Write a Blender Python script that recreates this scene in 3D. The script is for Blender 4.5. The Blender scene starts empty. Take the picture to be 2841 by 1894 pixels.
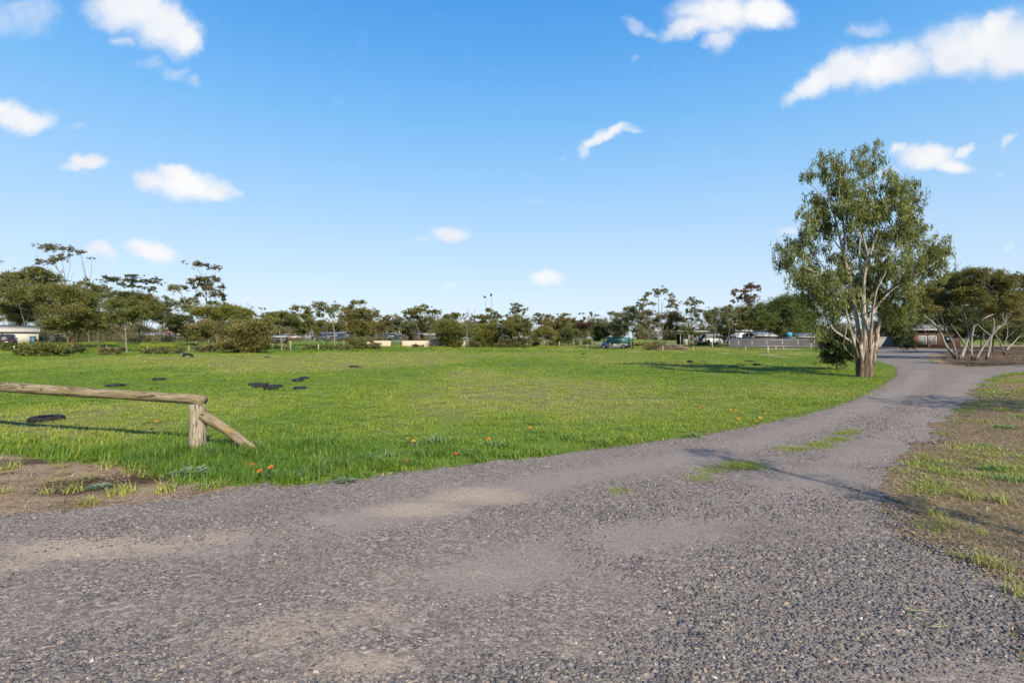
import bpy, math, random
import numpy as np
from mathutils import Vector

random.seed(7)
rng = np.random.default_rng(7)
sc = bpy.context.scene
COL = sc.collection

# ------------------------------------------------------------------ camera maths
F, CX, HY, EYE = 1510.0, 1420.5, 937.3, 1.6
KD = 2841.0 / 2352.0
A_ = (0, 640, 4.355); B_ = (350, 680, 4.9); C_ = (700, 800, 5.88); D_ = (1050, 800, 5.88)
E_ = (1400, 800, 5.88); F_ = (1750, 760, 5.88); G_ = (2100, 380, 2.239); H_ = (2400, 700, 3.732)
S_ = (0, 0, 1.0); V_ = (0, 0, 1.0 / KD)


def sm(a, b, x):
    t = np.clip((x - a) / (b - a), 0, 1)
    return t * t * (3 - 2 * t)


def terrain(X, Y):
    X = np.asarray(X, float); Y = np.asarray(Y, float)
    s = 61 + 21 * sm(-34, -8, X)
    u = np.clip(Y - s, 0, None)
    r = 0.02 * (np.sqrt(u * u + 16) - 4)
    r = 1.2 * np.tanh(r / 1.2)
    return r * (1 - sm(42, 62, X))


def spx(fr, p):
    return fr[0] + p[0] / fr[2], fr[1] + p[1] / fr[2]


def world(fr, p, Y):
    sx, sy = spx(fr, p)
    return np.array([(sx - CX) / F * Y, Y, EYE - (sy - HY) / F * Y])


def gpt(fr, p):
    sx, sy = spx(fr, p)
    a = (sx - CX) / F; b = (sy - HY) / F
    Ys = np.concatenate([np.linspace(1.2, 40, 800), np.linspace(40, 400, 2000)])
    d = EYE - b * Ys - terrain(a * Ys, Ys)
    k = np.argmax(d <= 0) if (d <= 0).any() else len(Ys) - 1
    Y = Ys[k]
    return np.array([a * Y, Y, float(terrain(a * Y, Y))])


def hash2(ix, iy, s):
    h = (ix * 374761393 + iy * 668265263 + s * 974634777) & 0x7fffffff
    h = ((h ^ (h >> 13)) * 1274126177) & 0x7fffffff
    h = h ^ (h >> 16)
    return (h & 0xffff) / 65535.0


def vnoise(x, y, s=0):
    x = np.asarray(x, float); y = np.asarray(y, float)
    ix = np.floor(x).astype(np.int64); iy = np.floor(y).astype(np.int64)
    fx = x - ix; fy = y - iy
    fx = fx * fx * (3 - 2 * fx); fy = fy * fy * (3 - 2 * fy)
    a = hash2(ix, iy, s); b = hash2(ix + 1, iy, s); c = hash2(ix, iy + 1, s); d = hash2(ix + 1, iy + 1, s)
    return a + (b - a) * fx + (c - a) * fy + (a - b - c + d) * fx * fy


def fbm(x, y, s=0, o=4):
    v = 0; a = 0.5; t = 0
    for i in range(o):
        v = v + a * vnoise(x * 2 ** i, y * 2 ** i, s + i * 17); t += a; a *= 0.55
    return v / t


def sdist(poly, X, Y):
    """signed distance, positive inside"""
    X = np.asarray(X, float); Y = np.asarray(Y, float)
    d = np.full(X.shape, 1e9); ins = np.zeros(X.shape, bool)
    n = len(poly)
    for i in range(n):
        x1, y1 = poly[i]; x2, y2 = poly[(i + 1) % n]
        ex, ey = x2 - x1, y2 - y1
        L = ex * ex + ey * ey + 1e-12
        t = np.clip(((X - x1) * ex + (Y - y1) * ey) / L, 0, 1)
        d = np.minimum(d, (X - x1 - t * ex) ** 2 + (Y - y1 - t * ey) ** 2)
        c = ((y1 > Y) != (y2 > Y)) & (X < (x2 - x1) * (Y - y1) / (y2 - y1 + 1e-12) + x1)
        ins ^= c
    d = np.sqrt(d)
    return np.where(ins, d, -d)


# ------------------------------------------------------------------ mesh helpers
class MB:
    def __init__(self):
        self.v = []; self.f = []; self.n = 0; self.t = []

    def add(self, V, faces, tint=None):
        V = np.asarray(V, float).reshape(-1, 3)
        o = self.n
        for g in faces:
            g = np.asarray(g, np.int64)
            if g.ndim == 1: g = g[None]
            if g.size: self.f.append(g + o)
        self.v.append(V); self.n += len(V)
        self.t.append(np.full(len(V), 0.5) if tint is None else np.broadcast_to(np.asarray(tint, float), (len(V),)))

    def box(self, c, s, rz=0.0, tint=None, taper=1.0):
        x, y, z = s[0] / 2, s[1] / 2, s[2] / 2
        P = np.array([[-x, -y, -z], [x, -y, -z], [x, y, -z], [-x, y, -z],
                      [-x * taper, -y * taper, z], [x * taper, -y * taper, z], [x * taper, y * taper, z], [-x * taper, y * taper, z]])
        cr, sr = math.cos(rz), math.sin(rz)
        P = np.stack([P[:, 0] * cr - P[:, 1] * sr, P[:, 0] * sr + P[:, 1] * cr, P[:, 2]], 1) + np.array(c)
        self.add(P, [np.array([[0, 3, 2, 1], [4, 5, 6, 7], [0, 1, 5, 4], [1, 2, 6, 5], [2, 3, 7, 6], [3, 0, 4, 7]])], tint)

    def tube(self, P, R, n=6, cap=True, jit=0.0, tint=None):
        P = np.asarray(P, float); m = len(P)
        R = np.asarray(R, float)
        R = np.interp(np.linspace(0, 1, m), np.linspace(0, 1, R.size), R.ravel()) if R.size > 1 else np.full(m, float(R))
        T = np.gradient(P, axis=0); T /= (np.linalg.norm(T, axis=1)[:, None] + 1e-9)
        ref = np.array([0.31, 0.95, 0.05]) if abs(T[0][2]) > 0.5 else np.array([0.05, 0.1, 0.99])
        U = np.cross(T, ref); U /= (np.linalg.norm(U, axis=1)[:, None] + 1e-9)
        W = np.cross(T, U)
        a = np.linspace(0, 2 * np.pi, n, endpoint=False)
        rr = R[:, None] * (1 + jit * rng.uniform(-1, 1, (m, n)))
        V = P[:, None, :] + rr[..., None] * (np.cos(a)[None, :, None] * U[:, None, :] + np.sin(a)[None, :, None] * W[:, None, :])
        i = np.arange(m - 1)[:, None]; k = np.arange(n)[None, :]
        q = np.stack([i * n + k, i * n + (k + 1) % n, (i + 1) * n + (k + 1) % n, (i + 1) * n + k], -1).reshape(-1, 4)
        fs = [q]
        if cap:
            fs += [np.arange(n)[::-1], (m - 1) * n + np.arange(n)]
        self.add(V.reshape(-1, 3), fs, tint)

    def lathe(self, prof, n=24, c=(0, 0, 0)):
        prof = np.asarray(prof, float); m = len(prof)
        a = np.linspace(0, 2 * np.pi, n, endpoint=False)
        V = np.stack([prof[:, None, 0] * np.cos(a), prof[:, None, 0] * np.sin(a), np.repeat(prof[:, None, 1], n, 1)], -1) + np.array(c)
        i = np.arange(m - 1)[:, None]; k = np.arange(n)[None, :]
        q = np.stack([i * n + k, i * n + (k + 1) % n, (i + 1) * n + (k + 1) % n, (i + 1) * n + k], -1).reshape(-1, 4)
        self.add(V.reshape(-1, 3), [q])

    def mesh(self, name, smooth=False):
        V = np.concatenate(self.v) if self.v else np.zeros((0, 3))
        me = bpy.data.meshes.new(name)
        me.vertices.add(len(V)); me.vertices.foreach_set('co', V.astype(np.float32).ravel())
        li = np.concatenate([g.ravel() for g in self.f]); sz = np.concatenate([np.full(len(g), g.shape[1]) for g in self.f])
        st = np.concatenate([[0], np.cumsum(sz)[:-1]])
        me.loops.add(len(li)); me.loops.foreach_set('vertex_index', li.astype(np.int32))
        me.polygons.add(len(sz)); me.polygons.foreach_set('loop_start', st.astype(np.int32))
        if smooth: me.polygons.foreach_set('use_smooth', np.ones(len(sz), bool))
        a = me.attributes.new('tint', 'FLOAT', 'POINT'); a.data.foreach_set('value', np.concatenate(self.t).astype(np.float32))
        me.update(calc_edges=True); me.validate()
        return me

    def build(self, name, mat, parent=None, smooth=False, loc=None):
        o = bpy.data.objects.new(name, self.mesh(name, smooth))
        if mat: o.data.materials.append(mat)
        COL.objects.link(o)
        if parent: o.parent = parent
        if loc is not None: o.location = [float(q) for q in loc]
        return o


def tag(o, label, cat, group=None, kind=None):
    if label: o['label'] = label
    if cat: o['category'] = cat
    if group: o['group'] = group
    if kind: o['kind'] = kind
    return o


def thing(name, loc, label, cat, rz=0.0, group=None):
    o = bpy.data.objects.new(name, None); COL.objects.link(o)
    o.empty_display_size = 0.2
    o.location = [float(q) for q in loc]; o.rotation_euler = (0, 0, rz)
    return tag(o, label, cat, group)


def dup(root, loc, rz=0.0, scale=None, label=None):
    r = root.copy(); COL.objects.link(r); r.location = [float(q) for q in loc]; r.rotation_euler = (0, 0, rz)
    if scale is not None: r.scale = scale if hasattr(scale, '__len__') else (scale,) * 3
    if label: r['label'] = label
    for ch in list(root.children):
        c = ch.copy(); COL.objects.link(c); c.parent = r
        for g in list(ch.children):
            d = g.copy(); COL.objects.link(d); d.parent = c
    return r


# ------------------------------------------------------------------ material helpers
class NT:
    def __init__(self, tree):
        self.t = tree; self.n = tree.nodes; self.l = tree.links

    def node(self, typ, **kw):
        n = self.n.new(typ)
        for k, v in kw.items(): setattr(n, k, v)
        return n

    def link(self, a, b):
        self.l.new(a, b)

    def set(self, sock, v):
        if hasattr(v, 'is_output'): self.link(v, sock)
        else: sock.default_value = v

    def math(self, op, a, b=0.0, c=None, clamp=False):
        n = self.node('ShaderNodeMath', operation=op, use_clamp=clamp)
        self.set(n.inputs[0], a); self.set(n.inputs[1], b)
        if c is not None: self.set(n.inputs[2], c)
        return n.outputs[0]

    def mix(self, f, a, b, blend='MIX'):
        n = self.node('ShaderNodeMix', data_type='RGBA', blend_type=blend)
        self.set(n.inputs[0], f)
        self.set(n.inputs[6], a if hasattr(a, 'is_output') else (*a, 1)); self.set(n.inputs[7], b if hasattr(b, 'is_output') else (*b, 1))
        return n.outputs[2]

    def noise(self, scale, detail=3, rough=0.55, vec=None, out='Fac', dist=0.0):
        n = self.node('ShaderNodeTexNoise')
        n.inputs['Scale'].default_value = scale; n.inputs['Detail'].default_value = detail
        n.inputs['Roughness'].default_value = rough; n.inputs['Distortion'].default_value = dist
        if vec is not None: self.link(vec, n.inputs['Vector'])
        return n.outputs[out]

    def ramp(self, fac, stops, interp='LINEAR'):
        n = self.node('ShaderNodeValToRGB'); cr = n.color_ramp; cr.interpolation = interp
        while len(cr.elements) > 1: cr.elements.remove(cr.elements[-1])
        cr.elements[0].position = stops[0][0]; cr.elements[0].color = (*stops[0][1], 1)
        for p, c in stops[1:]:
            e = cr.elements.new(p); e.color = (*c, 1)
        self.set(n.inputs[0], fac)
        return n.outputs[0]

    def mr(self, v, a, b, c=0.0, d=1.0, smooth=True):
        n = self.node('ShaderNodeMapRange', interpolation_type='SMOOTHSTEP' if smooth else 'LINEAR')
        self.set(n.inputs[0], v)
        for i, q in enumerate((a, b, c, d)): self.set(n.inputs[1 + i], q)
        return n.outputs[0]

    def attr(self, name, typ='GEOMETRY', out='Fac'):
        n = self.node('ShaderNodeAttribute', attribute_name=name, attribute_type=typ)
        return n.outputs[out]

    def pos(self):
        return self.node('ShaderNodeNewGeometry').outputs['Position']

    def objc(self):
        return self.node('ShaderNodeTexCoord').outputs['Object']

    def scalev(self, v, s):
        n = self.node('ShaderNodeVectorMath', operation='MULTIPLY'); self.link(v, n.inputs[0]); n.inputs[1].default_value = s
        return n.outputs[0]

    def bump(self, h, strength=0.5, dist=0.01):
        n = self.node('ShaderNodeBump'); n.inputs['Strength'].default_value = strength; n.inputs['Distance'].default_value = dist
        self.link(h, n.inputs['Height'])
        return n.outputs[0]


def newmat(name):
    m = bpy.data.materials.new(name); m.use_nodes = True
    nt = NT(m.node_tree); nt.n.clear()
    out = nt.node('ShaderNodeOutputMaterial')
    return m, nt, out


def principled(nt, out, col, rough=0.7, spec=0.3, metal=0.0, normal=None, trans=None):
    b = nt.node('ShaderNodeBsdfPrincipled')
    nt.set(b.inputs['Base Color'], col if hasattr(col, 'is_output') else (*col, 1))
    nt.set(b.inputs['Roughness'], rough); nt.set(b.inputs['Metallic'], metal)
    b.inputs['Specular IOR Level'].default_value = spec
    if normal is not None: nt.link(normal, b.inputs['Normal'])
    if out is not None: nt.link(b.outputs[0], out.inputs['Surface'])
    return b


_mc = {}


def paint(col, rough=0.5, metal=0.0, var=0.25, spec=0.35, scale=1.5):
    key = (tuple(col), rough, metal, var, scale)
    if key in _mc: return _mc[key]
    m, nt, out = newmat('painted_surface')
    f = nt.noise(scale, 5, 0.65, nt.objc())
    c = nt.mix(nt.mr(f, 0.3, 0.75), tuple(q * (1 + var * 0.3) for q in col), tuple(q * (1 - var) for q in col))
    principled(nt, out, c, rough, spec, metal, nt.bump(nt.noise(30, 2, 0.5, nt.objc()), 0.08, 0.01))
    _mc[key] = m
    return m


def leafmat(name, a, b, c=None, transl=0.28, rough=0.5):
    m, nt, out = newmat(name)
    t = nt.attr('tint')
    big = nt.noise(0.55, 2, 0.5, nt.pos())
    f = nt.math('ADD', nt.math('MULTIPLY', t, 0.75), nt.math('MULTIPLY', big, 0.4))
    st = [(0.15, a), (0.85, b)]
    if c: st.append((1.0, c))
    col = nt.ramp(f, st)
    p = principled(nt, None, col, rough, 0.3)
    tr = nt.node('ShaderNodeBsdfTranslucent')
    hs = nt.node('ShaderNodeHueSaturation'); hs.inputs['Saturation'].default_value = 1.15; hs.inputs['Value'].default_value = 1.3
    nt.link(col, hs.inputs['Color']); nt.link(hs.outputs[0], tr.inputs[0])
    mx = nt.node('ShaderNodeMixShader'); mx.inputs[0].default_value = transl
    nt.link(p.outputs[0], mx.inputs[1]); nt.link(tr.outputs[0], mx.inputs[2]); nt.link(mx.outputs[0], out.inputs['Surface'])
    return m


def barkmat(name, a, b, c, sc_=(9, 9, 1.6), base=None, bz=1.0):
    m, nt, out = newmat(name)
    v = nt.scalev(nt.objc(), sc_)
    f = nt.noise(1.0, 5, 0.65, v, dist=0.6)
    g = nt.noise(0.35, 3, 0.6, v)
    col = nt.ramp(f, [(0.25, a), (0.5, b), (0.75, c)])
    col = nt.mix(nt.mr(g, 0.45, 0.7), col, b)
    if base:
        s = nt.node('ShaderNodeSeparateXYZ'); nt.link(nt.objc(), s.inputs[0])
        h = nt.math('ADD', s.outputs[2], nt.math('MULTIPLY', nt.math('SUBTRACT', nt.noise(1.0, 3, 0.6, nt.scalev(nt.objc(), (7, 7, .8))), .5), bz * 3.4))
        col = nt.mix(nt.mr(h, bz * .75, bz * 1.25), base if hasattr(base, 'is_output') else nt.ramp(f, [(0.32, tuple(q * .3 for q in base)), (0.5, base), (0.68, tuple(q * 2.5 for q in base))]), col)
    principled(nt, out, col, 0.85, 0.15, 0, nt.bump(f, 0.8, 0.04))
    return m

# ------------------------------------------------------------------ camera, light, sky
cam = bpy.data.cameras.new('camera'); co = bpy.data.objects.new('camera', cam); COL.objects.link(co)
co.location = (0, 0, EYE); co.rotation_euler = (math.pi / 2, 0, 0)
cam.lens = 36 * F / 2841; cam.sensor_width = 36; cam.shift_y = -(947 - HY) / 2841
cam.clip_end = 20000; cam.clip_start = 0.1
sc.camera = co
sc.view_settings.view_transform = 'Standard'; sc.view_settings.look = 'None'
sc.view_settings.gamma = 1.0; sc.view_settings.exposure = EXPO = 0.6

SUN_EL = math.radians(34)
SH = np.array([-0.43, 0.90]); SH /= np.linalg.norm(SH)
Ld = Vector((SH[0] * math.cos(SUN_EL), SH[1] * math.cos(SUN_EL), -math.sin(SUN_EL)))
sun = bpy.data.lights.new('sun', 'SUN'); sun.energy = 5.0; sun.angle = math.radians(0.53); sun.color = (1.0, 0.91, 0.76)
so = bpy.data.objects.new('sun', sun); COL.objects.link(so); so.rotation_euler = Ld.to_track_quat('-Z', 'Y').to_euler(); so.location = (10, -20, 30)

w = bpy.data.worlds.new('World'); sc.world = w; w.use_nodes = True
nt = NT(w.node_tree); nt.n.clear()
wout = nt.node('ShaderNodeOutputWorld')
sky = nt.node('ShaderNodeTexSky', sky_type='NISHITA'); sky.sun_disc = False
sky.sun_elevation = SUN_EL; sky.sun_rotation = math.atan2(-SH[0], -SH[1])
sky.air_density = 1.0; sky.dust_density = 0.6; sky.ozone_density = 2.2; sky.altitude = 50
gen = nt.node('ShaderNodeTexCoord').outputs['Generated']
sp = nt.node('ShaderNodeSeparateXYZ'); nt.link(gen, sp.inputs[0])
gm = nt.node('ShaderNodeGamma'); gm.inputs[1].default_value = 1.0; nt.link(sky.outputs[0], gm.inputs[0])
# measured sky tone by height (radiance at background strength 1), blended over the physical sky
def lin(c): return tuple(((q / 255) / 12.92 if q <= 10 else (((q / 255) + 0.055) / 1.055) ** 2.4) / SKYN for q in c)
SKY_S = 0.13; SKYN = 1.6
skyr = nt.ramp(sp.outputs[2], [(0.0, lin((217, 234, 252))), (0.06, lin((212, 232, 252))), (0.16, lin((188, 221, 252))), (0.28, lin((152, 205, 252))), (0.38, lin((118, 189, 250))), (0.47, lin((90, 170, 243))), (0.56, lin((68, 152, 234))), (1.0, lin((40, 110, 205)))])
skm = nt.node('ShaderNodeVectorMath', operation='SCALE'); nt.link(skyr, skm.inputs[0]); skm.inputs['Scale'].default_value = SKYN / (2 ** EXPO) / SKY_S
hsmix = nt.mix(0.88, gm.outputs[0], skm.outputs[0])
bg = nt.node('ShaderNodeBackground'); bg.inputs[1].default_value = SKY_S; nt.link(hsmix, bg.inputs[0])
ysafe = nt.math('MAXIMUM', sp.outputs[1], 0.05)
u = nt.math('DIVIDE', sp.outputs[0], ysafe); v = nt.math('DIVIDE', sp.outputs[2], ysafe)
cb = nt.node('ShaderNodeCombineXYZ'); nt.link(u, cb.inputs[0]); nt.link(v, cb.inputs[1])
uv = cb.outputs[0]
wn1 = nt.node('ShaderNodeTexNoise'); wn1.inputs['Scale'].default_value = 9; wn1.inputs['Detail'].default_value = 9; wn1.inputs['Roughness'].default_value = 0.6
nt.link(uv, wn1.inputs['Vector'])
sub = nt.node('ShaderNodeVectorMath', operation='SUBTRACT'); nt.link(wn1.outputs['Color'], sub.inputs[0]); sub.inputs[1].default_value = (0.5, 0.5, 0.5)
ml = nt.node('ShaderNodeVectorMath', operation='MULTIPLY'); nt.link(sub.outputs[0], ml.inputs[0]); ml.inputs[1].default_value = (0.10, 0.07, 0)
ad = nt.node('ShaderNodeVectorMath', operation='ADD'); nt.link(uv, ad.inputs[0]); nt.link(ml.outputs[0], ad.inputs[1])
wuv = ad.outputs[0]
CLOUDS = [(300, 20, 120, 75, 0, 1), (370, 60, 115, 75, -25, 1), (415, 90, 65, 45, -20, 1), (255, 5, 85, 60, 0, .9), (285, 100, 40, 18, 0, .5),
          (350, 150, 55, 25, 0, .42), (400, 168, 50, 22, 0, .42), (447, 185, 22, 22, 0, .36), (45, 35, 130, 70, 10, .40),
          (45, 272, 85, 42, 0, 1), (10, 250, 60, 32, 0, .9), (175, 290, 34, 16, 25, .36),
          (200, 375, 72, 24, 8, .95), (165, 386, 50, 17, 0, .7), (195, 400, 22, 10, 0, .4),
          (420, 420, 105, 44, 0, 1), (345, 415, 50, 32, 0, 1), (400, 393, 55, 30, 0, 1), (485, 428, 70, 32, -15, .9), (535, 440, 38, 16, 0, .6),
          (348, 576, 72, 28, 0, .95), (236, 586, 40, 23, -12, .9),
          (1026, 540, 55, 27, 8, .9), (975, 551, 45, 13, 0, .45), (1260, 643, 55, 24, 0, .85), (1045, 662, 26, 10, 0, .35),
          (1395, 309, 72, 17, 22, .85), (1352, 338, 30, 18, 30, .62), (1440, 297, 48, 10, 5, .5), (1280, 358, 22, 9, 0, .34), (1228, 455, 40, 9, 3, .32), (780, 225, 34, 42, 0, .2),
          (1650, 28, 135, 68, 0, 1), (1760, 28, 100, 52, 0, 1), (1590, 60, 85, 36, 20, .9), (1655, 88, 55, 40, 0, .75), (1465, 52, 55, 25, -25, .45), (1500, 75, 32, 15, -25, .42), (1468, 129, 18, 12, 0, .35),
          (2285, 95, 170, 88, 0, 1), (2200, 115, 130, 78, 0, 1), (2050, 150, 145, 66, 12, 1), (1945, 158, 115, 54, 22, 1), (1880, 192, 85, 38, 28, .9), (1830, 222, 50, 25, 25, .6),
          (2330, 120, 150, 70, 0, 1), (2000, 62, 62, 32, 0, .45), (2290, 55, 70, 48, 0, 1),
          (2135, 362, 92, 32, -5, 1), (2185, 378, 50, 28, -20, .95), (2065, 346, 32, 18, 0, .7), (2200, 348, 32, 20, 25, .8), (2030, 386, 55, 22, 0, .5),
          (2332, 326, 32, 17, 20, .55), (1810, 518, 36, 17, 0, .5), (2322, 570, 22, 11, 0, .4), (2280, 401, 22, 11, 0, .35), (2145, 497, 40, 12, 15, .3)]
acc = None
for (px, py, rx, ry, rot, amp) in CLOUDS:
    mp = nt.node('ShaderNodeMapping', vector_type='TEXTURE')
    mp.inputs['Location'].default_value = ((px - 1176) / 1250.0, (776 - py) / 1250.0, 0)
    mp.inputs['Rotation'].default_value = (0, 0, math.radians(rot))
    mp.inputs['Scale'].default_value = (rx / 1250.0, ry / 1250.0, 1)
    nt.link(wuv, mp.inputs['Vector'])
    ln = nt.node('ShaderNodeVectorMath', operation='LENGTH'); nt.link(mp.outputs[0], ln.inputs[0])
    r = nt.mr(ln.outputs['Value'], 1.25, 0.15, 0.0, amp)
    acc = r if acc is None else nt.math('SMOOTH_MAX', acc, r, 0.08)
fine = nt.noise(19, 8, 0.66, wuv)
big = nt.noise(5.0, 3, 0.5, uv)
dens = nt.math('SUBTRACT', acc, nt.math('MULTIPLY', nt.math('SUBTRACT', 1.0, fine), 0.66))
dens = nt.math('ADD', dens, nt.math('MULTIPLY', nt.math('SUBTRACT', big, 0.5), 0.12))
alpha = nt.mr(dens, -0.24, 0.66, 0, .98)
alpha = nt.math('MULTIPLY', alpha, nt.mr(sp.outputs[1], 0.05, 0.15))
# cloud shade: thicker, lower parts slightly greyer
ad2 = nt.node('ShaderNodeVectorMath', operation='ADD'); nt.link(wuv, ad2.inputs[0]); ad2.inputs[1].default_value = (0.0, 0.03, 0)
sh = nt.noise(7.0, 4, 0.55, ad2.outputs[0])
ccol = nt.ramp(sh, [(0.35, (0.84, 0.87, 0.94)), (0.62, (1.0, 1.0, 1.0))])
cbg = nt.node('ShaderNodeBackground'); cbg.inputs[1].default_value = 0.65; nt.link(ccol, cbg.inputs[0])
mxs = nt.node('ShaderNodeMixShader'); nt.link(alpha, mxs.inputs[0]); nt.link(bg.outputs[0], mxs.inputs[1]); nt.link(cbg.outputs[0], mxs.inputs[2])
nt.link(mxs.outputs[0], wout.inputs['Surface'])

# ------------------------------------------------------------------ ground regions (metres, from the photograph's ground plane)
def gp(fr, pts): return [tuple(gpt(fr, p)[:2]) for p in pts]

drive = gp(V_, [(-500, 1900), (-500, 1215), (0, 1178), (120, 1176), (200, 1168), (330, 1146), (480, 1134), (620, 1118), (800, 1104), (950, 1084), (1080, 1068), (1250, 1049), (1400, 1029), (1560, 1009), (1700, 984), (1850, 953), (1950, 923), (2020, 888), (2058, 862)])
drive += gp(H_, [(325, 1200), (260, 1166), (140, 1140), (60, 1110), (60, 1030), (140, 990), (420, 985), (830, 1004), (900, 1030), (760, 1052), (640, 1080), (720, 1150), (1000, 1196), (1400, 1186), (1646, 1166), (1900, 1160), (1900, 1226), (1646, 1238), (1400, 1275), (1265, 1335), (1175, 1430), (1100, 1568)])
drive += gp(V_, [(2225, 930), (2185, 965), (2150, 1015), (2085, 1075), (2050, 1120), (2085, 1175), (2190, 1275), (2350, 1400), (2700, 1700), (2900, 1900)])
verge = gp(V_, [(2050, 1120), (2085, 1075), (2150, 1015), (2185, 965), (2225, 930), (2270, 885), (2300, 866), (2352, 856), (3000, 850), (3600, 1000), (3600, 1900), (2900, 1900), (2700, 1700), (2350, 1400), (2190, 1275), (2085, 1175)])
island = gp(H_, [(60, 960), (420, 950), (830, 965), (1100, 975), (1650, 970), (2400, 960), (2400, 1150), (1646, 1166), (1400, 1186), (1000, 1196), (720, 1150), (640, 1080), (760, 1052), (900, 1030), (830, 1004), (420, 985), (140, 990)])
bare = gp(V_, [(-500, 1062), (0, 1048), (100, 1062), (260, 1075), (330, 1090), (430, 1112), (540, 1124), (620, 1114), (600, 1128), (480, 1140), (330, 1160), (200, 1175), (0, 1185), (-500, 1215)])
sandspots = [(1889, 977, 17), (2013.7, 979.5, 19), (2128.5, 984.4, 25), (2211, 982.5, 28), (2169, 968.5, 70), (1578.6, 969.6, 17), (1632, 972.6, 12), (1759, 976, 30), (1665, 960, 22), (2160, 990, 22), (2230, 977, 20)]
SAND = []
for (sx, sy, r) in sandspots:
    c = gpt(S_, (sx, sy)); SAND.append((c[0], c[1], r / F * c[1], max(2.0, r / F * c[1] * 1.3)))


def lines(lo, hi, a, b, far_lo=None, far_hi=None):
    out = [0.0]; x = 0.0
    while x < hi: x += a + b * x; out.append(x)
    neg = []; x = 0.0
    while x > lo: x -= a - b * x; neg.append(x)
    L = neg[::-1] + out
    if far_lo: L = list(far_lo) + L
    if far_hi: L = L + list(far_hi)
    return np.array(L)


def grid_mb(xs, ys, keep=None, zoff=0.0):
    X, Y = np.meshgrid(xs, ys)
    Z = terrain(X, Y) + zoff
    nx = len(xs)
    i = np.arange(len(ys) - 1)[:, None]; k = np.arange(nx - 1)[None, :]
    q = np.stack([i * nx + k, i * nx + k + 1, (i + 1) * nx + k + 1, (i + 1) * nx + k], -1).reshape(-1, 4)
    V = np.stack([X, Y, Z], -1).reshape(-1, 3)
    if keep is not None:
        kk = keep(V[:, 0], V[:, 1])
        q = q[kk[q].any(1)]
        used = np.zeros(len(V), bool); used[q.ravel()] = True
        remap = np.cumsum(used) - 1
        V = V[used]; q = remap[q]
    return V, q


def add_attr(me, name, vals):
    a = me.attributes.get(name) or me.attributes.new(name, 'FLOAT', 'POINT')
    a.data.foreach_set('value', np.asarray(vals, np.float32))


def soil_shade_amount(X, Y):
    return np.maximum(np.maximum(sm(-0.25, 0.12, sdist(bare, X, Y)), sm(-0.6, 0.8, sdist(island, X, Y)) * 0.9), sm(43, 47, Y) * sm(.672, .70, X / np.maximum(Y, 1)) * sm(125, 115, Y))  # last term lays soil tone over yard grass as painted tree shade


def dry_amount(X, Y):
    return sm(-0.2, 0.3, sdist(verge, X, Y))


def sand_amount(X, Y):
    s = np.zeros_like(np.asarray(X, float))
    for (cx, cy, rx, ry) in SAND:
        s = np.maximum(s, np.exp(-(((X - cx) / rx) ** 2 + ((Y - cy) / ry) ** 2) ** 1.5))
    return s


def green_amount(X, Y):
    """lush / thin variation of the paddock: 0 dry and pale, 1 lush"""
    n = fbm(X * 0.11 + 3, Y * 0.055 + 9, 5, 4)
    g = sm(0.33, 0.62, n)
    g = g * (1 - 0.75 * np.exp(-((X + 2) / 22) ** 2 - ((Y - 52) / 9) ** 2))       # worn pale band across the far middle
    g = g * (1 - 0.8 * np.exp(-((X + 26) / 9) ** 2 - ((Y - 40) / 7) ** 2))
    g = g * (1 - 0.7 * np.exp(-((X - 8.7) / 2.6) ** 2 - ((Y - 16.5) / 2.4) ** 2))
    g = np.maximum(g, 1.0 * np.exp(-((X - 21) / 12) ** 2 - ((Y - 42) / 13) ** 2))   # lush by the far right
    g = np.maximum(g, 0.8 * sm(9.5, 6.5, Y))
    g = np.maximum(g, sm(58, 64, Y) * sm(-5, -16, X) * 0.9)
    return np.clip(g, 0, 1)


xs = lines(-70, 90, 0.12, 0.02, (-3000, -1200, -500, -250, -140, -95), (130, 220, 500, 1200, 3000))
ys = lines(-6, 190, 0.1, 0.012, (-400, -120, -40, -15), (230, 300, 450, 800, 1500, 3000))
V, q = grid_mb(xs, ys)
mb = MB(); mb.add(V, [q])
gme = mb
gm_, nt, out = newmat('paddock_ground')
P = nt.pos()
n1 = nt.noise(0.9, 4, 0.6, P); n2 = nt.noise(14, 4, 0.7, P); n3 = nt.noise(60, 2, 0.7, P)
grn = nt.attr('green')
ga = nt.ramp(n2, [(0.3, (0.065, 0.105, 0.014)), (0.5, (0.125, 0.18, 0.024)), (0.72, (0.20, 0.235, 0.045))])
gb = nt.ramp(n2, [(0.3, (0.115, 0.125, 0.030)), (0.5, (0.18, 0.18, 0.05)), (0.72, (0.27, 0.25, 0.10))])
gcol = nt.mix(nt.mr(nt.math('ADD', grn, nt.math('MULTIPLY', nt.math('SUBTRACT', n1, 0.5), 0.9)), 0.1, 0.7), gb, ga)
soil = nt.ramp(n2, [(0.3, (0.07, 0.044, 0.024)), (0.5, (0.21, 0.142, 0.083)), (0.7, (0.36, 0.26, 0.165))])
soil = nt.mix(nt.mr(n1, 0.4, 0.65), soil, nt.ramp(n3, [(0.35, (0.19, 0.132, 0.08)), (0.6, (0.43, 0.325, 0.215))]))
dry = nt.ramp(n2, [(0.3, (0.07, 0.048, 0.024)), (0.48, (0.19, 0.135, 0.07)), (0.7, (0.36, 0.27, 0.145))])
sandc = nt.ramp(n2, [(0.3, (0.27, 0.195, 0.115)), (0.6, (0.40, 0.31, 0.195))])
col = nt.mix(nt.mr(nt.math('ADD', nt.attr('dry'), nt.math('MULTIPLY', nt.math('SUBTRACT', n1, 0.5), 0.5)), 0.3, 0.7), gcol, dry)
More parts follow.
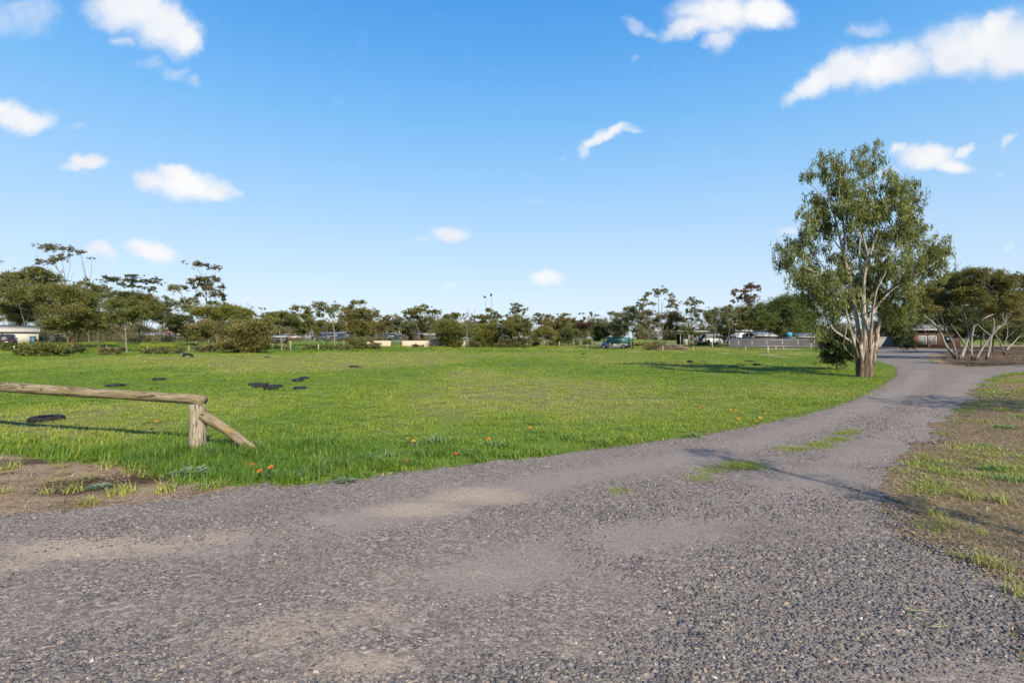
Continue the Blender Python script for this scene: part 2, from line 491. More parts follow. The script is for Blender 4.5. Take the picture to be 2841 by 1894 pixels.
soil = nt.mix(nt.mr(nt.math('ADD', nt.attr('humus'), nt.math('MULTIPLY', nt.math('SUBTRACT', n2, 0.5), 0.9)), .35, .8, 0, .85), soil, (0.045, 0.026, 0.014))
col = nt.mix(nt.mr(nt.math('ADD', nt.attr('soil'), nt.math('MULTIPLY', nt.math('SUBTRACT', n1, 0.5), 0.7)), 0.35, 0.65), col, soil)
col = nt.mix(nt.mr(nt.math('ADD', nt.attr('sand'), nt.math('MULTIPLY', nt.math('SUBTRACT', n1, 0.5), 0.5)), 0.35, 0.6), col, sandc)
principled(nt, out, col, 0.95, 0.1, 0, nt.bump(nt.math('ADD', n2, nt.math('MULTIPLY', n3, 0.5)), 0.7, 0.04))
ground = gme.build('ground', gm_)
Vx, Vy = V[:, 0], V[:, 1]
add_attr(ground.data, 'soil', soil_shade_amount(Vx, Vy)); add_attr(ground.data, 'dry', sm(-1.7, -1.2, sdist(verge, Vx, Vy)) * np.where(Vy < 20, 1, sm(-.2, .3, sdist(verge, Vx, Vy))))  # soil mask holds real soil plus the yard's painted shade
add_attr(ground.data, 'sand', sand_amount(Vx, Vy)); add_attr(ground.data, 'green', green_amount(Vx, Vy))
hum = np.zeros(len(Vx))
for (px, py, rx, ry) in [(190, 1118, 150, 26), (330, 1100, 120, 16), (60, 1062, 110, 12), (20, 1090, 40, 10)]:
    c = gpt(V_, (px, py)); e = gpt(V_, (px + rx, py)); f = gpt(V_, (px, py - ry)); hum = np.maximum(hum, np.exp(-((Vx - c[0]) / abs(e[0] - c[0])) ** 2 - ((Vy - c[1]) / abs(f[1] - c[1])) ** 2))
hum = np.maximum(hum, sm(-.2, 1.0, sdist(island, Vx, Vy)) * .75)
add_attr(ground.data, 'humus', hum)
tag(ground, None, None, kind='structure')

# ---- gravel driveway
TAN = []
for (px, py, rx, ry, a, rot) in [(1120, 1140, 135, 22, 1.0, .12), (960, 1175, 160, 20, .75, .1), (760, 1195, 130, 20, .55, .1), (250, 1265, 330, 32, .75, 0), (520, 1240, 170, 26, .6, 0), (40, 1300, 110, 26, .5, 0), (620, 1470, 180, 60, .62, 0), (880, 1420, 150, 40, .4, 0), (820, 1540, 160, 40, .7, 0),
                                  (1250, 1500, 160, 30, .4, 0), (1000, 1320, 180, 26, .35, 0), (1480, 1280, 200, 24, .3, 0), (1750, 1190, 160, 18, .25, 0)]:
    c = gpt(V_, (px, py)); e = gpt(V_, (px + rx, py)); f = gpt(V_, (px, py - ry)); g2 = gpt(V_, (px, py + ry))
    TAN.append((c[0], c[1], abs(e[0] - c[0]), abs(f[1] - g2[1]) / 2, a))
trackA = gp(V_, [(600, 1240), (1000, 1165), (1300, 1100), (1600, 1050), (1850, 985), (2020, 925), (2100, 880), (2120, 850)])
trackB = gp(V_, [(1100, 1330), (1600, 1200), (1900, 1100), (2050, 1020), (2150, 945), (2200, 890), (2240, 860)])


def pdist(line, X, Y):
    d = np.full(np.shape(X), 1e9)
    for (x1, y1), (x2, y2) in zip(line[:-1], line[1:]):
        ex, ey = x2 - x1, y2 - y1
        t = np.clip(((X - x1) * ex + (Y - y1) * ey) / (ex * ex + ey * ey), 0, 1)
        d = np.minimum(d, np.hypot(X - x1 - t * ex, Y - y1 - t * ey))
    return d


def tan_amount(X, Y):
    s = np.zeros_like(np.asarray(X, float))
    for (cx, cy, rx, ry, a) in TAN:
        s = np.maximum(s, a * np.exp(-((X - cx) / rx) ** 2 - ((Y - cy) / ry) ** 2))
    return np.clip(1.35 * s * (.55 + .9 * fbm(X * 2.1, Y * 2.1, 37, 4)) + 0.75 * (fbm(X * 1.1, Y * 1.1, 31, 5) - 0.54), 0, 1)


def track_amount(X, Y):
    d = np.minimum(pdist(trackA, X, Y), pdist(trackB, X, Y))
    return np.exp(-(d / 0.42) ** 2)


xd = lines(-9, 62, 0.07, 0.012); yd = lines(0, 92, 0.06, 0.011); yd = yd[yd > 1.0]
V, q = grid_mb(xd, yd, lambda x, y: sdist(drive, x, y) > -0.55, 0.006)
mb = MB(); mb.add(V, [q])
dm, nt, out = newmat('gravel')
P = nt.pos()
wob = nt.noise(7, 5, 0.7, P); n1 = nt.noise(0.7, 4, 0.6, P); n4 = nt.noise(3.2, 4, 0.6, P)
def vor(scale):
    v_ = nt.node('ShaderNodeTexVoronoi'); v_.inputs['Scale'].default_value = scale; nt.link(P, v_.inputs['Vector']); return v_
va = vor(85); vb = vor(38); vc = vor(190)
sa = nt.node('ShaderNodeSeparateColor'); nt.link(va.outputs['Color'], sa.inputs[0])
sb_ = nt.node('ShaderNodeSeparateColor'); nt.link(vb.outputs['Color'], sb_.inputs[0])
sc_ = nt.node('ShaderNodeSeparateColor'); nt.link(vc.outputs['Color'], sc_.inputs[0])
stops = [(0.0, (0.049, 0.040, 0.036)), (0.3, (0.114, 0.094, 0.080)), (0.6, (0.201, 0.164, 0.138)), (0.82, (0.293, 0.242, 0.202)), (0.93, (0.359, 0.279, 0.202)), (1.0, (0.445, 0.377, 0.309))]
ca = nt.ramp(sa.outputs[0], stops); cb_ = nt.ramp(sb_.outputs[0], stops)
cfine = nt.ramp(sc_.outputs[0], [(0, (0.081, 0.065, 0.054)), (0.5, (0.201, 0.162, 0.130)), (1, (0.402, 0.324, 0.256))])
col = nt.mix(nt.mr(n4, 0.4, 0.62), ca, cb_)
col = nt.mix(nt.math('MULTIPLY', nt.mr(nt.noise(1.6, 3, 0.6, P), 0.35, 0.7), 0.6), col, cfine)
col = nt.mix(nt.mr(nt.math('ADD', nt.attr('track'), nt.math('MULTIPLY', nt.math('SUBTRACT', wob, 0.5), 0.8)), 0.2, 0.95, 0, 0.8), col, nt.mix(.5, cfine, (0.255, 0.211, 0.182)))
tanc = nt.mix(0.5, cfine, (0.478, 0.357, 0.240))
col = nt.mix(nt.mr(nt.math('ADD', nt.attr('tan'), nt.math('MULTIPLY', nt.math('SUBTRACT', nt.noise(11, 6, 0.75, P), 0.5), 1.5)), 0.2, 1.0, 0, 0.9), col, tanc)
col = nt.mix(nt.mr(n1, 0.5, 0.72, 0, 0.35), col, (0.109, 0.091, 0.075))
h = nt.math('SUBTRACT', 1.0, nt.math('ADD', nt.math('MULTIPLY', va.outputs['Distance'], 0.7), nt.math('MULTIPLY', vb.outputs['Distance'], 0.7)))
p = principled(nt, None, col, 0.85, 0.2, 0, nt.bump(h, 0.45, 0.010))
tb = nt.node('ShaderNodeBsdfTransparent')
al = nt.mr(nt.math('ADD', nt.attr('edge'), nt.math('MULTIPLY', nt.math('SUBTRACT', nt.math('ADD', nt.math('MULTIPLY', wob, 0.6), nt.math('MULTIPLY', n4, 0.5)), 0.55), 1.0)), -0.02, 0.03)
ms = nt.node('ShaderNodeMixShader'); nt.link(al, ms.inputs[0]); nt.link(tb.outputs[0], ms.inputs[1]); nt.link(p.outputs[0], ms.inputs[2]); nt.link(ms.outputs[0], out.inputs['Surface'])
driveway = mb.build('driveway', dm)
Vx, Vy = V[:, 0], V[:, 1]
edge_v = sdist(drive, Vx, Vy); soft = np.maximum(sm(-1.2, .2, sdist(verge, Vx, Vy)), sm(-.9, .2, sdist(bare, Vx, Vy)))
edge_v = edge_v + soft * 1.1 * (fbm(Vx * 1.1, Vy * 1.1, 71, 4) - .52)
add_attr(driveway.data, 'edge', np.clip(edge_v, -1, 1)); add_attr(driveway.data, 'tan', tan_amount(Vx, Vy)); add_attr(driveway.data, 'track', track_amount(Vx, Vy))
tag(driveway, None, None, kind='structure')

# ------------------------------------------------------------------ scattered stuff
def scatter(name, label, cat, pts, rot, scl, idx, sources, tint=None):
    """one object of kind stuff: instances of small unlinked meshes on points"""
    pts = np.asarray(pts, float); n = len(pts)
    me = bpy.data.meshes.new(name); me.vertices.add(n); me.vertices.foreach_set('co', pts.astype(np.float32).ravel())
    def at(nm, typ, arr):
        a = me.attributes.new(nm, typ, 'POINT')
        a.data.foreach_set('vector' if typ == 'FLOAT_VECTOR' else 'value', np.asarray(arr).ravel())
    at('rot', 'FLOAT_VECTOR', np.asarray(rot, np.float32)); at('scl', 'FLOAT_VECTOR', np.asarray(scl, np.float32)); at('idx', 'INT', np.asarray(idx, np.int32))
    at('shade', 'FLOAT', np.asarray(rng.random(n) if tint is None else tint, np.float32))
    o = bpy.data.objects.new(name, me); COL.objects.link(o)
    c = bpy.data.collections.new(name + '_sources')
    for s in sources: c.objects.link(s)
    g = bpy.data.node_groups.new(name + '_scatter', 'GeometryNodeTree')
    g.interface.new_socket('Geometry', in_out='INPUT', socket_type='NodeSocketGeometry'); g.interface.new_socket('Geometry', in_out='OUTPUT', socket_type='NodeSocketGeometry')
    N = g.nodes; L = g.links
    gi = N.new('NodeGroupInput'); go = N.new('NodeGroupOutput'); ip = N.new('GeometryNodeInstanceOnPoints'); ci = N.new('GeometryNodeCollectionInfo')
    ci.inputs['Collection'].default_value = c; ci.inputs['Separate Children'].default_value = True; ci.inputs['Reset Children'].default_value = True
    def na(nm, typ):
        a = N.new('GeometryNodeInputNamedAttribute'); a.data_type = typ; a.inputs['Name'].default_value = nm; return a.outputs['Attribute']
    e2r = N.new('FunctionNodeEulerToRotation'); L.new(na('rot', 'FLOAT_VECTOR'), e2r.inputs[0])
    L.new(gi.outputs[0], ip.inputs['Points']); L.new(ci.outputs[0], ip.inputs['Instance']); ip.inputs['Pick Instance'].default_value = True
    L.new(na('idx', 'INT'), ip.inputs['Instance Index']); L.new(e2r.outputs[0], ip.inputs['Rotation']); L.new(na('scl', 'FLOAT_VECTOR'), ip.inputs['Scale'])
    L.new(ip.outputs[0], go.inputs[0])
    md = o.modifiers.new('scatter', 'NODES'); md.node_group = g
    return tag(o, label, cat, kind='stuff')


def src(mb_, name, mat, smooth=False):
    o = bpy.data.objects.new(name, mb_.mesh(name, smooth)); o.data.materials.append(mat); return o


def blade(mb_, x, y, h, wd, lean, az, segs=3, tint=0.5, curve=1.0):
    t = np.linspace(0, 1, segs + 1)
    d = np.array([math.cos(az), math.sin(az)]); s = np.array([-d[1], d[0]])
    out_ = lean * h * t ** (1 + curve)
    z = h * t * (1 - 0.35 * lean * t)
    ww = wd * (1 - t ** 1.6) * 0.5 + 0.0004
    c = np.array([x, y])[None] + d[None] * out_[:, None]
    a = np.column_stack([c - s * ww[:, None], z]); b = np.column_stack([c + s * ww[:, None], z])
    n = segs + 1
    q = np.array([[i, i + n, i + n + 1, i + 1] for i in range(segs)])
    mb_.add(np.vstack([a, b]), [q], tint)


def clump(n, rad, hmin, hmax, wd, lean, segs=3):
    m = MB()
    for _ in range(n):
        r = rad * math.sqrt(random.random()); a = random.uniform(0, 6.283)
        blade(m, r * math.cos(a), r * math.sin(a), random.uniform(hmin, hmax), wd * random.uniform(.6, 1.3), random.uniform(*lean), random.uniform(0, 6.283), segs, random.random())
    return m


def leafy(n, rad, L, wd, up):
    m = MB()
    for _ in range(n):
        r = rad * math.sqrt(random.random()) * .8; a = random.uniform(0, 6.283)
        x, y = r * math.cos(a), r * math.sin(a); az = a + random.uniform(-.8, .8)
        l = L * random.uniform(.6, 1.2); w_ = wd * random.uniform(.7, 1.2); z0 = up * random.uniform(.2, 1)
        d = np.array([math.cos(az), math.sin(az), random.uniform(-.1, .5)]); s = np.array([-d[1], d[0], 0])
        p0 = np.array([x, y, z0])
        m.add([p0, p0 + d * l * .5 - s * w_ / 2, p0 + d * l, p0 + d * l * .5 + s * w_ / 2], [np.array([[0, 1, 2, 3]])], random.random())
    return m


def grassmat(name, stops, shade_amt=0.5, transl=0.3):
    m, nt, out = newmat(name)
    P = nt.pos()
    f = nt.math('ADD', nt.math('MULTIPLY', nt.attr('tint'), 0.35), nt.math('MULTIPLY', nt.attr('shade', 'INSTANCER'), shade_amt))
    f = nt.math('ADD', f, nt.math('MULTIPLY', nt.math('SUBTRACT', nt.noise(0.35, 4, 0.6, P), 0.4), 0.6))
    col = nt.ramp(f, stops)
    p = principled(nt, None, col, 0.45, 0.35)
    tr = nt.node('ShaderNodeBsdfTranslucent'); nt.link(col, tr.inputs[0])
    mx = nt.node('ShaderNodeMixShader'); mx.inputs[0].default_value = transl
    nt.link(p.outputs[0], mx.inputs[1]); nt.link(tr.outputs[0], mx.inputs[2]); nt.link(mx.outputs[0], out.inputs['Surface'])
    return m


M_grass = grassmat('grass_blades', shade_amt=.72, stops=[(0.02, (0.42, 0.35, 0.155)), (0.20, (0.36, 0.35, 0.085)), (0.44, (0.28, 0.325, 0.036)), (0.78, (0.18, 0.265, 0.022)), (1.0, (0.085, 0.165, 0.014))])
M_straw = grassmat('dry_grass_blades', [(0.0, (0.46, 0.36, 0.20)), (0.5, (0.30, 0.23, 0.12)), (1.0, (0.14, 0.10, 0.055))])
M_broad = grassmat('broad_leaves', [(0.0, (0.17, 0.25, 0.035)), (0.5, (0.11, 0.19, 0.03)), (1.0, (0.055, 0.115, 0.025))])
M_silver = grassmat('silver_leaves', [(0.0, (0.36, 0.40, 0.33)), (0.3, (0.17, 0.24, 0.10)), (1.0, (0.08, 0.15, 0.04))])

short_src = [src(clump(70, .17, .025, .06, .005, (.3, 1.1), 2), 'g', M_grass) for _ in range(5)] + [src(leafy(45, .16, .03, .02, .03), 'g', M_grass) for _ in range(2)]
long_src = [src(clump(60, .14, .04, .13, .0065, (.35, 1.4), 4), 'g', M_grass) for _ in range(5)] + [src(clump(35, .12, .05, .10, .012, (.4, 1.1), 3), 'g', M_broad)]
pts = []; scl = []; idx = []; tint = []


def frame_pts(y0, y1, dens, margin=1.12, extra=1.5):
    """random ground points inside the widened view wedge"""
    xm = 0.945 * margin * y1 + extra
    n = int(dens * 2 * xm * (y1 - y0))
    x = rng.uniform(-xm, xm, n); y = rng.uniform(y0, y1, n)
    k = np.abs(x) < 0.945 * margin * y + extra
    return x[k], y[k]


SRCG = short_src + long_src
for (y0, y1, dens, s0) in [(4.2, 8, 44, 1.0), (8, 14, 30, 1.1), (14, 24, 14, 1.45), (24, 40, 5.5, 2.1), (40, 62, 2.6, 2.7), (62, 100, 1.5, 3.4)]:
    x, y = frame_pts(y0, y1, dens)
    sd = sdist(drive, x, y); dv = dry_amount(x, y); so_ = soil_shade_amount(x, y); sa_ = sand_amount(x, y); g = green_amount(x, y)
    nz = fbm(x * .6, y * .6, 77, 3); nf = fbm(x * 2.2, y * 2.2, 55, 3)
    r = rng.random(len(x))
    edge = sd > -0.02 - 0.18 * (nf - .5)
    keep = (~edge) & ((so_ < 0.25 + 0.9 * (nf - 0.45)) | ((so_ < .98) & (r < .10 * (y0 < 8)))) & (sa_ < .4) & (dv < 0.5)
    # green patches of the right verge
    gv = (dv >= .5) & (~edge) & (fbm(x * .45 + 40, y * .45, 91, 3) + 0.35 * (nf - .5) > 0.50) & (r < .62)
    keep |= gv
    # bare strip behind: thin
    keep &= r < (0.62 + 0.5 * g)
    x, y, nz, g, dv, sd = x[keep], y[keep], nz[keep], g[keep], dv[keep], sd[keep]
    n = len(x)
    # long grass along the gravel edge on the left and near the log rail, and beyond the old fence line
    near = sm(1.6, 0.3, -sd) * (dv < .5) * sm(10, 6.5, y) * sm(3.2, -1.5, x)
    lf = sm(-1.2, -4.5, x) * sm(9.4, 7.6, y)
    pl = np.clip(near * 0.75 + lf, 0, 1) * (0.55 + 0.8 * nz)
    longy = (rng.random(n) < pl) | ((y > 63) & (rng.random(n) < .5) & (x < 5))
    lush = sm(9.3, 7.6, y) * sm(2.0, -2.0, x)
    ii = np.where(longy, len(short_src) + rng.integers(0, len(long_src), n), rng.integers(0, len(short_src), n))
    sz = s0 * rng.uniform(.75, 1.3, n); hz = (0.75 + 0.6 * nz) * np.where(longy & (y > 60), 1.2, 1) / (s0 ** 0.45)
    pts.append(np.column_stack([x, y, terrain(x, y)])); scl.append(np.column_stack([sz, sz, sz * hz])); idx.append(ii)
    hz_l = 1 + .34 * lush
    scl[-1][:, 2] *= hz_l
    tint.append(np.clip(-0.02 + 0.58 * g + 0.42 * rng.random(n) + .34 * lush - 0.25 * (dv > .5), 0, 1))
pts = np.vstack(pts); scl = np.vstack(scl); idx = np.concatenate(idx); tint = np.concatenate(tint)
rot = np.column_stack([rng.uniform(-.08, .08, len(pts)), rng.uniform(-.08, .08, len(pts)), rng.uniform(0, 6.28, len(pts))])
scatter('grass', 'short green paddock grass, longer along the gravel edge', 'grass', pts, rot, scl, idx, SRCG, tint)
print('grass', len(pts))

# dry grass and litter on the right verge and the bare soil
dry_src = [src(clump(40, .15, .015, .05, .004, (1.0, 2.2), 2), 'd', M_straw) for _ in range(4)]
x, y = frame_pts(2.6, 18, 52)
dv = dry_amount(x, y); so_ = soil_shade_amount(x, y); sd = sdist(drive, x, y); nf = fbm(x * 1.4, y * 1.4, 15, 3)
k = ((dv > .5) & (sd < .25 * (nf - .2)) & (rng.random(len(x)) < .35 + nf)) | ((so_ > .5) & (sd < 0.05) & (rng.random(len(x)) < .35) & (nf > .45))
x, y = x[k], y[k]; n = len(x)
s = rng.uniform(.7, 1.5, n)
scatter('dry_grass', 'flattened straw coloured grass on the right verge', 'dry grass', np.column_stack([x, y, np.zeros(n)]), np.column_stack([np.zeros(n), np.zeros(n), rng.uniform(0, 6.28, n)]), np.column_stack([s, s, s]), rng.integers(0, 4, n), dry_src)

M_lit = grassmat('fallen_leaves', [(0.0, (0.13, 0.075, 0.04)), (0.5, (0.28, 0.19, 0.11)), (1.0, (0.45, 0.36, 0.25))], 0.8, 0.1)
lit_src = [src(leafy(9, .14, .06, .014, .006), 'l', M_lit) for _ in range(4)]
x, y = frame_pts(2.6, 14, 16); dv = dry_amount(x, y); so_ = soil_shade_amount(x, y)
k = ((dv > .5) | (so_ > .5)) & (fbm(x * .8, y * .8, 21, 3) > .42); x1, y1 = x[k], y[k]
x, y = frame_pts(14, 70, 3.0); k = (sdist(island, x, y) > 0) | (dry_amount(x, y) > .5); x2, y2 = x[k], y[k]
xe, ye = frame_pts(4.5, 11, 26); sde = sdist(drive, xe, ye); ke = (sde > -.3) & (sde < .32) & (dry_amount(xe, ye) < .5) & (xe < 4) & (rng.random(len(xe)) < .5 * fbm(xe * 1.5, ye * 1.5, 88, 3) ** 1.5)
x = np.concatenate([x1, x2, xe[ke]]); y = np.concatenate([y1, y2, ye[ke]]); n = len(x); s = np.where(y > 14, 2.2, 1.0) * rng.uniform(.7, 1.3, n)
scatter('leaf_litter', 'brown fallen gum leaves on bare soil under the trees', 'leaf litter', np.column_stack([x, y, terrain(x, y)]), np.column_stack([np.zeros(n), np.zeros(n), rng.uniform(0, 6.28, n)]), np.column_stack([s, s, s]), rng.integers(0, 4, n), lit_src)

# gravel stones
def stone():
    import bmesh
    bm = bmesh.new(); bmesh.ops.create_icosphere(bm, subdivisions=1, radius=.5)
    ax = np.array([random.uniform(.9, 1.5), random.uniform(.6, .95), random.uniform(.28, .5)])
    V = np.array([v.co[:] for v in bm.verts]); V *= 1 + rng.uniform(-.3, .3, (len(V), 1)); V *= ax
    f = np.array([[v.index for v in fc.verts] for fc in bm.faces]); bm.free()
    m = MB(); m.add(V, [f]); return m
Mst, nt, out = newmat('stone')
f = nt.attr('shade', 'INSTANCER')
c = nt.ramp(f, [(0.0, (0.039, 0.037, 0.039)), (0.4, (0.084, 0.076, 0.075)), (0.74, (0.141, 0.125, 0.119)), (0.9, (0.209, 0.179, 0.157)), (0.955, (0.283, 0.220, 0.157)), (0.975, (0.328, 0.220, 0.141)), (0.993, (0.373, 0.340, 0.303)), (1.0, (0.521, 0.483, 0.443))])
c = nt.mix(nt.mr(nt.noise(70, 3, 0.6, nt.pos()), .35, .7, 0, .45), c, (0.227, 0.198, 0.173))
principled(nt, out, c, 0.75, 0.25, 0, nt.bump(nt.noise(120, 3, .6, nt.pos()), .4, .004))
st_src = [src(stone(), 's', Mst) for _ in range(10)]
px_, py_, ss = [], [], []
for (y0, y1, dens, smin, smax, mode) in [(2.1, 3.4, 3600, .009, .030, 0), (3.4, 5.2, 2300, .010, .032, 0), (5.2, 8, 1000, .012, .034, 0), (8, 13, 330, .016, .038, 0), (2.1, 3.6, 5200, .004, .011, 1), (3.6, 6, 2400, .006, .013, 1), (6, 11, 700, .010, .017, 1)]:
    x, y = frame_pts(y0, y1, dens, 1.05, .4)
    sd = sdist(drive, x, y); tn = tan_amount(x, y); tk = track_amount(x, y); cn = fbm(x * .9 + 5, y * .9, 3, 5)
    cz = sm(0.40, 0.66, cn + 0.16 * np.exp(-((x + 2.1) / 1.1) ** 2 - ((y - 2.7) / .6) ** 2) + 0.12 * np.exp(-((x - .9) / 1.0) ** 2 - ((y - 2.7) / .5) ** 2) + .10 * np.exp(-((x - 2.2) / 1.0) ** 2 - ((y - 3.2) / .8) ** 2))          # coarse drifts
    if mode: pr = np.clip(.55 - .3 * tn + .2 * cn, .12, 1)
    else: pr = np.clip(0.14 + 0.95 * cz - 0.55 * tn - .3 * tk, .07, 1)
    soft = np.maximum(sm(-1.4, .2, sdist(verge, x, y)), sm(-1.0, .2, sdist(bare, x, y)))
    inside = sm(-.12 - .75 * soft, .10 + .45 * soft, sd + .25 * (cn - .5))
    k = rng.random(len(x)) < pr * inside
    x, y, cz, tn = x[k], y[k], cz[k], tn[k]
    u_ = rng.random(len(x)) ** (2.6 - 1.3 * cz)
    px_.append(x); py_.append(y); ss.append(smin + (smax - smin) * u_ * (0.5 + .55 * cz))
x = np.concatenate(px_); y = np.concatenate(py_); s = np.concatenate(ss); n = len(x)
scatter('gravel_stones', 'loose grey and tan crushed stones on the driveway', 'gravel', np.column_stack([x, y, 0.005 + s * .06]), np.column_stack([rng.normal(0, .3, n), rng.normal(0, .25, n), rng.uniform(0, 6.28, n)]),
        np.column_stack([s, s, s]), rng.integers(0, 10, n), st_src)
print('stones', n)

# ------------------------------------------------------------------ trees
PAL = {
    'olive': leafmat('olive_leaves', (0.062, 0.068, 0.018), (0.21, 0.20, 0.058)),
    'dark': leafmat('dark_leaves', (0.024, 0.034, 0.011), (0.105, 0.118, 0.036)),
    'gold': leafmat('golden_leaves', (0.070, 0.066, 0.017), (0.235, 0.205, 0.060)),
    'brown': leafmat('brownish_leaves', (0.058, 0.053, 0.021), (0.185, 0.160, 0.068)),
    'rust': leafmat('rusty_leaves', (0.062, 0.036, 0.018), (0.18, 0.105, 0.052)),
    'grey': leafmat('grey_green_leaves', (0.070, 0.080, 0.036), (0.22, 0.22, 0.10)),
    'green': leafmat('mid_green_leaves', (0.045, 0.068, 0.016), (0.155, 0.185, 0.046)),
    'lime': leafmat('bright_green_leaves', (0.062, 0.072, 0.012), (0.22, 0.21, 0.038)),
    'mallee': leafmat('mallee_leaves', (0.060, 0.060, 0.016), (0.215, 0.190, 0.053)),
    'gum': leafmat('hanging_gum_leaves', (0.062, 0.080, 0.020), (0.215, 0.228, 0.064), (0.28, 0.265, 0.09), .32),
    'bushy': leafmat('shrub_leaves', (0.055, 0.070, 0.015), (0.19, 0.195, 0.046)),
}
BARK = {
    'pale': barkmat('pale_bark', (0.09, 0.072, 0.054), (0.20, 0.168, 0.132), (0.34, 0.295, 0.24)),
    'grey': barkmat('grey_bark', (0.06, 0.05, 0.04), (0.135, 0.112, 0.09), (0.24, 0.205, 0.17)),
    'red': barkmat('red_brown_bark', (0.07, 0.035, 0.02), (0.17, 0.09, 0.055), (0.33, 0.23, 0.16)),
    'dark': barkmat('dark_bark', (0.03, 0.024, 0.02), (0.075, 0.06, 0.048), (0.15, 0.12, 0.10)),
    'gum': barkmat('smooth_gum_bark', (0.12, 0.085, 0.06), (0.31, 0.26, 0.21), (0.56, 0.50, 0.43), (11, 11, 1.1), (0.085, 0.060, 0.043), 1.30),
    'mallee': barkmat('mallee_bark', (0.12, 0.10, 0.085), (0.27, 0.24, 0.205), (0.43, 0.395, 0.35), (8, 8, 1.4), (0.045, 0.036, 0.03), 0.28),
}


def leaves(mb, C, rc, k, L, W, hang=0.0, flat=0.7, tint=None):
    """k diamond leaves round every centre"""
    n = len(C)
    rc = np.broadcast_to(np.asarray(rc, float), (n,))
    ct = rng.random(n) if tint is None else tint
    c = np.repeat(C, k, 0); r = np.repeat(rc, k)
    off = rng.normal(0, 0.48, (n * k, 3)) * np.array([1, 1, flat]); 
    c = c + off * r[:, None]
    if hang: c[:, 2] -= np.abs(rng.normal(0, 0.5, n * k)) * r * hang
    a = rng.normal(0, 1, (n * k, 3)); a[:, 2] *= 0.6
    if hang: a = a * 0.45 + np.array([0, 0, -1.0]) * hang
    a /= np.linalg.norm(a, axis=1)[:, None] + 1e-9
    b = np.cross(a, rng.normal(0, 1, (n * k, 3))); b /= np.linalg.norm(b, axis=1)[:, None] + 1e-9
    l = L * rng.uniform(.65, 1.3, (n * k, 1)) / 2; w_ = W * rng.uniform(.7, 1.25, (n * k, 1)) / 2
    V = np.stack([c - a * l, c - b * w_ + a * l * .1, c + a * l, c + b * w_ + a * l * .1], 1).reshape(-1, 3)
    q = np.arange(n * k * 4).reshape(-1, 4)
    t = np.clip(np.repeat(ct, k) * 0.62 + rng.random(n * k) * 0.38, 0, 1)
    mb.add(V, [q], np.repeat(t, 4))


def resample(P, R, step):
    P = np.asarray(P); out = []; rr = []
    for i in range(len(P) - 1):
        m = max(2, int(np.linalg.norm(P[i + 1] - P[i]) / step) + 1)
        t = np.linspace(0, 1, m, endpoint=False)[:, None]
        out.append(P[i] * (1 - t) + P[i + 1] * t); rr.append(R[i] * (1 - t[:, 0]) + R[i + 1] * t[:, 0])
    out.append(P[-1][None]); rr.append(np.array([R[-1]]))
    return np.vstack(out), np.concatenate(rr)


def smooth_poly(P, it=2):
    P = np.asarray(P)
    for _ in range(it):
        if len(P) < 3: return P
        Q = [P[0]]
        for i in range(len(P) - 1):
            Q.append(P[i] * .75 + P[i + 1] * .25); Q.append(P[i] * .25 + P[i + 1] * .75)
        Q.append(P[-1]); P = np.array(Q)
    return P


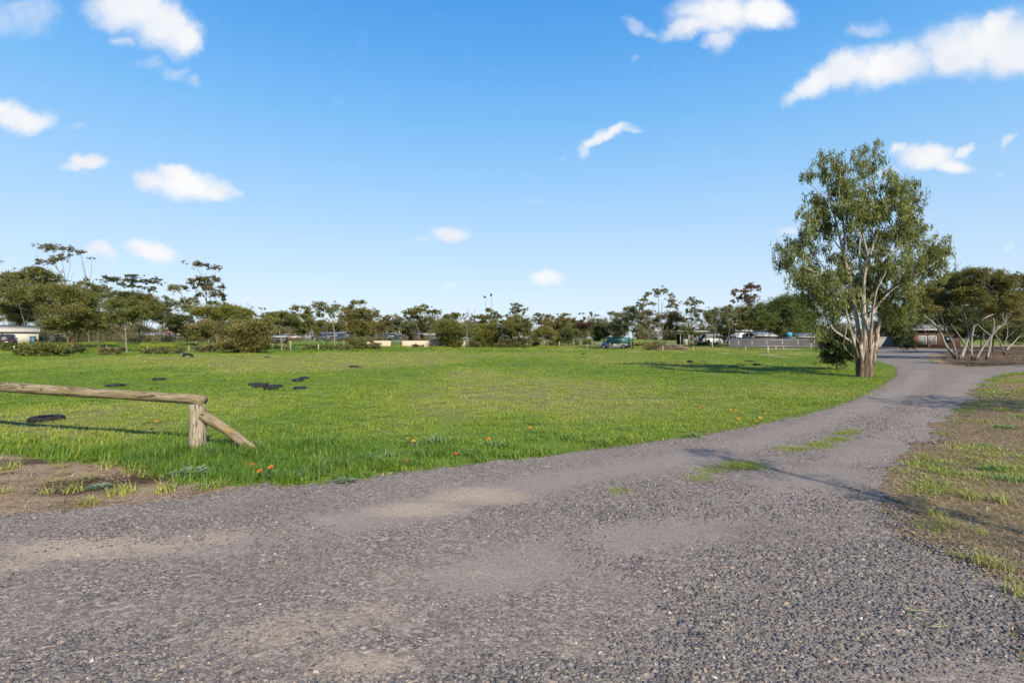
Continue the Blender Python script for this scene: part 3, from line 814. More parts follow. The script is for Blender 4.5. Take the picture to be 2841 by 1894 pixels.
def tree(fr, base, limbs, pads, pal, name, label, Y=None, cat='tree', w=0.3, leaf=0.2, dens=1.0, bark='grey', hang=0.0, depthk=0.75, rc=None, group=None, sub=False, lw=0.55, k=22, flat=0.7, pads2=None, pal2=None):
    if Y is None:
        b = gpt(fr, base); Y = b[1]
    else:
        b = world(fr, base, Y); b[2] = float(terrain(b[0], Y))
    pads = [p if len(p) > 4 else (*p, 1.0) for p in pads]
    allp = pads + [p if len(p) > 4 else (*p, 1.0) for p in (pads2 or [])]
    xsx = [p[0] for p in allp]
    pxm = Y / F / fr[2]
    cw = ((max(p[0] + p[2] for p in allp) - min(p[0] - p[2] for p in allp)) * pxm / 2) if allp else 1.0
    D = cw * depthk
    root = thing(name, b, label, cat, 0, group)
    wood = MB(); wk = .66 if Y > 60 else .60
    if not limbs:
        if allp:
            cxm = np.mean(xsx); cym = np.mean([p[1] for p in allp])
            limbs = [(w, w * .5, [base, (base[0] * .6 + cxm * .4, base[1] * .5 + cym * .5), (cxm, cym)])]
    S = np.zeros((0, 3)); SR = np.zeros(0)
    for li, lim in enumerate(limbs):
        if isinstance(lim[0], (int, float)) : w0, w1, pl = lim
        else:
            w0, w1, pl = (w if li == 0 else w * .7), w * .25, lim
        P = [world(fr, p, Y) - b for p in pl]
        f0 = np.array(P[0])
        if li == 0 or pl[0] == base or (fr[1] + pl[0][1] / fr[2]) > spx(fr, base)[1] - 0.02 * F / Y * 8:
            d0 = 0.0; P[0][2] = min(P[0][2], -0.08) if (li == 0 or abs(P[0][2]) < .35) else P[0][2]
            if li == 0: P[0] = np.array([0, 0, -0.1]) if abs(P[0][0]) < .6 * cw else np.array([P[0][0], 0, -.1])
            bd = rng.uniform(-.12, .12) * min(cw, 3)
        else:
            if len(S):
                dd = np.hypot(S[:, 0] - f0[0], S[:, 2] - f0[2]); j = dd.argmin()
                d0 = S[j, 1] if dd[j] < 0.5 + .1 * cw else 0.0
                if dd[j] < 0.35: P[0] = S[j].copy()
                w0 = min(w0, 2 * SR[j] * 1.0)
            else: d0 = 0.0
            bd = 0.0
        de = d0 + rng.uniform(-.95, .25) * D
        lens = np.concatenate([[0], np.cumsum([np.linalg.norm(P[i + 1] - P[i]) for i in range(len(P) - 1)])]); tt = lens / max(lens[-1], 1e-6)
        keep0 = P[0].copy()
        for i in range(len(P)):
            dy = (d0 + bd * (1 - tt[i])) + (de - d0) * tt[i] ** 1.3
            P[i] = world(fr, pl[i], Y + dy) - b
        if li == 0 or d0 != 0.0 or keep0[2] <= 0: P[0] = keep0
        P = smooth_poly(P, 2)
        m = len(P); t = np.linspace(0, 1, m)
        R = (w0 * (1 - t) + w1 * t) / 2 * wk
        if li == 0 or bd: R = R * (1 + 0.35 * np.exp(-t * 9))
        wood.tube(P, R, 8 if w0 > .12 else 5, jit=.10)
        p2, r2 = resample(P, R, max(.12, cw * .06)); S = np.vstack([S, p2]); SR = np.concatenate([SR, r2])
    LB = MB(); LB2 = MB() if pads2 else None
    for pi, (x, y, rx, ry, dn) in enumerate(allp):
        L_ = LB if pi < len(pads) else LB2
        c = world(fr, (x, y), Y) - b
        kk = 1.15 if ry >= 42 else 1.12
        rxm, rzm = rx * pxm * kk, ry * pxm * kk * (1.25 if ry < 32 else 1)
        rym = min(max(rxm, rzm) * 1.0, cw * .9)
        room = max(D - rym * .5, 0.05)
        # attach to the nearest limb that lies below
        if len(S):
            dz = c[2] - S[:, 2]
            cost = np.hypot(S[:, 0] - c[0], dz) + np.where(dz < 0.1, 1.5 * (0.1 - dz), 0)
            j = cost.argmin(); a = S[j]
            c = world(fr, (x, y), Y + np.clip(a[1] + .14 * D + rng.uniform(-1, 1) * min(room, .28 * cw + cost[j] * .6), -D, D)) - b
            mid = (a + c) / 2 + np.array([rng.normal(0, .06), rng.normal(0, .06), rng.uniform(-.12, .12)]) * np.linalg.norm(c - a)
            bp = smooth_poly([a, mid, c + np.array([0, 0, -rzm * .15])], 2)
            r0 = min(SR[j] * .75, .02 + .035 * np.linalg.norm(c - a) * lw * 2 + .012 * rxm)
            wood.tube(bp, np.linspace(r0, max(.25 * r0, .006), len(bp)), 5, cap=False)
            # secondary twigs
            for _ in range(int(3 + 2 * min(4, rxm))):
                d = rng.normal(0, 1, 3); d[2] = abs(d[2]) * .8; d /= np.linalg.norm(d)
                e = c + d * np.array([rxm, rym, rzm]) * .8
                s0 = bp[rng.integers(len(bp) // 2, len(bp))]
                wood.tube(smooth_poly([s0, (s0 + e) / 2 + np.array([0, 0, -.1 * rzm]), e], 1), np.linspace(max(.35 * r0, .008), .004, 6), 3, cap=False)
        else:
            c = world(fr, (x, y), Y + rng.uniform(-1, 1) * room) - b
        rcl = rc if rc else np.clip(.30 * math.sqrt(rxm * rzm) + .10, .18, .55)
        area = math.pi * rxm * max(rzm, .5 * rcl)
        lw_ = leaf * (.52 if not hang else .22)
        nleaf = 5.2 * dens * dn * area / (leaf * lw_ * .5) * min(1.5, .75 + .35 * rym / max(rxm, .1))
        nc = max(3, int(nleaf / k))
        nt_ = max(6, int(3 + area * 1.6))
        d = rng.normal(0, 1, (nt_, 3)); d /= np.linalg.norm(d, axis=1)[:, None]
        d[:, 2] = np.where((d[:, 2] < -.1) & (rng.random(nt_) < .6), -d[:, 2], d[:, 2])
        T = c + d * (rng.random(nt_) ** .33)[:, None] * np.array([rxm, rym, rzm]) * .88
        tt2 = np.clip(.5 + .27 * rng.normal(0, 1, nt_), 0, 1)
        ti = rng.integers(0, nt_, nc)
        trd = np.clip(.34 * math.sqrt(rxm * rzm), .12, .75) * rng.uniform(.7, 1.3, nt_)
        C = T[ti] + rng.normal(0, .62, (nc, 3)) * trd[ti][:, None] * np.array([1.1, 1.1, .62 if flat > .5 else .4])
        gz = rng.random(nc) < (.16 if ry >= 34 else .5)
        C[gz] = c + rng.normal(0, .55, (int(gz.sum()), 3)) * np.array([rxm, rym, rzm])
        ct = np.clip(tt2[ti] + .16 * rng.normal(0, 1, nc), 0, 1)
        leaves(L_, C, rcl * .8 * rng.uniform(.7, 1.25, nc), k, leaf, lw_, hang, flat, ct)
    if wood.n: wood.build('trunk' if allp else 'trunk', BARK[bark], root, True)
    if LB.n: LB.build('crown', PAL[pal], root)
    if LB2 is not None and LB2.n: LB2.build('crown', PAL[pal2], root)
    return root


# ---- left group (behind the log rail and paddock)
tree(A_, (330, 1345), [(.45, .12, [(330, 1345), (310, 1150), (200, 800)]), (.3, .08, [(310, 1150), (420, 800), (450, 560)]), (.25, .06, [(300, 1000), (60, 760)])],
     [(60, 650, 120, 110), (220, 610, 150, 120), (420, 510, 110, 75), (480, 580, 110, 80), (330, 720, 190, 120), (40, 560, 70, 35), (630, 560, 90, 65), (120, 790, 150, 100), (20, 780, 60, 120), (140, 555, 60, 35), (560, 650, 100, 60)],
     'olive', 'gum_tree', 'big spreading olive brown gum at the left edge, behind the parked four wheel drive', Y=97, w=.45, leaf=.24, dens=.85)
tree(A_, (820, 1330), [(.30, .08, [(820, 1330), (815, 900), (810, 640), (700, 470), (640, 400), (510, 380)]), (.16, .05, [(810, 640), (765, 450), (750, 340)]), (.16, .05, [(812, 640), (850, 450), (845, 300)]), (.14, .05, [(700, 470), (650, 340), (630, 240)]), (.1, .04, [(690, 450), (575, 290), (560, 225)]), (.07, .03, [(850, 640), (880, 490)]), (.10, .04, [(720, 600), (690, 500), (600, 500)]), (.06, .02, [(590, 460), (445, 330), (430, 240)]), (.06, .02, [(500, 330), (505, 260)])],
     [(630, 205, 125, 30), (560, 225, 55, 22), (820, 222, 48, 24), (882, 246, 28, 16), (858, 290, 34, 16), (510, 382, 65, 27), (630, 352, 58, 30), (715, 332, 66, 26), (625, 392, 42, 24), (748, 292, 28, 14), (742, 605, 55, 18), (820, 370, 16, 10), (465, 212, 22, 8)],
     'brown', 'gum_tree', 'tallest gum on the left, open bare limbs carrying flat brown topped leaf pads', Y=100, w=.3, leaf=.22, dens=.75, lw=.4)
tree(A_, (1075, 1250), [(.26, .08, [(1075, 1250), (1070, 900), (1050, 620), (1010, 420), (970, 270)]), (.12, .05, [(1090, 700), (1095, 560), (1110, 440), (1105, 345)]), (.08, .03, [(1045, 600), (1000, 480), (980, 380)])],
     [(970, 260, 48, 22), (945, 275, 25, 14), (1000, 268, 30, 14), (1100, 335, 30, 13), (1035, 600, 30, 22)],
     'brown', 'gum_tree', 'slender twin stemmed gum topped by two tiny leaf tufts, beside the tallest gum', Y=99, w=.22, leaf=.22, dens=.75, lw=.4)
tree(A_, (1180, 1330), [(.3, .1, [(1180, 1330), (1190, 1000), (1230, 780)])],
     [(1250, 705, 100, 45), (1215, 790, 110, 75), (1170, 900, 100, 75), (1300, 780, 100, 70), (1130, 800, 70, 70), (960, 650, 70, 40), (1330, 880, 80, 60), (1380, 790, 70, 60)],
     'grey', 'gum_tree', 'pale grey green gum filling the gap right of the dark domed tree', Y=96, w=.3, leaf=.24, dens=.6)
tree(A_, (1690, 1330), [(.32, .1, [(1690, 1330), (1680, 1000), (1665, 780), (1665, 680)]), (.15, .05, [(1670, 800), (1600, 720), (1560, 650)]), (.12, .04, [(1670, 860), (1480, 770), (1420, 690), (1340, 610)]), (.12, .04, [(1690, 900), (1720, 760), (1760, 690)]), (.1, .03, [(1480, 770), (1460, 690), (1450, 640)]), (.14, .04, [(1700, 950), (1850, 760), (1900, 640)])],
     [(1290, 568, 70, 18), (1420, 596, 130, 22), (1600, 546, 100, 18), (1640, 606, 92, 24), (1450, 642, 50, 18), (1610, 672, 85, 20), (1720, 688, 40, 14), (1760, 610, 70, 20), (1270, 605, 40, 14), (1870, 630, 66, 20), (1890, 590, 60, 16), (1860, 690, 40, 16), (1830, 720, 60, 18)],
     'dark', 'umbrella_tree', 'flat topped umbrella tree in dark horizontal layers, left of the tall clump crowned gum', Y=98, w=.3, leaf=.22, dens=1.0, lw=.4, flat=.35)
tree(A_, (575, 1352), [(.34, .10, [(560, 1355), (500, 1265), (400, 1180), (330, 1120), (40, 1050)]), (.28, .10, [(565, 1350), (545, 1180), (530, 1050), (470, 930)]), (.18, .06, [(575, 1340), (600, 1250), (640, 1230)]), (.24, .08, [(390, 1372), (300, 1230), (265, 1170), (180, 1080)]), (.2, .06, [(330, 1120), (200, 1010), (70, 950)]), (.16, .05, [(690, 1340), (720, 1250), (640, 1220)]), (.18, .06, [(740, 1355), (700, 1230), (690, 1150)])],
     [(100, 930, 190, 90), (320, 850, 170, 120), (430, 990, 180, 110), (250, 1070, 120, 75), (30, 1000, 90, 90), (200, 1000, 120, 80), (500, 870, 120, 90), (600, 1120, 110, 70), (20, 900, 60, 60), (230, 780, 90, 60), (360, 1060, 90, 50), (700, 1150, 90, 60)],
     'gold', 'mallee_tree', 'wide golden brown mallee with leaning pale stems, in front of the white garage wall', w=.32, leaf=.19, bark='pale', dens=.95)
tree(A_, (895, 1422), [(.40, .12, [(870, 1425), (825, 1260), (720, 1080), (570, 920), (480, 890)]), (.3, .1, [(890, 1422), (905, 1200), (850, 1000), (800, 860)]), (.28, .1, [(925, 1422), (960, 1250), (1070, 850), (1070, 720)]), (.2, .08, [(935, 1420), (1030, 1250), (1060, 1160)]), (.14, .05, [(740, 1100), (700, 900), (690, 800)]), (.14, .05, [(860, 1010), (950, 850)])],
     [(610, 800, 180, 110), (830, 830, 240, 120), (1050, 710, 95, 85), (930, 760, 110, 70), (950, 980, 230, 130), (850, 1110, 140, 95), (650, 1110, 140, 75), (1010, 880, 130, 120), (690, 960, 160, 100), (560, 720, 110, 60), (760, 700, 120, 55), (870, 1180, 100, 50), (1100, 800, 50, 60), (730, 1170, 80, 40)],
     'olive', 'mallee_tree', 'large dark domed tree with red brown forked trunks, standing on the paddock edge at left', w=.4, leaf=.17, bark='red', dens=1.15)
tree(A_, (1140, 1420), [(.22, .12, [(1140, 1420), (1110, 1300), (1100, 1180)]), (.18, .10, [(1195, 1415), (1195, 1250), (1185, 1150)]), (.1, .04, [(1150, 1400), (1170, 1370)])],
     [(1090, 1130, 120, 110), (1200, 1100, 125, 110), (1150, 1010, 110, 75), (1050, 1180, 80, 60), (1260, 1160, 70, 60)],
     'bushy', 'mallee_tree', 'small round olive green tree on two short brown trunks, right of the red trunked dome', w=.22, leaf=.16, bark='red')
tree(B_, (235, 1350), [(.34, .12, [(250, 1362), (238, 1160), (215, 1110), (150, 1025)]), (.2, .08, [(240, 1150), (250, 1000), (260, 900)]), (.3, .12, [(200, 1335), (190, 1180), (90, 1130)]), (.2, .08, [(265, 1210), (340, 1110), (400, 1010)]), (.18, .06, [(190, 1180), (110, 1000), (60, 900)])],
     [(60, 720, 150, 85), (200, 750, 160, 75), (320, 790, 70, 50), (250, 880, 230, 100), (90, 830, 150, 95), (400, 890, 140, 75), (470, 830, 85, 75), (-60, 780, 110, 70), (330, 960, 150, 80), (530, 890, 50, 50), (150, 960, 130, 70)],
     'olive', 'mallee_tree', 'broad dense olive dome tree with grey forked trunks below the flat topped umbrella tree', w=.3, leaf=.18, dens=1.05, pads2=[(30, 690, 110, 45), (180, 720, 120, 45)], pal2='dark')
tree(A_, (1535, 1470), [(.34, .13, [(1535, 1472), (1520, 1330), (1525, 1200), (1445, 1090)]), (.2, .06, [(1525, 1200), (1640, 1085), (1710, 1050)]), (.12, .04, [(1525, 1330), (1460, 1250), (1390, 1200)]), (.12, .05, [(1540, 1470), (1590, 1440), (1610, 1490)]), (.14, .05, [(1525, 1200), (1550, 1080), (1545, 980)])],
     [(1420, 920, 140, 85), (1550, 895, 160, 80), (1660, 985, 105, 90), (1560, 1050, 190, 80), (1390, 1020, 110, 65), (1470, 1120, 90, 45), (1720, 1040, 70, 60)],
     'bushy', 'mallee_tree', 'light olive tree with crooked bone pale trunk, first tree right of the low spreading shrub', w=.34, leaf=.16, bark='pale', dens=.8)
# ---- centre left
tree(B_, (1120, 1280), [(.36, .14, [(1120, 1280), (1110, 1000), (1100, 820), (1075, 700), (950, 600), (915, 540)]), (.24, .08, [(1102, 820), (1092, 680), (1090, 560), (1030, 440), (970, 320)]), (.2, .06, [(1130, 900), (1140, 740), (1175, 600), (1200, 500)]), (.14, .04, [(1150, 820), (1165, 740), (1270, 640)]), (.08, .03, [(1090, 440), (1105, 360), (1115, 320)]), (.08, .03, [(1190, 480), (1205, 400), (1225, 345)]), (.07, .03, [(1030, 440), (1030, 350), (1020, 310)])],
     [(970, 258, 98, 40), (1120, 290, 52, 34), (1220, 300, 60, 32), (1265, 325, 26, 14), (895, 498, 68, 46), (1030, 485, 85, 55), (1190, 468, 75, 48), (1080, 545, 100, 50), (1310, 575, 42, 42), (1170, 600, 95, 55), (1005, 680, 66, 42), (1230, 690, 85, 42), (1335, 745, 36, 52), (1195, 790, 55, 45), (940, 585, 30, 24), (1085, 460, 70, 32), (1300, 680, 40, 36)],
     'brown', 'gum_tree', 'tall gum with stacked rounded leaf clumps, sky between them, highest at centre left', Y=96, w=.36, leaf=.22, dens=.85)
tree(B_, (950, 1270), [(.42, .16, [(950, 1270), (930, 1080), (910, 1010), (850, 880), (790, 760), (740, 640)]), (.2, .06, [(905, 1010), (770, 920), (690, 880), (620, 820)]), (.14, .05, [(850, 880), (830, 820)]), (.14, .05, [(870, 1110), (800, 1050), (700, 1000)]), (.1, .04, [(905, 930), (870, 850), (910, 790)])],
     [(690, 595, 108, 55), (790, 590, 50, 42), (600, 600, 36, 40), (645, 800, 78, 55), (800, 785, 105, 58), (755, 870, 120, 45), (895, 735, 60, 35), (545, 725, 52, 32), (950, 770, 40, 30), (860, 830, 70, 40)],
     'grey', 'gum_tree', 'leaning pale limbed gum with a single high round tuft, left of the stacked clump gum', Y=90, w=.4, leaf=.2, bark='pale', dens=.8)
tree(B_, (520, 1230), [(.25, .08, [(520, 1230), (500, 1130), (480, 1040)]), (.14, .05, [(510, 1160), (560, 1080)]), (.14, .05, [(440, 1220), (445, 1130), (470, 1050)])],
     [(500, 960, 110, 60), (570, 1030, 90, 55), (430, 1010, 80, 55), (520, 1080, 80, 35, .5), (620, 960, 70, 45)],
     'brown', 'gum_tree', 'brown leaved tree with spindly stems behind the silver car', Y=110, w=.25, leaf=.22, bark='pale', dens=.7)
tree(B_, (840, 1300), [(.25, .1, [(840, 1300), (820, 1200), (740, 1100)])],
     [(700, 1050, 140, 80), (800, 1150, 120, 95), (610, 1080, 70, 55), (850, 1230, 70, 65), (760, 1000, 110, 50), (900, 1260, 60, 50), (650, 1130, 60, 35)],
     'dark', 'mallee_tree', 'very dark green rounded tree reaching the ground, just right of the blue sedan', Y=84, w=.25, leaf=.18, dens=1.2)
tree(B_, (1240, 1320), [(.3, .1, [(1240, 1320), (1230, 1110), (1160, 1010)]), (.2, .08, [(1232, 1120), (1330, 1060), (1320, 960)]), (.2, .08, [(1400, 1310), (1390, 1100), (1440, 960)])],
     [(1100, 940, 170, 95), (1290, 885, 240, 75), (1450, 945, 240, 85), (1590, 930, 120, 60), (1300, 1000, 190, 65), (1690, 935, 60, 34), (1020, 900, 90, 50), (1400, 860, 130, 40), (960, 960, 60, 60)],
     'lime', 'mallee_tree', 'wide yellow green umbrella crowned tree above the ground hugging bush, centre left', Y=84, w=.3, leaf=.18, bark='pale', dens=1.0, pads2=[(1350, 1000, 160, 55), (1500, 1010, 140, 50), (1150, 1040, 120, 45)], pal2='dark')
tree(B_, (1050, 1410), [(.22, .10, [(1050, 1412), (1085, 1300), (1095, 1240), (1060, 1160)]), (.1, .04, [(1090, 1290), (1140, 1250)]), (.2, .1, [(1215, 1362), (1205, 1270), (1185, 1200), (1150, 1150)])],
     [(1050, 1120, 165, 95), (990, 1170, 105, 80), (1140, 1130, 105, 90), (1060, 1220, 110, 45), (1180, 1180, 50, 60)],
     'gold', 'mallee_tree', 'small rounded tree on two thin white trunks, left of the ground hugging bush', w=.22, leaf=.15, bark='pale', dens=1.0)
tree(B_, (1610, 1465), [(.2, .08, [(1610, 1465), (1620, 1350), (1700, 1290)]), (.16, .06, [(1560, 1460), (1500, 1300), (1430, 1200)]), (.14, .05, [(1700, 1460), (1800, 1280)])],
     [(1500, 1140, 230, 115), (1690, 1100, 230, 105), (1400, 1250, 145, 115), (1600, 1280, 270, 115), (1840, 1140, 110, 135), (1490, 1390, 200, 70), (1740, 1390, 140, 55), (1850, 1300, 100, 110), (1330, 1360, 70, 70, .7), (1660, 1420, 200, 40), (1880, 1400, 70, 60)],
     'gold', 'bush', 'largest ground hugging olive bush on the paddock edge, its leaves reaching the grass', cat='bush', w=.2, leaf=.15, bark='pale', dens=1.15)
tree(C_, (145, 900), [(.22, .07, [(145, 900), (142, 600), (146, 400), (146, 330)]), (.06, .03, [(147, 420), (190, 335)])],
     [(142, 325, 33, 9), (195, 330, 18, 8)], 'dark', 'umbrella_tree', 'very thin tall tree whose two tiny flat tufts poke above the ground hugging bush', Y=118, w=.2, leaf=.24, flat=.4)
tree(C_, (260, 900), [(.3, .1, [(260, 900), (255, 600), (260, 420)])], [(260, 415, 72, 32), (160, 470, 60, 40), (330, 440, 70, 40), (40, 420, 40, 40), (520, 400, 60, 26), (430, 420, 70, 30)],
     'brown', 'gum_tree', 'brownish gum peeping over the forked white trunked tree', Y=100, w=.3, leaf=.24, dens=.8)
tree(C_, (485, 1012), [(.30, .13, [(488, 1020), (478, 930), (470, 865), (455, 780), (440, 650), (385, 575)]), (.2, .07, [(472, 870), (560, 780), (615, 720), (625, 640)]), (.12, .05, [(470, 860), (405, 820)]), (.12, .05, [(440, 650), (500, 580)]), (.1, .04, [(590, 740), (530, 650)])],
     [(390, 470, 140, 70), (580, 480, 170, 80), (300, 520, 90, 60), (690, 550, 105, 70), (530, 425, 100, 36), (660, 430, 70, 40), (440, 540, 150, 50)],
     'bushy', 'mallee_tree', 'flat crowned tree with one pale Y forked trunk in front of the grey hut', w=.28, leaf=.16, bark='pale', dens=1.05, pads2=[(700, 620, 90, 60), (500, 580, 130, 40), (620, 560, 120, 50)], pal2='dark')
tree(C_, (915, 975), [(.2, .1, [(915, 975), (925, 880), (940, 760), (900, 560)]), (.14, .06, [(895, 975), (905, 880)]), (.1, .04, [(930, 880), (985, 690)])],
     [(750, 325, 85, 50), (870, 350, 75, 50), (850, 430, 95, 55), (900, 520, 125, 80), (800, 590, 110, 80), (900, 640, 110, 70), (680, 330, 40, 26), (920, 400, 45, 50), (770, 700, 110, 50)],
     'olive', 'gum_tree', 'dark olive gum with ragged top and paired thin stems, left of the pale open gum', Y=80, w=.2, leaf=.19, bark='pale', dens=.95)
tree(C_, (1345, 1000), [(.28, .10, [(1345, 1002), (1345, 850), (1335, 700), (1310, 520), (1250, 390)]), (.15, .05, [(1338, 720), (1410, 630), (1450, 590)]), (.14, .05, [(1352, 950), (1440, 860)]), (.12, .05, [(1345, 850), (1270, 820), (1210, 790)]), (.12, .04, [(1320, 560), (1180, 480), (1090, 400)]), (.12, .04, [(1315, 540), (1370, 400)])],
     [(1070, 262, 118, 42), (1180, 330, 140, 55), (1345, 300, 74, 50), (1270, 380, 110, 60), (1080, 395, 55, 55), (1390, 330, 40, 40), (1130, 440, 60, 40), (1000, 290, 50, 36), (1300, 460, 60, 40, .6)],
     'grey', 'gum_tree', 'pale open gum with white branches against the sky, left of the golden dome tree', w=.36, leaf=.18, bark='pale', dens=.8)
tree(C_, (1210, 900), [(.14, .06, [(1210, 955), (1205, 800), (1180, 680)]), (.1, .04, [(1205, 800), (1240, 720)])],
     [(1110, 610, 120, 70), (1070, 690, 85, 55), (1250, 600, 70, 45), (1180, 560, 80, 40), (1400, 640, 80, 55), (1320, 600, 60, 34), (1420, 590, 50, 30)],
     'bushy', 'mallee_tree', 'low olive green crown in front of the white vans, below the pale open gum', Y=79, w=.14, leaf=.16, dens=.95)
tree(C_, (1650, 880), [(.34, .12, [(1650, 880), (1640, 700), (1640, 560), (1700, 400)]), (.26, .1, [(1622, 880), (1615, 650), (1540, 480)]), (.2, .08, [(1790, 850), (1800, 600), (1850, 450)])],
     [(1700, 240, 115, 36), (1600, 295, 70, 36), (1500, 360, 80, 52), (1640, 415, 210, 85), (1850, 395, 180, 80), (1950, 500, 130, 80), (1540, 560, 100, 90), (1750, 590, 220, 100), (1900, 640, 180, 75), (1780, 700, 140, 80), (1450, 460, 50, 50), (2040, 420, 50, 50), (1800, 220, 40, 30), (1650, 500, 150, 60)],
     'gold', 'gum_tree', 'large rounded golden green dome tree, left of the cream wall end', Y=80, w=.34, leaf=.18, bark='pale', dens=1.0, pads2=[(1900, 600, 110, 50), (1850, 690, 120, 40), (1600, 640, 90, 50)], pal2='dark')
tree(C_, (2120, 960), [(.26, .1, [(2120, 960), (2130, 780), (2160, 600)])],
     [(2200, 495, 70, 55), (2150, 600, 110, 80), (2180, 690, 85, 55), (2050, 690, 90, 55), (2230, 560, 55, 50), (2080, 600, 60, 60)],
     'brown', 'gum_tree', 'reddish brown leaved tree directly behind the left cream wall', Y=88, w=.26, leaf=.2)
tree(C_, (1770, 1000), [(.1, .05, [(1770, 1000), (1760, 900)])], [(1700, 890, 130, 75), (1800, 860, 100, 60), (1850, 940, 90, 45), (1630, 870, 70, 35), (1760, 960, 120, 40), (1950, 960, 110, 30), (2040, 930, 50, 30)],
     'olive', 'bush', 'spreading dull olive bush in front of the left end of the cream wall', cat='bush', w=.1, leaf=.14, dens=1.1)
# ---- centre
tree(D_, (675, 850), [(.34, .12, [(675, 850), (668, 700), (600, 570), (560, 500)]), (.26, .1, [(835, 850), (858, 660), (872, 480), (880, 400)]), (.16, .06, [(668, 700), (750, 680), (790, 600)]), (.14, .05, [(610, 580), (700, 470), (720, 400)]), (.12, .05, [(855, 660), (800, 590)])],
     [(630, 360, 170, 40), (700, 300, 110, 17), (520, 410, 115, 45), (860, 400, 70, 55), (950, 390, 60, 50), (650, 490, 110, 52), (740, 535, 80, 50), (855, 520, 55, 50), (800, 310, 40, 22), (1000, 420, 24, 34), (460, 480, 60, 40, .6)],
     'olive', 'gum_tree', 'arching gum with a bright green flattened top and two leaning trunks, above the cream wall', Y=102, w=.34, leaf=.22, dens=.8, pads2=[(600, 370, 140, 30), (520, 405, 80, 28)], pal2='lime')
tree(D_, (370, 850), [(.26, .1, [(370, 850), (365, 720), (340, 600)])],
     [(300, 490, 85, 55), (350, 560, 130, 75), (250, 600, 80, 70), (450, 620, 100, 70), (390, 680, 90, 40, .7), (270, 680, 70, 35, .6), (530, 580, 60, 50)],
     'grey', 'gum_tree', 'soft grey green tree with reddish trunk behind the gap in the cream wall', Y=100, w=.26, leaf=.22, bark='red', dens=.8)
tree(D_, (530, 850), [(.2, .08, [(530, 850), (530, 780)])], [(530, 765, 90, 50), (450, 720, 75, 40), (620, 700, 50, 36, .6), (560, 800, 80, 40)],
     'brown', 'bush', 'brown scrubby bush standing just above the cream wall', cat='bush', Y=103, w=.2, leaf=.2)
tree(D_, (730, 850), [(.2, .08, [(730, 850), (720, 700)])], [(720, 600, 80, 50), (760, 700, 90, 60, .7), (700, 790, 70, 40, .6), (880, 720, 50, 40, .5)],
     'olive', 'gum_tree', 'thin leaved tree between the two leaning trunks of the arching gum', Y=106, w=.2, leaf=.22, dens=.7)
tree(D_, (1110, 965), [(.16, .08, [(1110, 965), (1120, 880), (1140, 700)]), (.12, .05, [(1130, 960), (1200, 870), (1250, 760)]), (.1, .04, [(1085, 960), (1070, 900)])],
     [(1200, 480, 125, 55), (1150, 600, 205, 95), (1200, 715, 230, 95), (1100, 840, 130, 80), (1300, 750, 100, 90), (1240, 870, 140, 55), (1020, 660, 80, 70), (1110, 470, 50, 36), (1220, 430, 34, 28), (1300, 440, 34, 28), (1050, 540, 60, 36), (1350, 640, 70, 60), (1000, 760, 60, 40), (1130, 930, 100, 30)],
     'bushy', 'mallee_tree', 'dense dark green dome tree hiding the right part of the cream wall', w=.18, leaf=.15, dens=1.25)
tree(D_, (1455, 912), [(.42, .2, [(1455, 915), (1442, 720), (1432, 620), (1340, 515)]), (.24, .08, [(1438, 640), (1470, 490), (1462, 410), (1440, 320)]), (.16, .05, [(1445, 705), (1600, 612), (1640, 580)]), (.14, .05, [(1480, 485), (1570, 400), (1560, 330)]), (.08, .03, [(1570, 400), (1605, 345)]), (.08, .03, [(1465, 420), (1500, 320)]), (.08, .03, [(1340, 515), (1300, 450)]), (.08, .03, [(1520, 650), (1580, 560)]), (.1, .04, [(1400, 580), (1380, 420)])],
     [(1440, 440, 75, 18, .6), (1400, 480, 46, 22, .6), (1530, 520, 60, 20, .7), (1430, 540, 50, 18, .5)],
     'rust', 'dead_tree', 'half dead tree with bare bone coloured branches reaching above the dense green dome', w=.42, leaf=.18, bark='pale', dens=.7, lw=.3)
tree(D_, (1830, 920), [(.26, .1, [(1830, 920), (1835, 700), (1820, 500)]), (.12, .05, [(1825, 560), (1900, 460)])],
     [(1800, 370, 75, 36), (1890, 415, 75, 38), (1830, 480, 85, 45), (1950, 460, 46, 38), (1640, 470, 80, 34), (1560, 475, 50, 26), (1720, 480, 60, 30), (1900, 540, 90, 45), (1730, 560, 80, 50), (1690, 440, 40, 20)],
     'olive', 'gum_tree', 'rounded olive gum directly under the two floating tufts', Y=104, w=.26, leaf=.22, dens=.9)
tree(D_, (1755, 900), [(.24, .07, [(1755, 900), (1755, 500), (1750, 330), (1747, 170)]), (.05, .02, [(1752, 330), (1778, 310)])], [(1725, 140, 26, 13), (1740, 150, 16, 8)],
     'dark', 'umbrella_tree', 'lower of the two hair thin tall stems with one floating dark tuft', Y=125, w=.22, leaf=.24, flat=.45)
tree(D_, (1850, 900), [(.24, .07, [(1850, 900), (1852, 500), (1850, 300), (1838, 130)])], [(1830, 108, 24, 12), (1838, 118, 12, 7)],
     'dark', 'umbrella_tree', 'higher of the two hair thin tall stems with one floating dark tuft', Y=126, w=.22, leaf=.24, flat=.45)
tree(D_, (1760, 955), [(.16, .08, [(1760, 955), (1750, 860), (1750, 740)]), (.1, .05, [(1900, 950), (1890, 800)])],
     [(1690, 665, 130, 70), (1850, 640, 115, 62), (1750, 755, 220, 100), (1900, 760, 120, 80), (1640, 820, 115, 70), (1790, 860, 160, 55), (1600, 740, 60, 60), (1930, 690, 50, 50), (1720, 910, 200, 35), (1550, 860, 70, 40)],
     'lime', 'mallee_tree', 'dense rounded tree with yellow green tips, right of the half dead tree', w=.16, leaf=.15, dens=1.2)
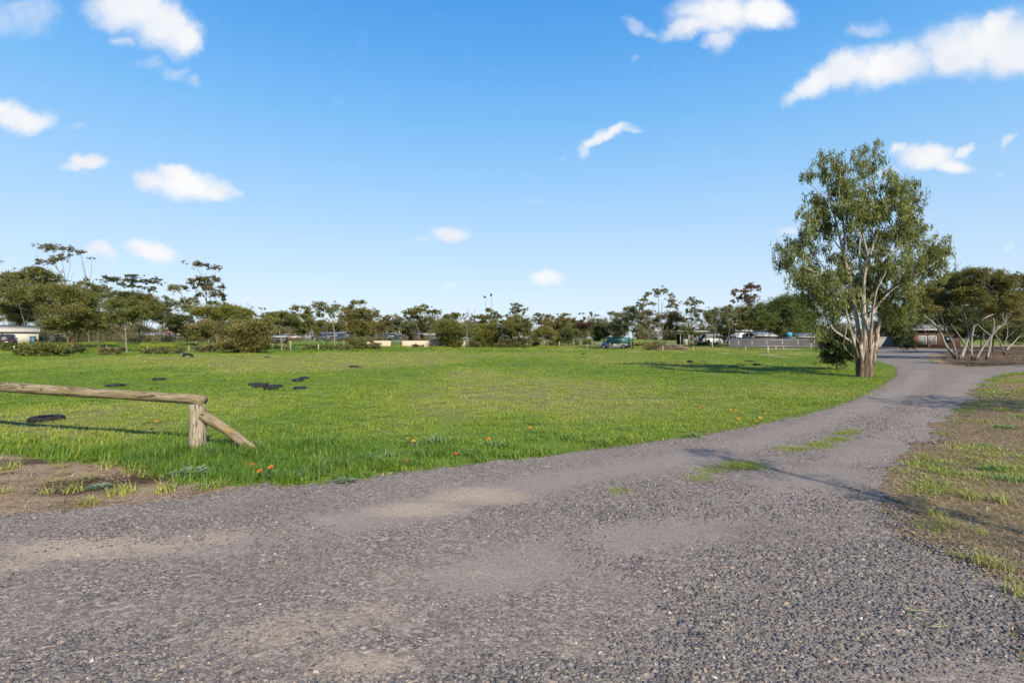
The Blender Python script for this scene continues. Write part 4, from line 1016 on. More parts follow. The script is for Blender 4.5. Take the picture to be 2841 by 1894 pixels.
tree(E_, (230, 900), [(.34, .12, [(230, 900), (225, 640), (200, 460), (180, 340)]), (.14, .05, [(215, 560), (270, 430)]), (.12, .04, [(225, 620), (310, 440), (345, 370)])],
     [(150, 275, 52, 34), (230, 285, 54, 44), (125, 340, 42, 42), (230, 390, 54, 54), (340, 355, 36, 30), (305, 400, 36, 34), (150, 400, 44, 40), (190, 330, 44, 40), (110, 420, 34, 26)],
     'grey', 'gum_tree', 'lone upright feathery gum crown standing highest right of the two floating tufts', Y=100, w=.34, leaf=.22, dens=.8)
tree(D_, (2150, 965), [(.18, .08, [(2150, 965), (2160, 800), (2130, 640)]), (.14, .05, [(2130, 940), (2080, 780), (2170, 660)])],
     [(2090, 630, 100, 90), (2200, 560, 110, 65), (2270, 640, 90, 90), (2150, 770, 120, 75), (2230, 870, 170, 65), (2040, 540, 50, 40), (2070, 860, 110, 60), (2010, 460, 40, 40, .6), (2100, 460, 40, 34, .6)],
     'brown', 'mallee_tree', 'dull brownish scrub tree with pale twigs, right of the yellow green tipped dome', w=.18, leaf=.16, bark='pale', dens=1.0)
tree(E_, (215, 965), [(.2, .08, [(215, 965), (220, 760), (210, 620), (150, 540)]), (.12, .04, [(215, 620), (280, 530)])],
     [(200, 500, 130, 70), (90, 590, 110, 85), (350, 610, 110, 85), (390, 720, 100, 60), (150, 740, 130, 85), (260, 660, 110, 70), (300, 540, 70, 45), (60, 870, 100, 60), (230, 880, 120, 55), (380, 520, 50, 40), (400, 880, 80, 45, .7)],
     'olive', 'mallee_tree', 'wide grey olive tree with fanned white twigs below the lone feathery gum', w=.2, leaf=.16, bark='pale', dens=.95)
tree(E_, (600, 900), [(.28, .1, [(600, 900), (600, 650), (570, 500)]), (.14, .05, [(600, 640), (690, 520), (730, 460)]), (.1, .04, [(640, 600), (650, 480)])],
     [(545, 455, 85, 42), (600, 520, 72, 46), (735, 455, 66, 36), (690, 515, 44, 34), (500, 520, 46, 44), (630, 440, 40, 24), (790, 475, 30, 24), (560, 570, 80, 40)],
     'brown', 'gum_tree', 'grey brown gum with a flat ragged skyline behind the small Y shaped mallee', Y=110, w=.28, leaf=.24, dens=.8)
tree(E_, (860, 900), [(.26, .1, [(860, 900), (855, 720), (820, 600)]), (.12, .05, [(880, 720), (930, 560), (960, 470)])],
     [(690, 560, 95, 42), (840, 585, 140, 62), (950, 450, 85, 40), (890, 510, 62, 38), (1040, 425, 34, 17), (1020, 520, 62, 42), (960, 560, 80, 45), (1120, 520, 70, 40), (780, 640, 110, 50), (900, 660, 110, 50)],
     'gold', 'gum_tree', 'broad olive and brown gum behind the round green bush', Y=98, w=.26, leaf=.22, bark='pale', dens=.9)
tree(E_, (640, 955), [(.2, .11, [(640, 957), (645, 840), (660, 800), (730, 745)]), (.14, .05, [(643, 850), (600, 790), (575, 770)]), (.1, .04, [(650, 830), (690, 740)])],
     [(640, 710, 160, 66), (550, 785, 100, 68), (755, 775, 80, 78), (640, 655, 90, 34), (520, 830, 70, 36), (700, 700, 90, 50), (790, 830, 40, 30)],
     'gold', 'mallee_tree', 'small umbrella mallee on a pale Y shaped trunk, before the wire fence posts', w=.2, leaf=.14, bark='pale', dens=1.15)
tree(E_, (1040, 935), [(.14, .06, [(1040, 935), (1050, 820)])],
     [(1060, 715, 95, 80), (1170, 740, 60, 72), (1000, 800, 95, 62), (950, 860, 110, 52), (1060, 860, 110, 60), (870, 830, 50, 50), (830, 890, 50, 40)],
     'green', 'bush', 'round fresh green bush in the middle of the far fence line', cat='bush', w=.14, leaf=.15, dens=1.2)
tree(E_, (1250, 890), [(.16, .09, [(1250, 892), (1285, 780), (1330, 730), (1395, 660)]), (.14, .05, [(1240, 890), (1235, 850), (1150, 760)]), (.1, .04, [(1260, 860), (1265, 740), (1300, 660)]), (.08, .03, [(1230, 840), (1160, 680)]), (.08, .03, [(1330, 800), (1420, 730)])],
     [(1290, 620, 135, 58), (1190, 650, 80, 52), (1400, 600, 100, 48), (1350, 570, 80, 34), (1300, 680, 110, 36, .7)],
     'rust', 'mallee_tree', 'rusty red brown mallee fanning out on thin stems, left of the black green tree', w=.16, leaf=.16, bark='pale', dens=.95)
tree(E_, (1650, 880), [(.24, .1, [(1650, 880), (1600, 780), (1560, 700)]), (.14, .06, [(1670, 880), (1675, 760)])],
     [(1540, 680, 110, 80), (1670, 690, 90, 95), (1490, 770, 66, 66), (1590, 770, 80, 50), (1560, 610, 80, 40), (1720, 760, 60, 50), (1520, 840, 60, 50)],
     'dark', 'mallee_tree', 'black green shaded tree overhanging the teal covered truck', Y=86, w=.24, leaf=.18, bark='dark', dens=1.2)
tree(E_, (1420, 880), [(.22, .07, [(1420, 880), (1430, 650), (1500, 540), (1535, 460)]), (.1, .04, [(1430, 650), (1420, 500), (1410, 430)]), (.08, .03, [(1425, 700), (1310, 540), (1260, 420)]), (.06, .03, [(1300, 540), (1290, 490)]), (.06, .02, [(1430, 600), (1480, 440)])],
     [(1240, 410, 22, 12), (1285, 405, 16, 9), (1300, 490, 34, 30), (1410, 420, 40, 22), (1480, 430, 22, 14), (1530, 450, 22, 18), (1450, 515, 26, 13), (1550, 530, 70, 26), (1440, 570, 60, 26, .7), (1200, 530, 70, 26)],
     'brown', 'gum_tree', 'sparse gum whose separate small tufts hang against the sky left of the light grey gum', Y=112, w=.22, leaf=.24, dens=.9, lw=.3)
tree(E_, (2090, 930), [(.26, .12, [(2090, 932), (2098, 700), (2090, 560), (2060, 400)]), (.12, .05, [(2085, 920), (2060, 800), (2000, 680)]), (.16, .06, [(1960, 900), (1940, 700), (1880, 520)])],
     [(1745, 425, 62, 42), (1860, 465, 100, 60), (1900, 555, 130, 80), (1790, 575, 105, 80), (1900, 675, 115, 70), (2040, 350, 105, 42), (2075, 415, 95, 60), (2095, 515, 75, 62), (1760, 660, 80, 60), (1960, 430, 60, 50), (1860, 740, 120, 50, .8), (2000, 600, 60, 60)],
     'grey', 'gum_tree', 'light grey green gum with a full ragged crown, right behind the teal covered truck', Y=80, w=.26, leaf=.17, dens=.95)
# ---- centre right
tree(F_, (475, 1150), [(.22, .09, [(475, 1152), (465, 950), (458, 780), (456, 550), (455, 380)]), (.14, .05, [(460, 690), (380, 555), (300, 440)]), (.14, .05, [(560, 660), (650, 560), (690, 480)]), (.12, .05, [(445, 1110), (390, 900), (330, 760), (220, 630)]), (.12, .05, [(420, 1090), (290, 860), (170, 740)]), (.14, .05, [(480, 1080), (530, 850), (600, 640)]), (.12, .04, [(470, 800), (500, 600), (500, 440)]), (.1, .04, [(400, 1100), (260, 940), (230, 880)]), (.1, .04, [(485, 900), (520, 560), (530, 420)])],
     [(490, 288, 100, 38), (300, 330, 72, 34), (555, 270, 44, 30), (210, 430, 76, 34), (200, 520, 76, 34), (670, 355, 62, 34), (660, 440, 72, 46), (705, 505, 72, 44), (345, 490, 70, 26), (110, 500, 44, 48), (750, 540, 44, 26), (400, 270, 50, 30), (250, 380, 56, 34), (610, 540, 44, 26, .6), (160, 560, 60, 34), (440, 340, 60, 26, .7)],
     'grey', 'gum_tree', 'tall open gum with fanned thin stems rising from behind the brush pile', Y=74, w=.34, leaf=.17, bark='pale', dens=.85)
tree(F_, (560, 1080), [(.24, .1, [(560, 1080), (580, 900), (640, 760)]), (.2, .08, [(300, 1080), (290, 900), (260, 760)])],
     [(290, 650, 115, 75), (200, 740, 105, 85), (650, 700, 170, 80), (750, 760, 110, 85), (400, 800, 130, 80), (620, 840, 130, 70), (820, 740, 60, 40), (130, 650, 60, 60), (500, 720, 110, 60, .8), (180, 850, 110, 60, .8), (700, 880, 100, 45, .8)],
     'brown', 'gum_tree', 'dark mixed brown green tree mass behind the tall open gum', Y=96, w=.24, leaf=.2, dens=.95)
tree(F_, (40, 1160), [(.16, .08, [(30, 1165), (40, 1000), (60, 850)]), (.1, .05, [(45, 1020), (10, 880)])],
     [(30, 600, 70, 50), (60, 700, 80, 70), (30, 820, 80, 60, .8), (150, 930, 90, 60, .7), (80, 940, 60, 50, .7)],
     'grey', 'gum_tree', 'narrow tree with dark forked trunk, left beside the tall open gum', Y=76, w=.16, leaf=.17, bark='dark', dens=.8)
tree(F_, (1005, 1090), [(.26, .1, [(1005, 1090), (992, 800), (990, 600), (990, 430)]), (.1, .04, [(992, 700), (1090, 560)]), (.1, .04, [(992, 640), (930, 510)]), (.08, .03, [(1020, 800), (1022, 640), (1060, 520)])],
     [(1000, 410, 72, 34), (915, 470, 52, 32), (1080, 470, 72, 50), (970, 510, 50, 34), (1155, 600, 50, 34), (945, 620, 60, 40), (1095, 690, 60, 60), (945, 735, 46, 34), (1020, 580, 60, 36, .7), (1160, 480, 24, 24), (1050, 620, 60, 40, .7), (900, 590, 34, 22, .6), (1120, 770, 50, 40, .7), (1010, 760, 60, 40, .6)],
     'grey', 'gum_tree', 'slender upright gum standing alone against the sky in front of the carport', Y=90, w=.26, leaf=.19, dens=.85)
tree(F_, (1040, 1160), [(.14, .07, [(1042, 1160), (1035, 1060), (1020, 980)]), (.1, .05, [(1055, 1150), (1070, 1020)])], [(1010, 970, 70, 50, .8), (950, 920, 50, 36, .7), (1060, 1000, 50, 40, .7), (1000, 900, 40, 30, .6)],
     'dark', 'mallee_tree', 'small dark leaved sapling in the yard before the carport', Y=80, w=.14, leaf=.16, bark='dark', dens=.8)
tree(F_, (880, 1160), [(.12, .06, [(880, 1160), (880, 1050), (900, 960)]), (.08, .04, [(880, 1060), (860, 980)])], [(880, 920, 60, 46, .8), (840, 980, 46, 34, .7), (930, 960, 36, 30, .7), (870, 870, 40, 34, .6)],
     'bushy', 'mallee_tree', 'thin light olive sapling left of the carport opening', Y=79, w=.12, leaf=.16, bark='dark', dens=.8)
tree(F_, (1510, 1150), [(.26, .12, [(1500, 1155), (1440, 1050), (1390, 930), (1310, 840)]), (.22, .1, [(1535, 1150), (1590, 1020), (1620, 900), (1560, 760)]), (.1, .04, [(1330, 1080), (1330, 960), (1340, 860)])],
     [(1440, 600, 115, 52), (1290, 640, 85, 64), (1240, 730, 80, 64), (1400, 700, 140, 75), (1320, 800, 90, 62), (1550, 600, 105, 62), (1580, 700, 105, 72), (1600, 810, 80, 70), (1480, 790, 90, 60, .8), (1620, 540, 50, 36), (1330, 910, 70, 50, .7), (1700, 640, 60, 60, .8)],
     'grey', 'mallee_tree', 'broad grey olive tree with leaning forked trunks just left of the grey fence', Y=88, w=.26, leaf=.18, dens=.95)
tree(F_, (1520, 1155), [], [(1560, 920, 110, 90), (1450, 890, 80, 70), (1610, 980, 75, 66), (1500, 1000, 70, 60, .8), (1640, 880, 50, 60), (1560, 1060, 60, 40, .6)],
     'dark', 'bush', 'dark shadowed bush at the left end of the grey fence', cat='bush', Y=92, w=.1, leaf=.18, dens=1.1)
tree(F_, (1920, 1090), [(.34, .12, [(1920, 1090), (1930, 800), (1940, 600), (1950, 420), (1965, 250)]), (.16, .05, [(1935, 620), (1850, 480), (1760, 360)]), (.1, .04, [(1945, 500), (2020, 380)]), (.08, .03, [(1960, 300), (2060, 220)])],
     [(1960, 160, 44, 22), (1880, 222, 60, 44), (1960, 218, 88, 52), (2066, 210, 44, 34), (1700, 285, 50, 44), (1680, 335, 42, 34), (1850, 300, 76, 52), (1830, 368, 95, 44), (1930, 400, 95, 52), (2030, 372, 34, 42), (1915, 465, 85, 44), (1675, 450, 42, 26), (1600, 540, 42, 34), (2110, 265, 24, 26), (1770, 400, 50, 30), (1940, 520, 60, 34)],
     'rust', 'gum_tree', 'rusty brown topped gum rising behind the mass of trees over the grey fence', Y=106, w=.34, leaf=.22, dens=.85)
tree(F_, (1860, 1060), [(.2, .1, [(1860, 1060), (1855, 920), (1820, 760)]), (.16, .08, [(1740, 1050), (1790, 900), (1760, 760)]), (.18, .08, [(1940, 1060), (1930, 900), (1990, 760)])],
     [(1850, 600, 140, 78), (1770, 715, 170, 92), (1990, 690, 160, 92), (1850, 820, 190, 76), (1700, 800, 100, 70), (2020, 800, 120, 70), (1930, 570, 90, 40), (1720, 640, 80, 60), (1800, 890, 130, 40, .8)],
     'olive', 'gum_tree', 'big rounded olive tree overhanging the left half of the grey fence', Y=93, w=.2, leaf=.19, dens=1.05)
tree(F_, (2200, 1060), [(.22, .1, [(2200, 1060), (2160, 980), (2110, 900)]), (.16, .08, [(2260, 1060), (2250, 900), (2260, 720)])],
     [(2150, 560, 85, 56), (2240, 640, 130, 90), (2150, 770, 170, 100), (2300, 790, 110, 90), (2270, 480, 90, 18), (2180, 880, 140, 50), (2370, 690, 90, 110), (2400, 850, 100, 80), (2330, 570, 80, 60), (2420, 940, 80, 50)],
     'olive', 'gum_tree', 'olive tree mass overhanging the right half of the grey fence', Y=94, w=.22, leaf=.19, dens=1.0)
tree(G_, (150, 1245), [(.2, .08, [(150, 1245), (160, 1180), (180, 1100)]), (.16, .08, [(250, 1245), (255, 1180), (240, 1120)])],
     [(100, 1070, 105, 60), (200, 1060, 95, 70), (50, 1140, 60, 55), (180, 1150, 80, 60), (280, 1090, 70, 70), (250, 1180, 60, 40), (330, 1150, 70, 70), (100, 1180, 60, 34, .7)],
     'green', 'gum_tree', 'dark green leafy tree behind the grey fence, left of the big gum trunk', Y=90, w=.2, leaf=.18, dens=1.0)
# ---- shrub at the foot of the big gum
tree(G_, (500, 1400), [(.1, .05, [(500, 1400), (490, 1330), (470, 1270)]), (.08, .04, [(520, 1400), (560, 1330)])],
     [(470, 1310, 80, 75), (430, 1260, 40, 55), (520, 1360, 80, 46), (550, 1310, 66, 60), (440, 1370, 40, 30), (500, 1240, 60, 40), (600, 1360, 50, 46), (480, 1400, 60, 18)],
     'dark', 'bush', 'dark shaggy bush at the foot of the big gum, before the grey fence', cat='bush', Y=27, w=.1, leaf=.09, dens=1.15, rc=.2)
# ---- right: mallees round the turning circle
HM = dict(bark='mallee', leaf=.10, rc=.26)
tree(H_, (955, 1110), [(.36, .12, [(915, 1085), (895, 1035), (830, 960), (790, 840), (720, 740), (600, 640), (530, 580)]), (.26, .10, [(950, 1090), (925, 960), (870, 870), (815, 740), (780, 610)]), (.40, .14, [(985, 1115), (1035, 980), (1075, 860), (1130, 760), (1250, 670), (1360, 630)]), (.2, .07, [(1075, 860), (1050, 720), (1025, 620)]), (.16, .05, [(1045, 700), (960, 600), (870, 505)]), (.14, .05, [(790, 840), (700, 660), (620, 530)]), (.12, .04, [(800, 700), (700, 580)]), (.14, .05, [(1110, 790), (1100, 650), (1180, 540)]), (.12, .04, [(1180, 700), (1280, 560), (1390, 470)]), (.1, .04, [(1000, 740), (900, 650), (850, 580)])],
     [(1150, 250, 210, 70), (960, 310, 190, 80), (760, 380, 140, 80), (1340, 330, 150, 90), (1000, 420, 220, 75), (1240, 440, 220, 80), (650, 470, 110, 70), (720, 560, 120, 50), (860, 470, 160, 60), (1120, 340, 200, 75), (600, 540, 70, 50), (1380, 460, 100, 60), (1180, 200, 110, 34), (1300, 560, 90, 36, .7), (920, 560, 110, 36, .6), (880, 260, 100, 50), (1080, 530, 120, 40, .6), (560, 470, 90, 60), (640, 600, 100, 50, .8), (540, 560, 70, 50), (800, 620, 110, 40, .6), (1420, 520, 110, 60, .9), (620, 400, 90, 50), (900, 395, 150, 50), (1080, 420, 150, 55), (1250, 400, 130, 55), (740, 450, 110, 50), (820, 500, 120, 50), (1000, 500, 140, 45), (1180, 500, 120, 45)],
     'mallee', 'mallee_tree', 'wide umbrella mallee with many pale leaning stems, nearest beside the gravel turning circle', w=.36, dens=1.0, **HM)
tree(H_, (1135, 1090), [(.34, .12, [(1165, 1085), (1210, 990), (1290, 890), (1370, 790), (1450, 735)]), (.26, .10, [(1115, 1080), (1100, 1000), (1105, 880), (1130, 780)]), (.18, .07, [(1100, 1040), (1010, 910), (960, 840), (890, 740)]), (.2, .08, [(1290, 890), (1230, 810), (1160, 740)])],
     [(1440, 260, 140, 60), (1500, 340, 120, 80), (1480, 460, 110, 70), (1420, 560, 110, 55), (1350, 620, 90, 40, .8), (1560, 560, 80, 60)],
     'mallee', 'mallee_tree', 'mallee with a long limb slanting right from a dark stump, beside the umbrella mallee', w=.34, dens=1.0, Y=38.5, **HM)
tree(H_, (1255, 1065), [(.36, .14, [(1255, 1068), (1290, 980), (1310, 860), (1340, 760), (1325, 680)]), (.2, .08, [(1310, 860), (1400, 740), (1470, 640)]), (.16, .06, [(1270, 1000), (1225, 900), (1230, 830)])],
     [(1540, 290, 100, 56), (1610, 360, 90, 90), (1600, 480, 90, 80), (1590, 600, 100, 60), (1500, 650, 90, 45), (1640, 300, 60, 50), (1660, 560, 70, 110), (1440, 680, 80, 34, .7)],
     'brown', 'mallee_tree', 'reddish brown leaved mallee at the right edge with one thick upright trunk', w=.36, dens=1.05, Y=40, **HM)
tree(H_, (1445, 1015), [(.26, .1, [(1430, 1018), (1395, 910), (1350, 850)]), (.28, .08, [(1465, 1010), (1530, 940), (1600, 870)]), (.2, .07, [(1450, 940), (1480, 830), (1470, 740)]), (.14, .05, [(1490, 900), (1540, 820), (1590, 770)])],
     [(1400, 740, 90, 44), (1500, 700, 110, 50), (1610, 720, 90, 60), (1640, 800, 60, 50, .7), (1330, 790, 60, 40, .7)],
     'olive', 'mallee_tree', 'small far mallee with white V shaped stems seen under the right crowns', Y=51, w=.26, dens=.9, bark='mallee', leaf=.12, rc=.28)
tree(H_, (372, 965), [(.42, .18, [(372, 968), (368, 880), (355, 780)]), (.2, .08, [(368, 860), (430, 790)])],
     [(320, 715, 130, 70), (250, 760, 105, 56), (400, 690, 95, 60), (345, 830, 70, 62), (440, 780, 66, 60), (190, 790, 70, 44), (460, 860, 60, 60), (300, 640, 110, 60), (500, 720, 70, 60), (440, 940, 40, 30), (380, 900, 60, 50)],
     'dark', 'gum_tree', 'black green shade tree between the big gum and the brick house', Y=78, w=.4, bark='dark', leaf=.16, dens=1.15)
tree(H_, (655, 965), [(.26, .1, [(645, 968), (648, 860), (600, 790), (540, 740)]), (.26, .1, [(670, 965), (720, 890), (780, 800)]), (.14, .05, [(648, 860), (690, 760)])],
     [(590, 600, 140, 70), (720, 640, 150, 60), (560, 690, 110, 46), (830, 660, 110, 60), (680, 560, 140, 60), (520, 640, 70, 60), (760, 720, 90, 30, .6), (900, 600, 90, 60)],
     'dark', 'mallee_tree', 'dark crowned tree with a low V fork right before the brick house window', Y=82, w=.26, bark='grey', leaf=.17, dens=1.0)
tree(H_, (1200, 960), [(.3, .1, [(1200, 960), (1200, 850), (1180, 740)]), (.2, .08, [(1010, 950), (980, 850), (1000, 740)]), (.2, .08, [(1560, 950), (1540, 850)])],
     [(1100, 660, 170, 80), (1300, 680, 180, 80), (1000, 740, 130, 60), (1250, 790, 170, 55), (1480, 800, 150, 60), (1100, 820, 120, 46), (1620, 820, 120, 60), (1000, 860, 80, 40), (1400, 870, 160, 40), (1560, 900, 130, 40), (950, 690, 90, 60)],
     'dark', 'gum_tree', 'dark background tree closing the view behind the umbrella mallees', Y=84, w=.3, bark='grey', leaf=.19, dens=1.0)
tree(H_, (1330, 985), [(.3, .1, [(1330, 985), (1320, 850), (1300, 740)]), (.2, .08, [(1080, 985), (1060, 850), (1080, 740)])],
     [(1150, 620, 190, 90), (1350, 650, 190, 90), (950, 640, 170, 80), (1560, 700, 150, 90), (1050, 740, 170, 70), (1250, 760, 190, 70), (1450, 800, 170, 60), (860, 740, 120, 60), (1620, 820, 110, 70), (900, 830, 120, 50, .8), (1150, 850, 150, 46, .9), (1350, 870, 150, 40, .9), (1550, 900, 130, 40)],
     'dark', 'gum_tree', 'nearer dark leafy tree filling the shade behind the umbrella mallee stems', Y=58, w=.3, bark='dark', leaf=.17, dens=1.0)
tree(H_, (465, 1000), [(.05, .03, [(465, 1000), (470, 940)])], [(460, 930, 50, 46), (430, 960, 36, 30), (500, 950, 36, 30), (470, 890, 30, 30)],
     'dark', 'bush', 'small dark bush beside a stake in front of the brick house', cat='bush', Y=66, w=.05, leaf=.12)

# ---- trees just outside the frame on the right: they throw the shade that crosses the driveway
def off_tree(name, label, x, y, h, r, pal, sx=1.0):
    root = thing(name, (x, y, 0), label, 'tree')
    wd = MB(); lb = MB()
    for i in range(4):
        a = i * 1.6 + .4; e = np.array([math.cos(a) * r * .6, math.sin(a) * r * .6, h * .8])
        wd.tube(smooth_poly([np.array([0, 0, -.1]), np.array([e[0] * .3, e[1] * .3, h * .4]), e]), np.linspace(.16, .04, 10), 6)
    C = []
    for _ in range(60):
        d = rng.normal(0, 1, 3); d /= np.linalg.norm(d); C.append(np.array([0, 0, h * .8]) + d * np.array([r * sx, r, h * .22]) * rng.random() ** .4)
    leaves(lb, np.array(C), .5, 60, .14, .06)
    wd.build('trunk', BARK['mallee'], root, True); lb.build('crown', PAL[pal], root)
off_tree('mallee_tree', 'mallee outside the frame shading the right end of the turning circle', 36, 27.0, 5.0, 3.4, 'gold')
off_tree('mallee_tree', 'mallee outside the frame beyond the right edge', 41, 31, 5.2, 3.6, 'olive')
off_tree('mallee_tree', 'mallee outside the frame shading the middle of the driveway', 14.6, 8.2, 4.6, 1.5, 'olive', 2.0)
r_ = thing('gum_tree', (7.35, -2.2, 0), 'slim gum outside the frame whose shadow lies across the driveway', 'tree')
m_ = MB()
m_.tube(smooth_poly([(0, 0, -.1), (.06, -.02, 2.0), (-.05, .05, 4.4), (.04, 0, 6.0), (0, .02, 7.4)]), [.06, .05, .04, .025, .01], 7)
m_.build('trunk', BARK['grey'], r_, True)
C = np.array([[rng.normal(0, .22), rng.normal(0, .22), rng.uniform(4.0, 7.5)] for _ in range(48)])
m_ = MB(); leaves(m_, C, .2, 14, .12, .04); m_.build('crown', PAL['olive'], r_)
off_tree('mallee_tree', 'mallee outside the frame shading the near side of the umbrella mallees', 31.0, 28.4, 5.0, 3.1, 'gold')

# ------------------------------------------------------------------ the big river gum by the driveway
def big_gum():
    b = gpt(G_, (668, 1492)); Y = b[1]
    root = thing('gum_tree', b, 'tallest white barked gum with drooping leaves, standing by the bend of the gravel driveway', 'tree')
    px = Y / F / 2.239
    wood = MB(); S = []; SR = []
    def W(p, dy=0.0): return world(G_, p, Y + dy) - b
    def limb(pts, w0, w1, dy0=0, dy1=0, n=10, jit=.06):
        t = np.linspace(0, 1, len(pts)); P = np.array([W(p, dy0 + (dy1 - dy0) * q) for p, q in zip(pts, t)])
        P = smooth_poly(P, 2); P += rng.normal(0, .012, P.shape) * np.linspace(0, 1, len(P))[:, None]
        t = np.linspace(0, 1, len(P)); R = (w0 * (1 - t) ** 1.15 + w1 * (1 - (1 - t) ** 1.15)) / 2 * (.84 if n > 8 else 1)
        wood.tube(P, R, n, jit=jit); p2, r2 = resample(P, R, .12); S.append(p2); SR.append(r2)
    # rough base made of fused columns that stay close together at the ground
    for (x0, xm, x1, w0, w1, dy0, dy1) in [(634, 630, 606, .26, .22, -.02, 0), (652, 650, 640, .30, .24, -.16, -.12), (672, 672, 668, .30, .30, -.18, -.12), (692, 700, 712, .26, .24, -.10, 0), (704, 722, 742, .22, .22, .04, .1), (668, 668, 662, .50, .38, .06, .15), (645, 640, 625, .34, .26, .10, .15), (688, 695, 705, .34, .26, .12, .2)]:
        limb([(x0, 1512), (x0, 1470), (xm, 1390), (x1, 1290), (x1 * 1.3 - xm * .3, 1230)], w0 * 1.12, w1 * .8, dy0, dy1, 12, .13)
    limb([(668, 1330), (672, 1240), (668, 1150), (660, 1040), (664, 930), (668, 860), (690, 760), (680, 690), (640, 560)], .30, .06, -.1, -.5)
    limb([(640, 1340), (638, 1240), (615, 1090), (592, 950), (560, 820), (530, 690), (500, 570), (470, 440), (430, 300)], .24, .035, .05, .3)
    limb([(708, 1330), (738, 1270), (762, 1150), (768, 1120), (810, 1060), (880, 920)], .22, .05, .1, .7)
    limb([(632, 1380), (600, 1280), (545, 1245), (480, 1205), (445, 1150), (425, 1090), (385, 1040), (320, 950), (280, 880)], .14, .03, -.1, -.9)
    limb([(628, 1370), (590, 1230), (562, 1120), (552, 1040), (500, 920)], .15, .04, -.15, -.9)
    limb([(700, 1320), (712, 1180), (720, 1060), (745, 940), (800, 840)], .16, .05, -.15, -1.2)
    limb([(650, 1330), (655, 1200), (700, 1010), (760, 860), (850, 700), (930, 560)], .15, .03, .3, 1.2)
    limb([(585, 900), (560, 740), (480, 650), (430, 560), (400, 470), (370, 340)], .09, .02, .1, 1.0)
    limb([(664, 930), (632, 780), (640, 640), (662, 540), (650, 350), (640, 170)], .12, .015, -.2, .1)
    limb([(680, 800), (740, 620), (762, 540), (800, 430), (850, 330)], .09, .02, -.4, .4)
    limb([(540, 720), (545, 560), (500, 330), (530, 140)], .11, .02, .2, -.3)
    limb([(470, 440), (440, 300), (400, 180), (385, 120)], .07, .02, .3, .2)
    limb([(400, 360), (350, 310), (290, 270)], .05, .015, .5, .4)
    limb([(662, 540), (700, 330), (730, 200), (750, 90)], .07, .02, 0, .1)
    limb([(720, 330), (780, 262), (845, 175), (880, 140), (925, 126)], .035, .008, .1, .2, 5)
    limb([(800, 430), (830, 280), (870, 210)], .05, .015, .4, .5)
    limb([(668, 1180), (780, 1000), (900, 900), (1040, 830), (1130, 760)], .12, .03, 0, .3)
    limb([(600, 1000), (480, 880), (330, 830), (220, 760), (150, 730)], .11, .03, .1, .3)
    limb([(545, 1245), (560, 1180), (530, 1150)], .06, .03, -.4, -.5)
    limb([(640, 1290), (590, 1200), (525, 1145)], .05, .02, -.2, -.6)
    limb([(620, 1380), (560, 1330), (535, 1290), (545, 1250)], .035, .015, -.2, -.3, 5)
    limb([(762, 1150), (775, 1060), (770, 1000)], .05, .02, .3, .1)
    S_ = np.vstack(S); SR_ = np.concatenate(SR)
    pads = [(400, 130, 42, 34), (420, 190, 42, 42), (320, 240, 52, 30), (440, 250, 46, 46), (512, 160, 36, 52), (500, 220, 46, 46), (540, 285, 40, 36), (635, 130, 42, 38), (715, 90, 54, 38), (742, 150, 38, 38), (655, 200, 46, 46), (720, 220, 44, 38), (800, 235, 46, 22, .7), (852, 240, 28, 26, .8), (930, 282, 54, 32),
            (420, 375, 66, 46), (480, 330, 56, 46), (560, 370, 84, 56), (660, 340, 84, 66), (760, 400, 84, 56), (840, 340, 76, 56), (915, 340, 66, 46), (985, 400, 52, 54), (400, 470, 74, 54), (300, 478, 44, 34), (320, 530, 44, 34), (500, 450, 94, 66), (620, 450, 104, 66), (720, 500, 94, 66), (860, 450, 94, 76), (960, 500, 74, 76), (1005, 570, 44, 46), (380, 560, 74, 54), (300, 610, 64, 44), (860, 570, 104, 66), (960, 640, 94, 66), (1090, 690, 84, 44), (1155, 720, 40, 34), (1050, 760, 94, 46), (1145, 800, 42, 34),
            (238, 668, 52, 36), (165, 710, 50, 34), (145, 770, 34, 36), (200, 800, 54, 46), (260, 740, 74, 44), (380, 695, 64, 44, .8), (440, 600, 60, 50, .8), (580, 540, 80, 50, .8), (720, 640, 84, 54, .8), (470, 760, 70, 50, .7), (780, 730, 74, 54, .8), (900, 780, 110, 62), (1000, 830, 110, 52), (1110, 860, 52, 36), (310, 830, 94, 62), (440, 850, 104, 62), (550, 870, 84, 52, .8), (690, 840, 94, 54, .75), (800, 850, 94, 62), (870, 950, 110, 66), (960, 970, 54, 54), (740, 950, 94, 62, .8), (480, 960, 104, 66), (370, 950, 84, 54), (250, 930, 52, 54), (300, 1010, 64, 44), (420, 1040, 94, 52), (550, 1040, 84, 46, .8), (690, 990, 70, 46, .6), (820, 1060, 104, 54), (900, 1080, 84, 54), (880, 1140, 62, 36), (440, 1120, 56, 36, .7), (385, 1180, 40, 50), (425, 1215, 34, 34, .7), (510, 1290, 18, 20), (640, 700, 80, 50, .5), (580, 640, 80, 50, .6), (560, 250, 20, 24, .7), (800, 640, 60, 50, .7), (1030, 680, 60, 50, .8), (340, 390, 30, 30, .7), (960, 880, 70, 50), (830, 1120, 60, 34, .8), (600, 1000, 80, 60, .75), (700, 900, 80, 60, .75), (610, 900, 80, 60, .75), (520, 1080, 70, 44, .75), (760, 1030, 70, 50, .75), (650, 1070, 70, 40, .6), (560, 780, 70, 56, .75), (680, 720, 70, 50, .75), (420, 930, 80, 60), (350, 900, 60, 44), (480, 1110, 50, 36, .75)]
    lb = MB(); tw = MB()
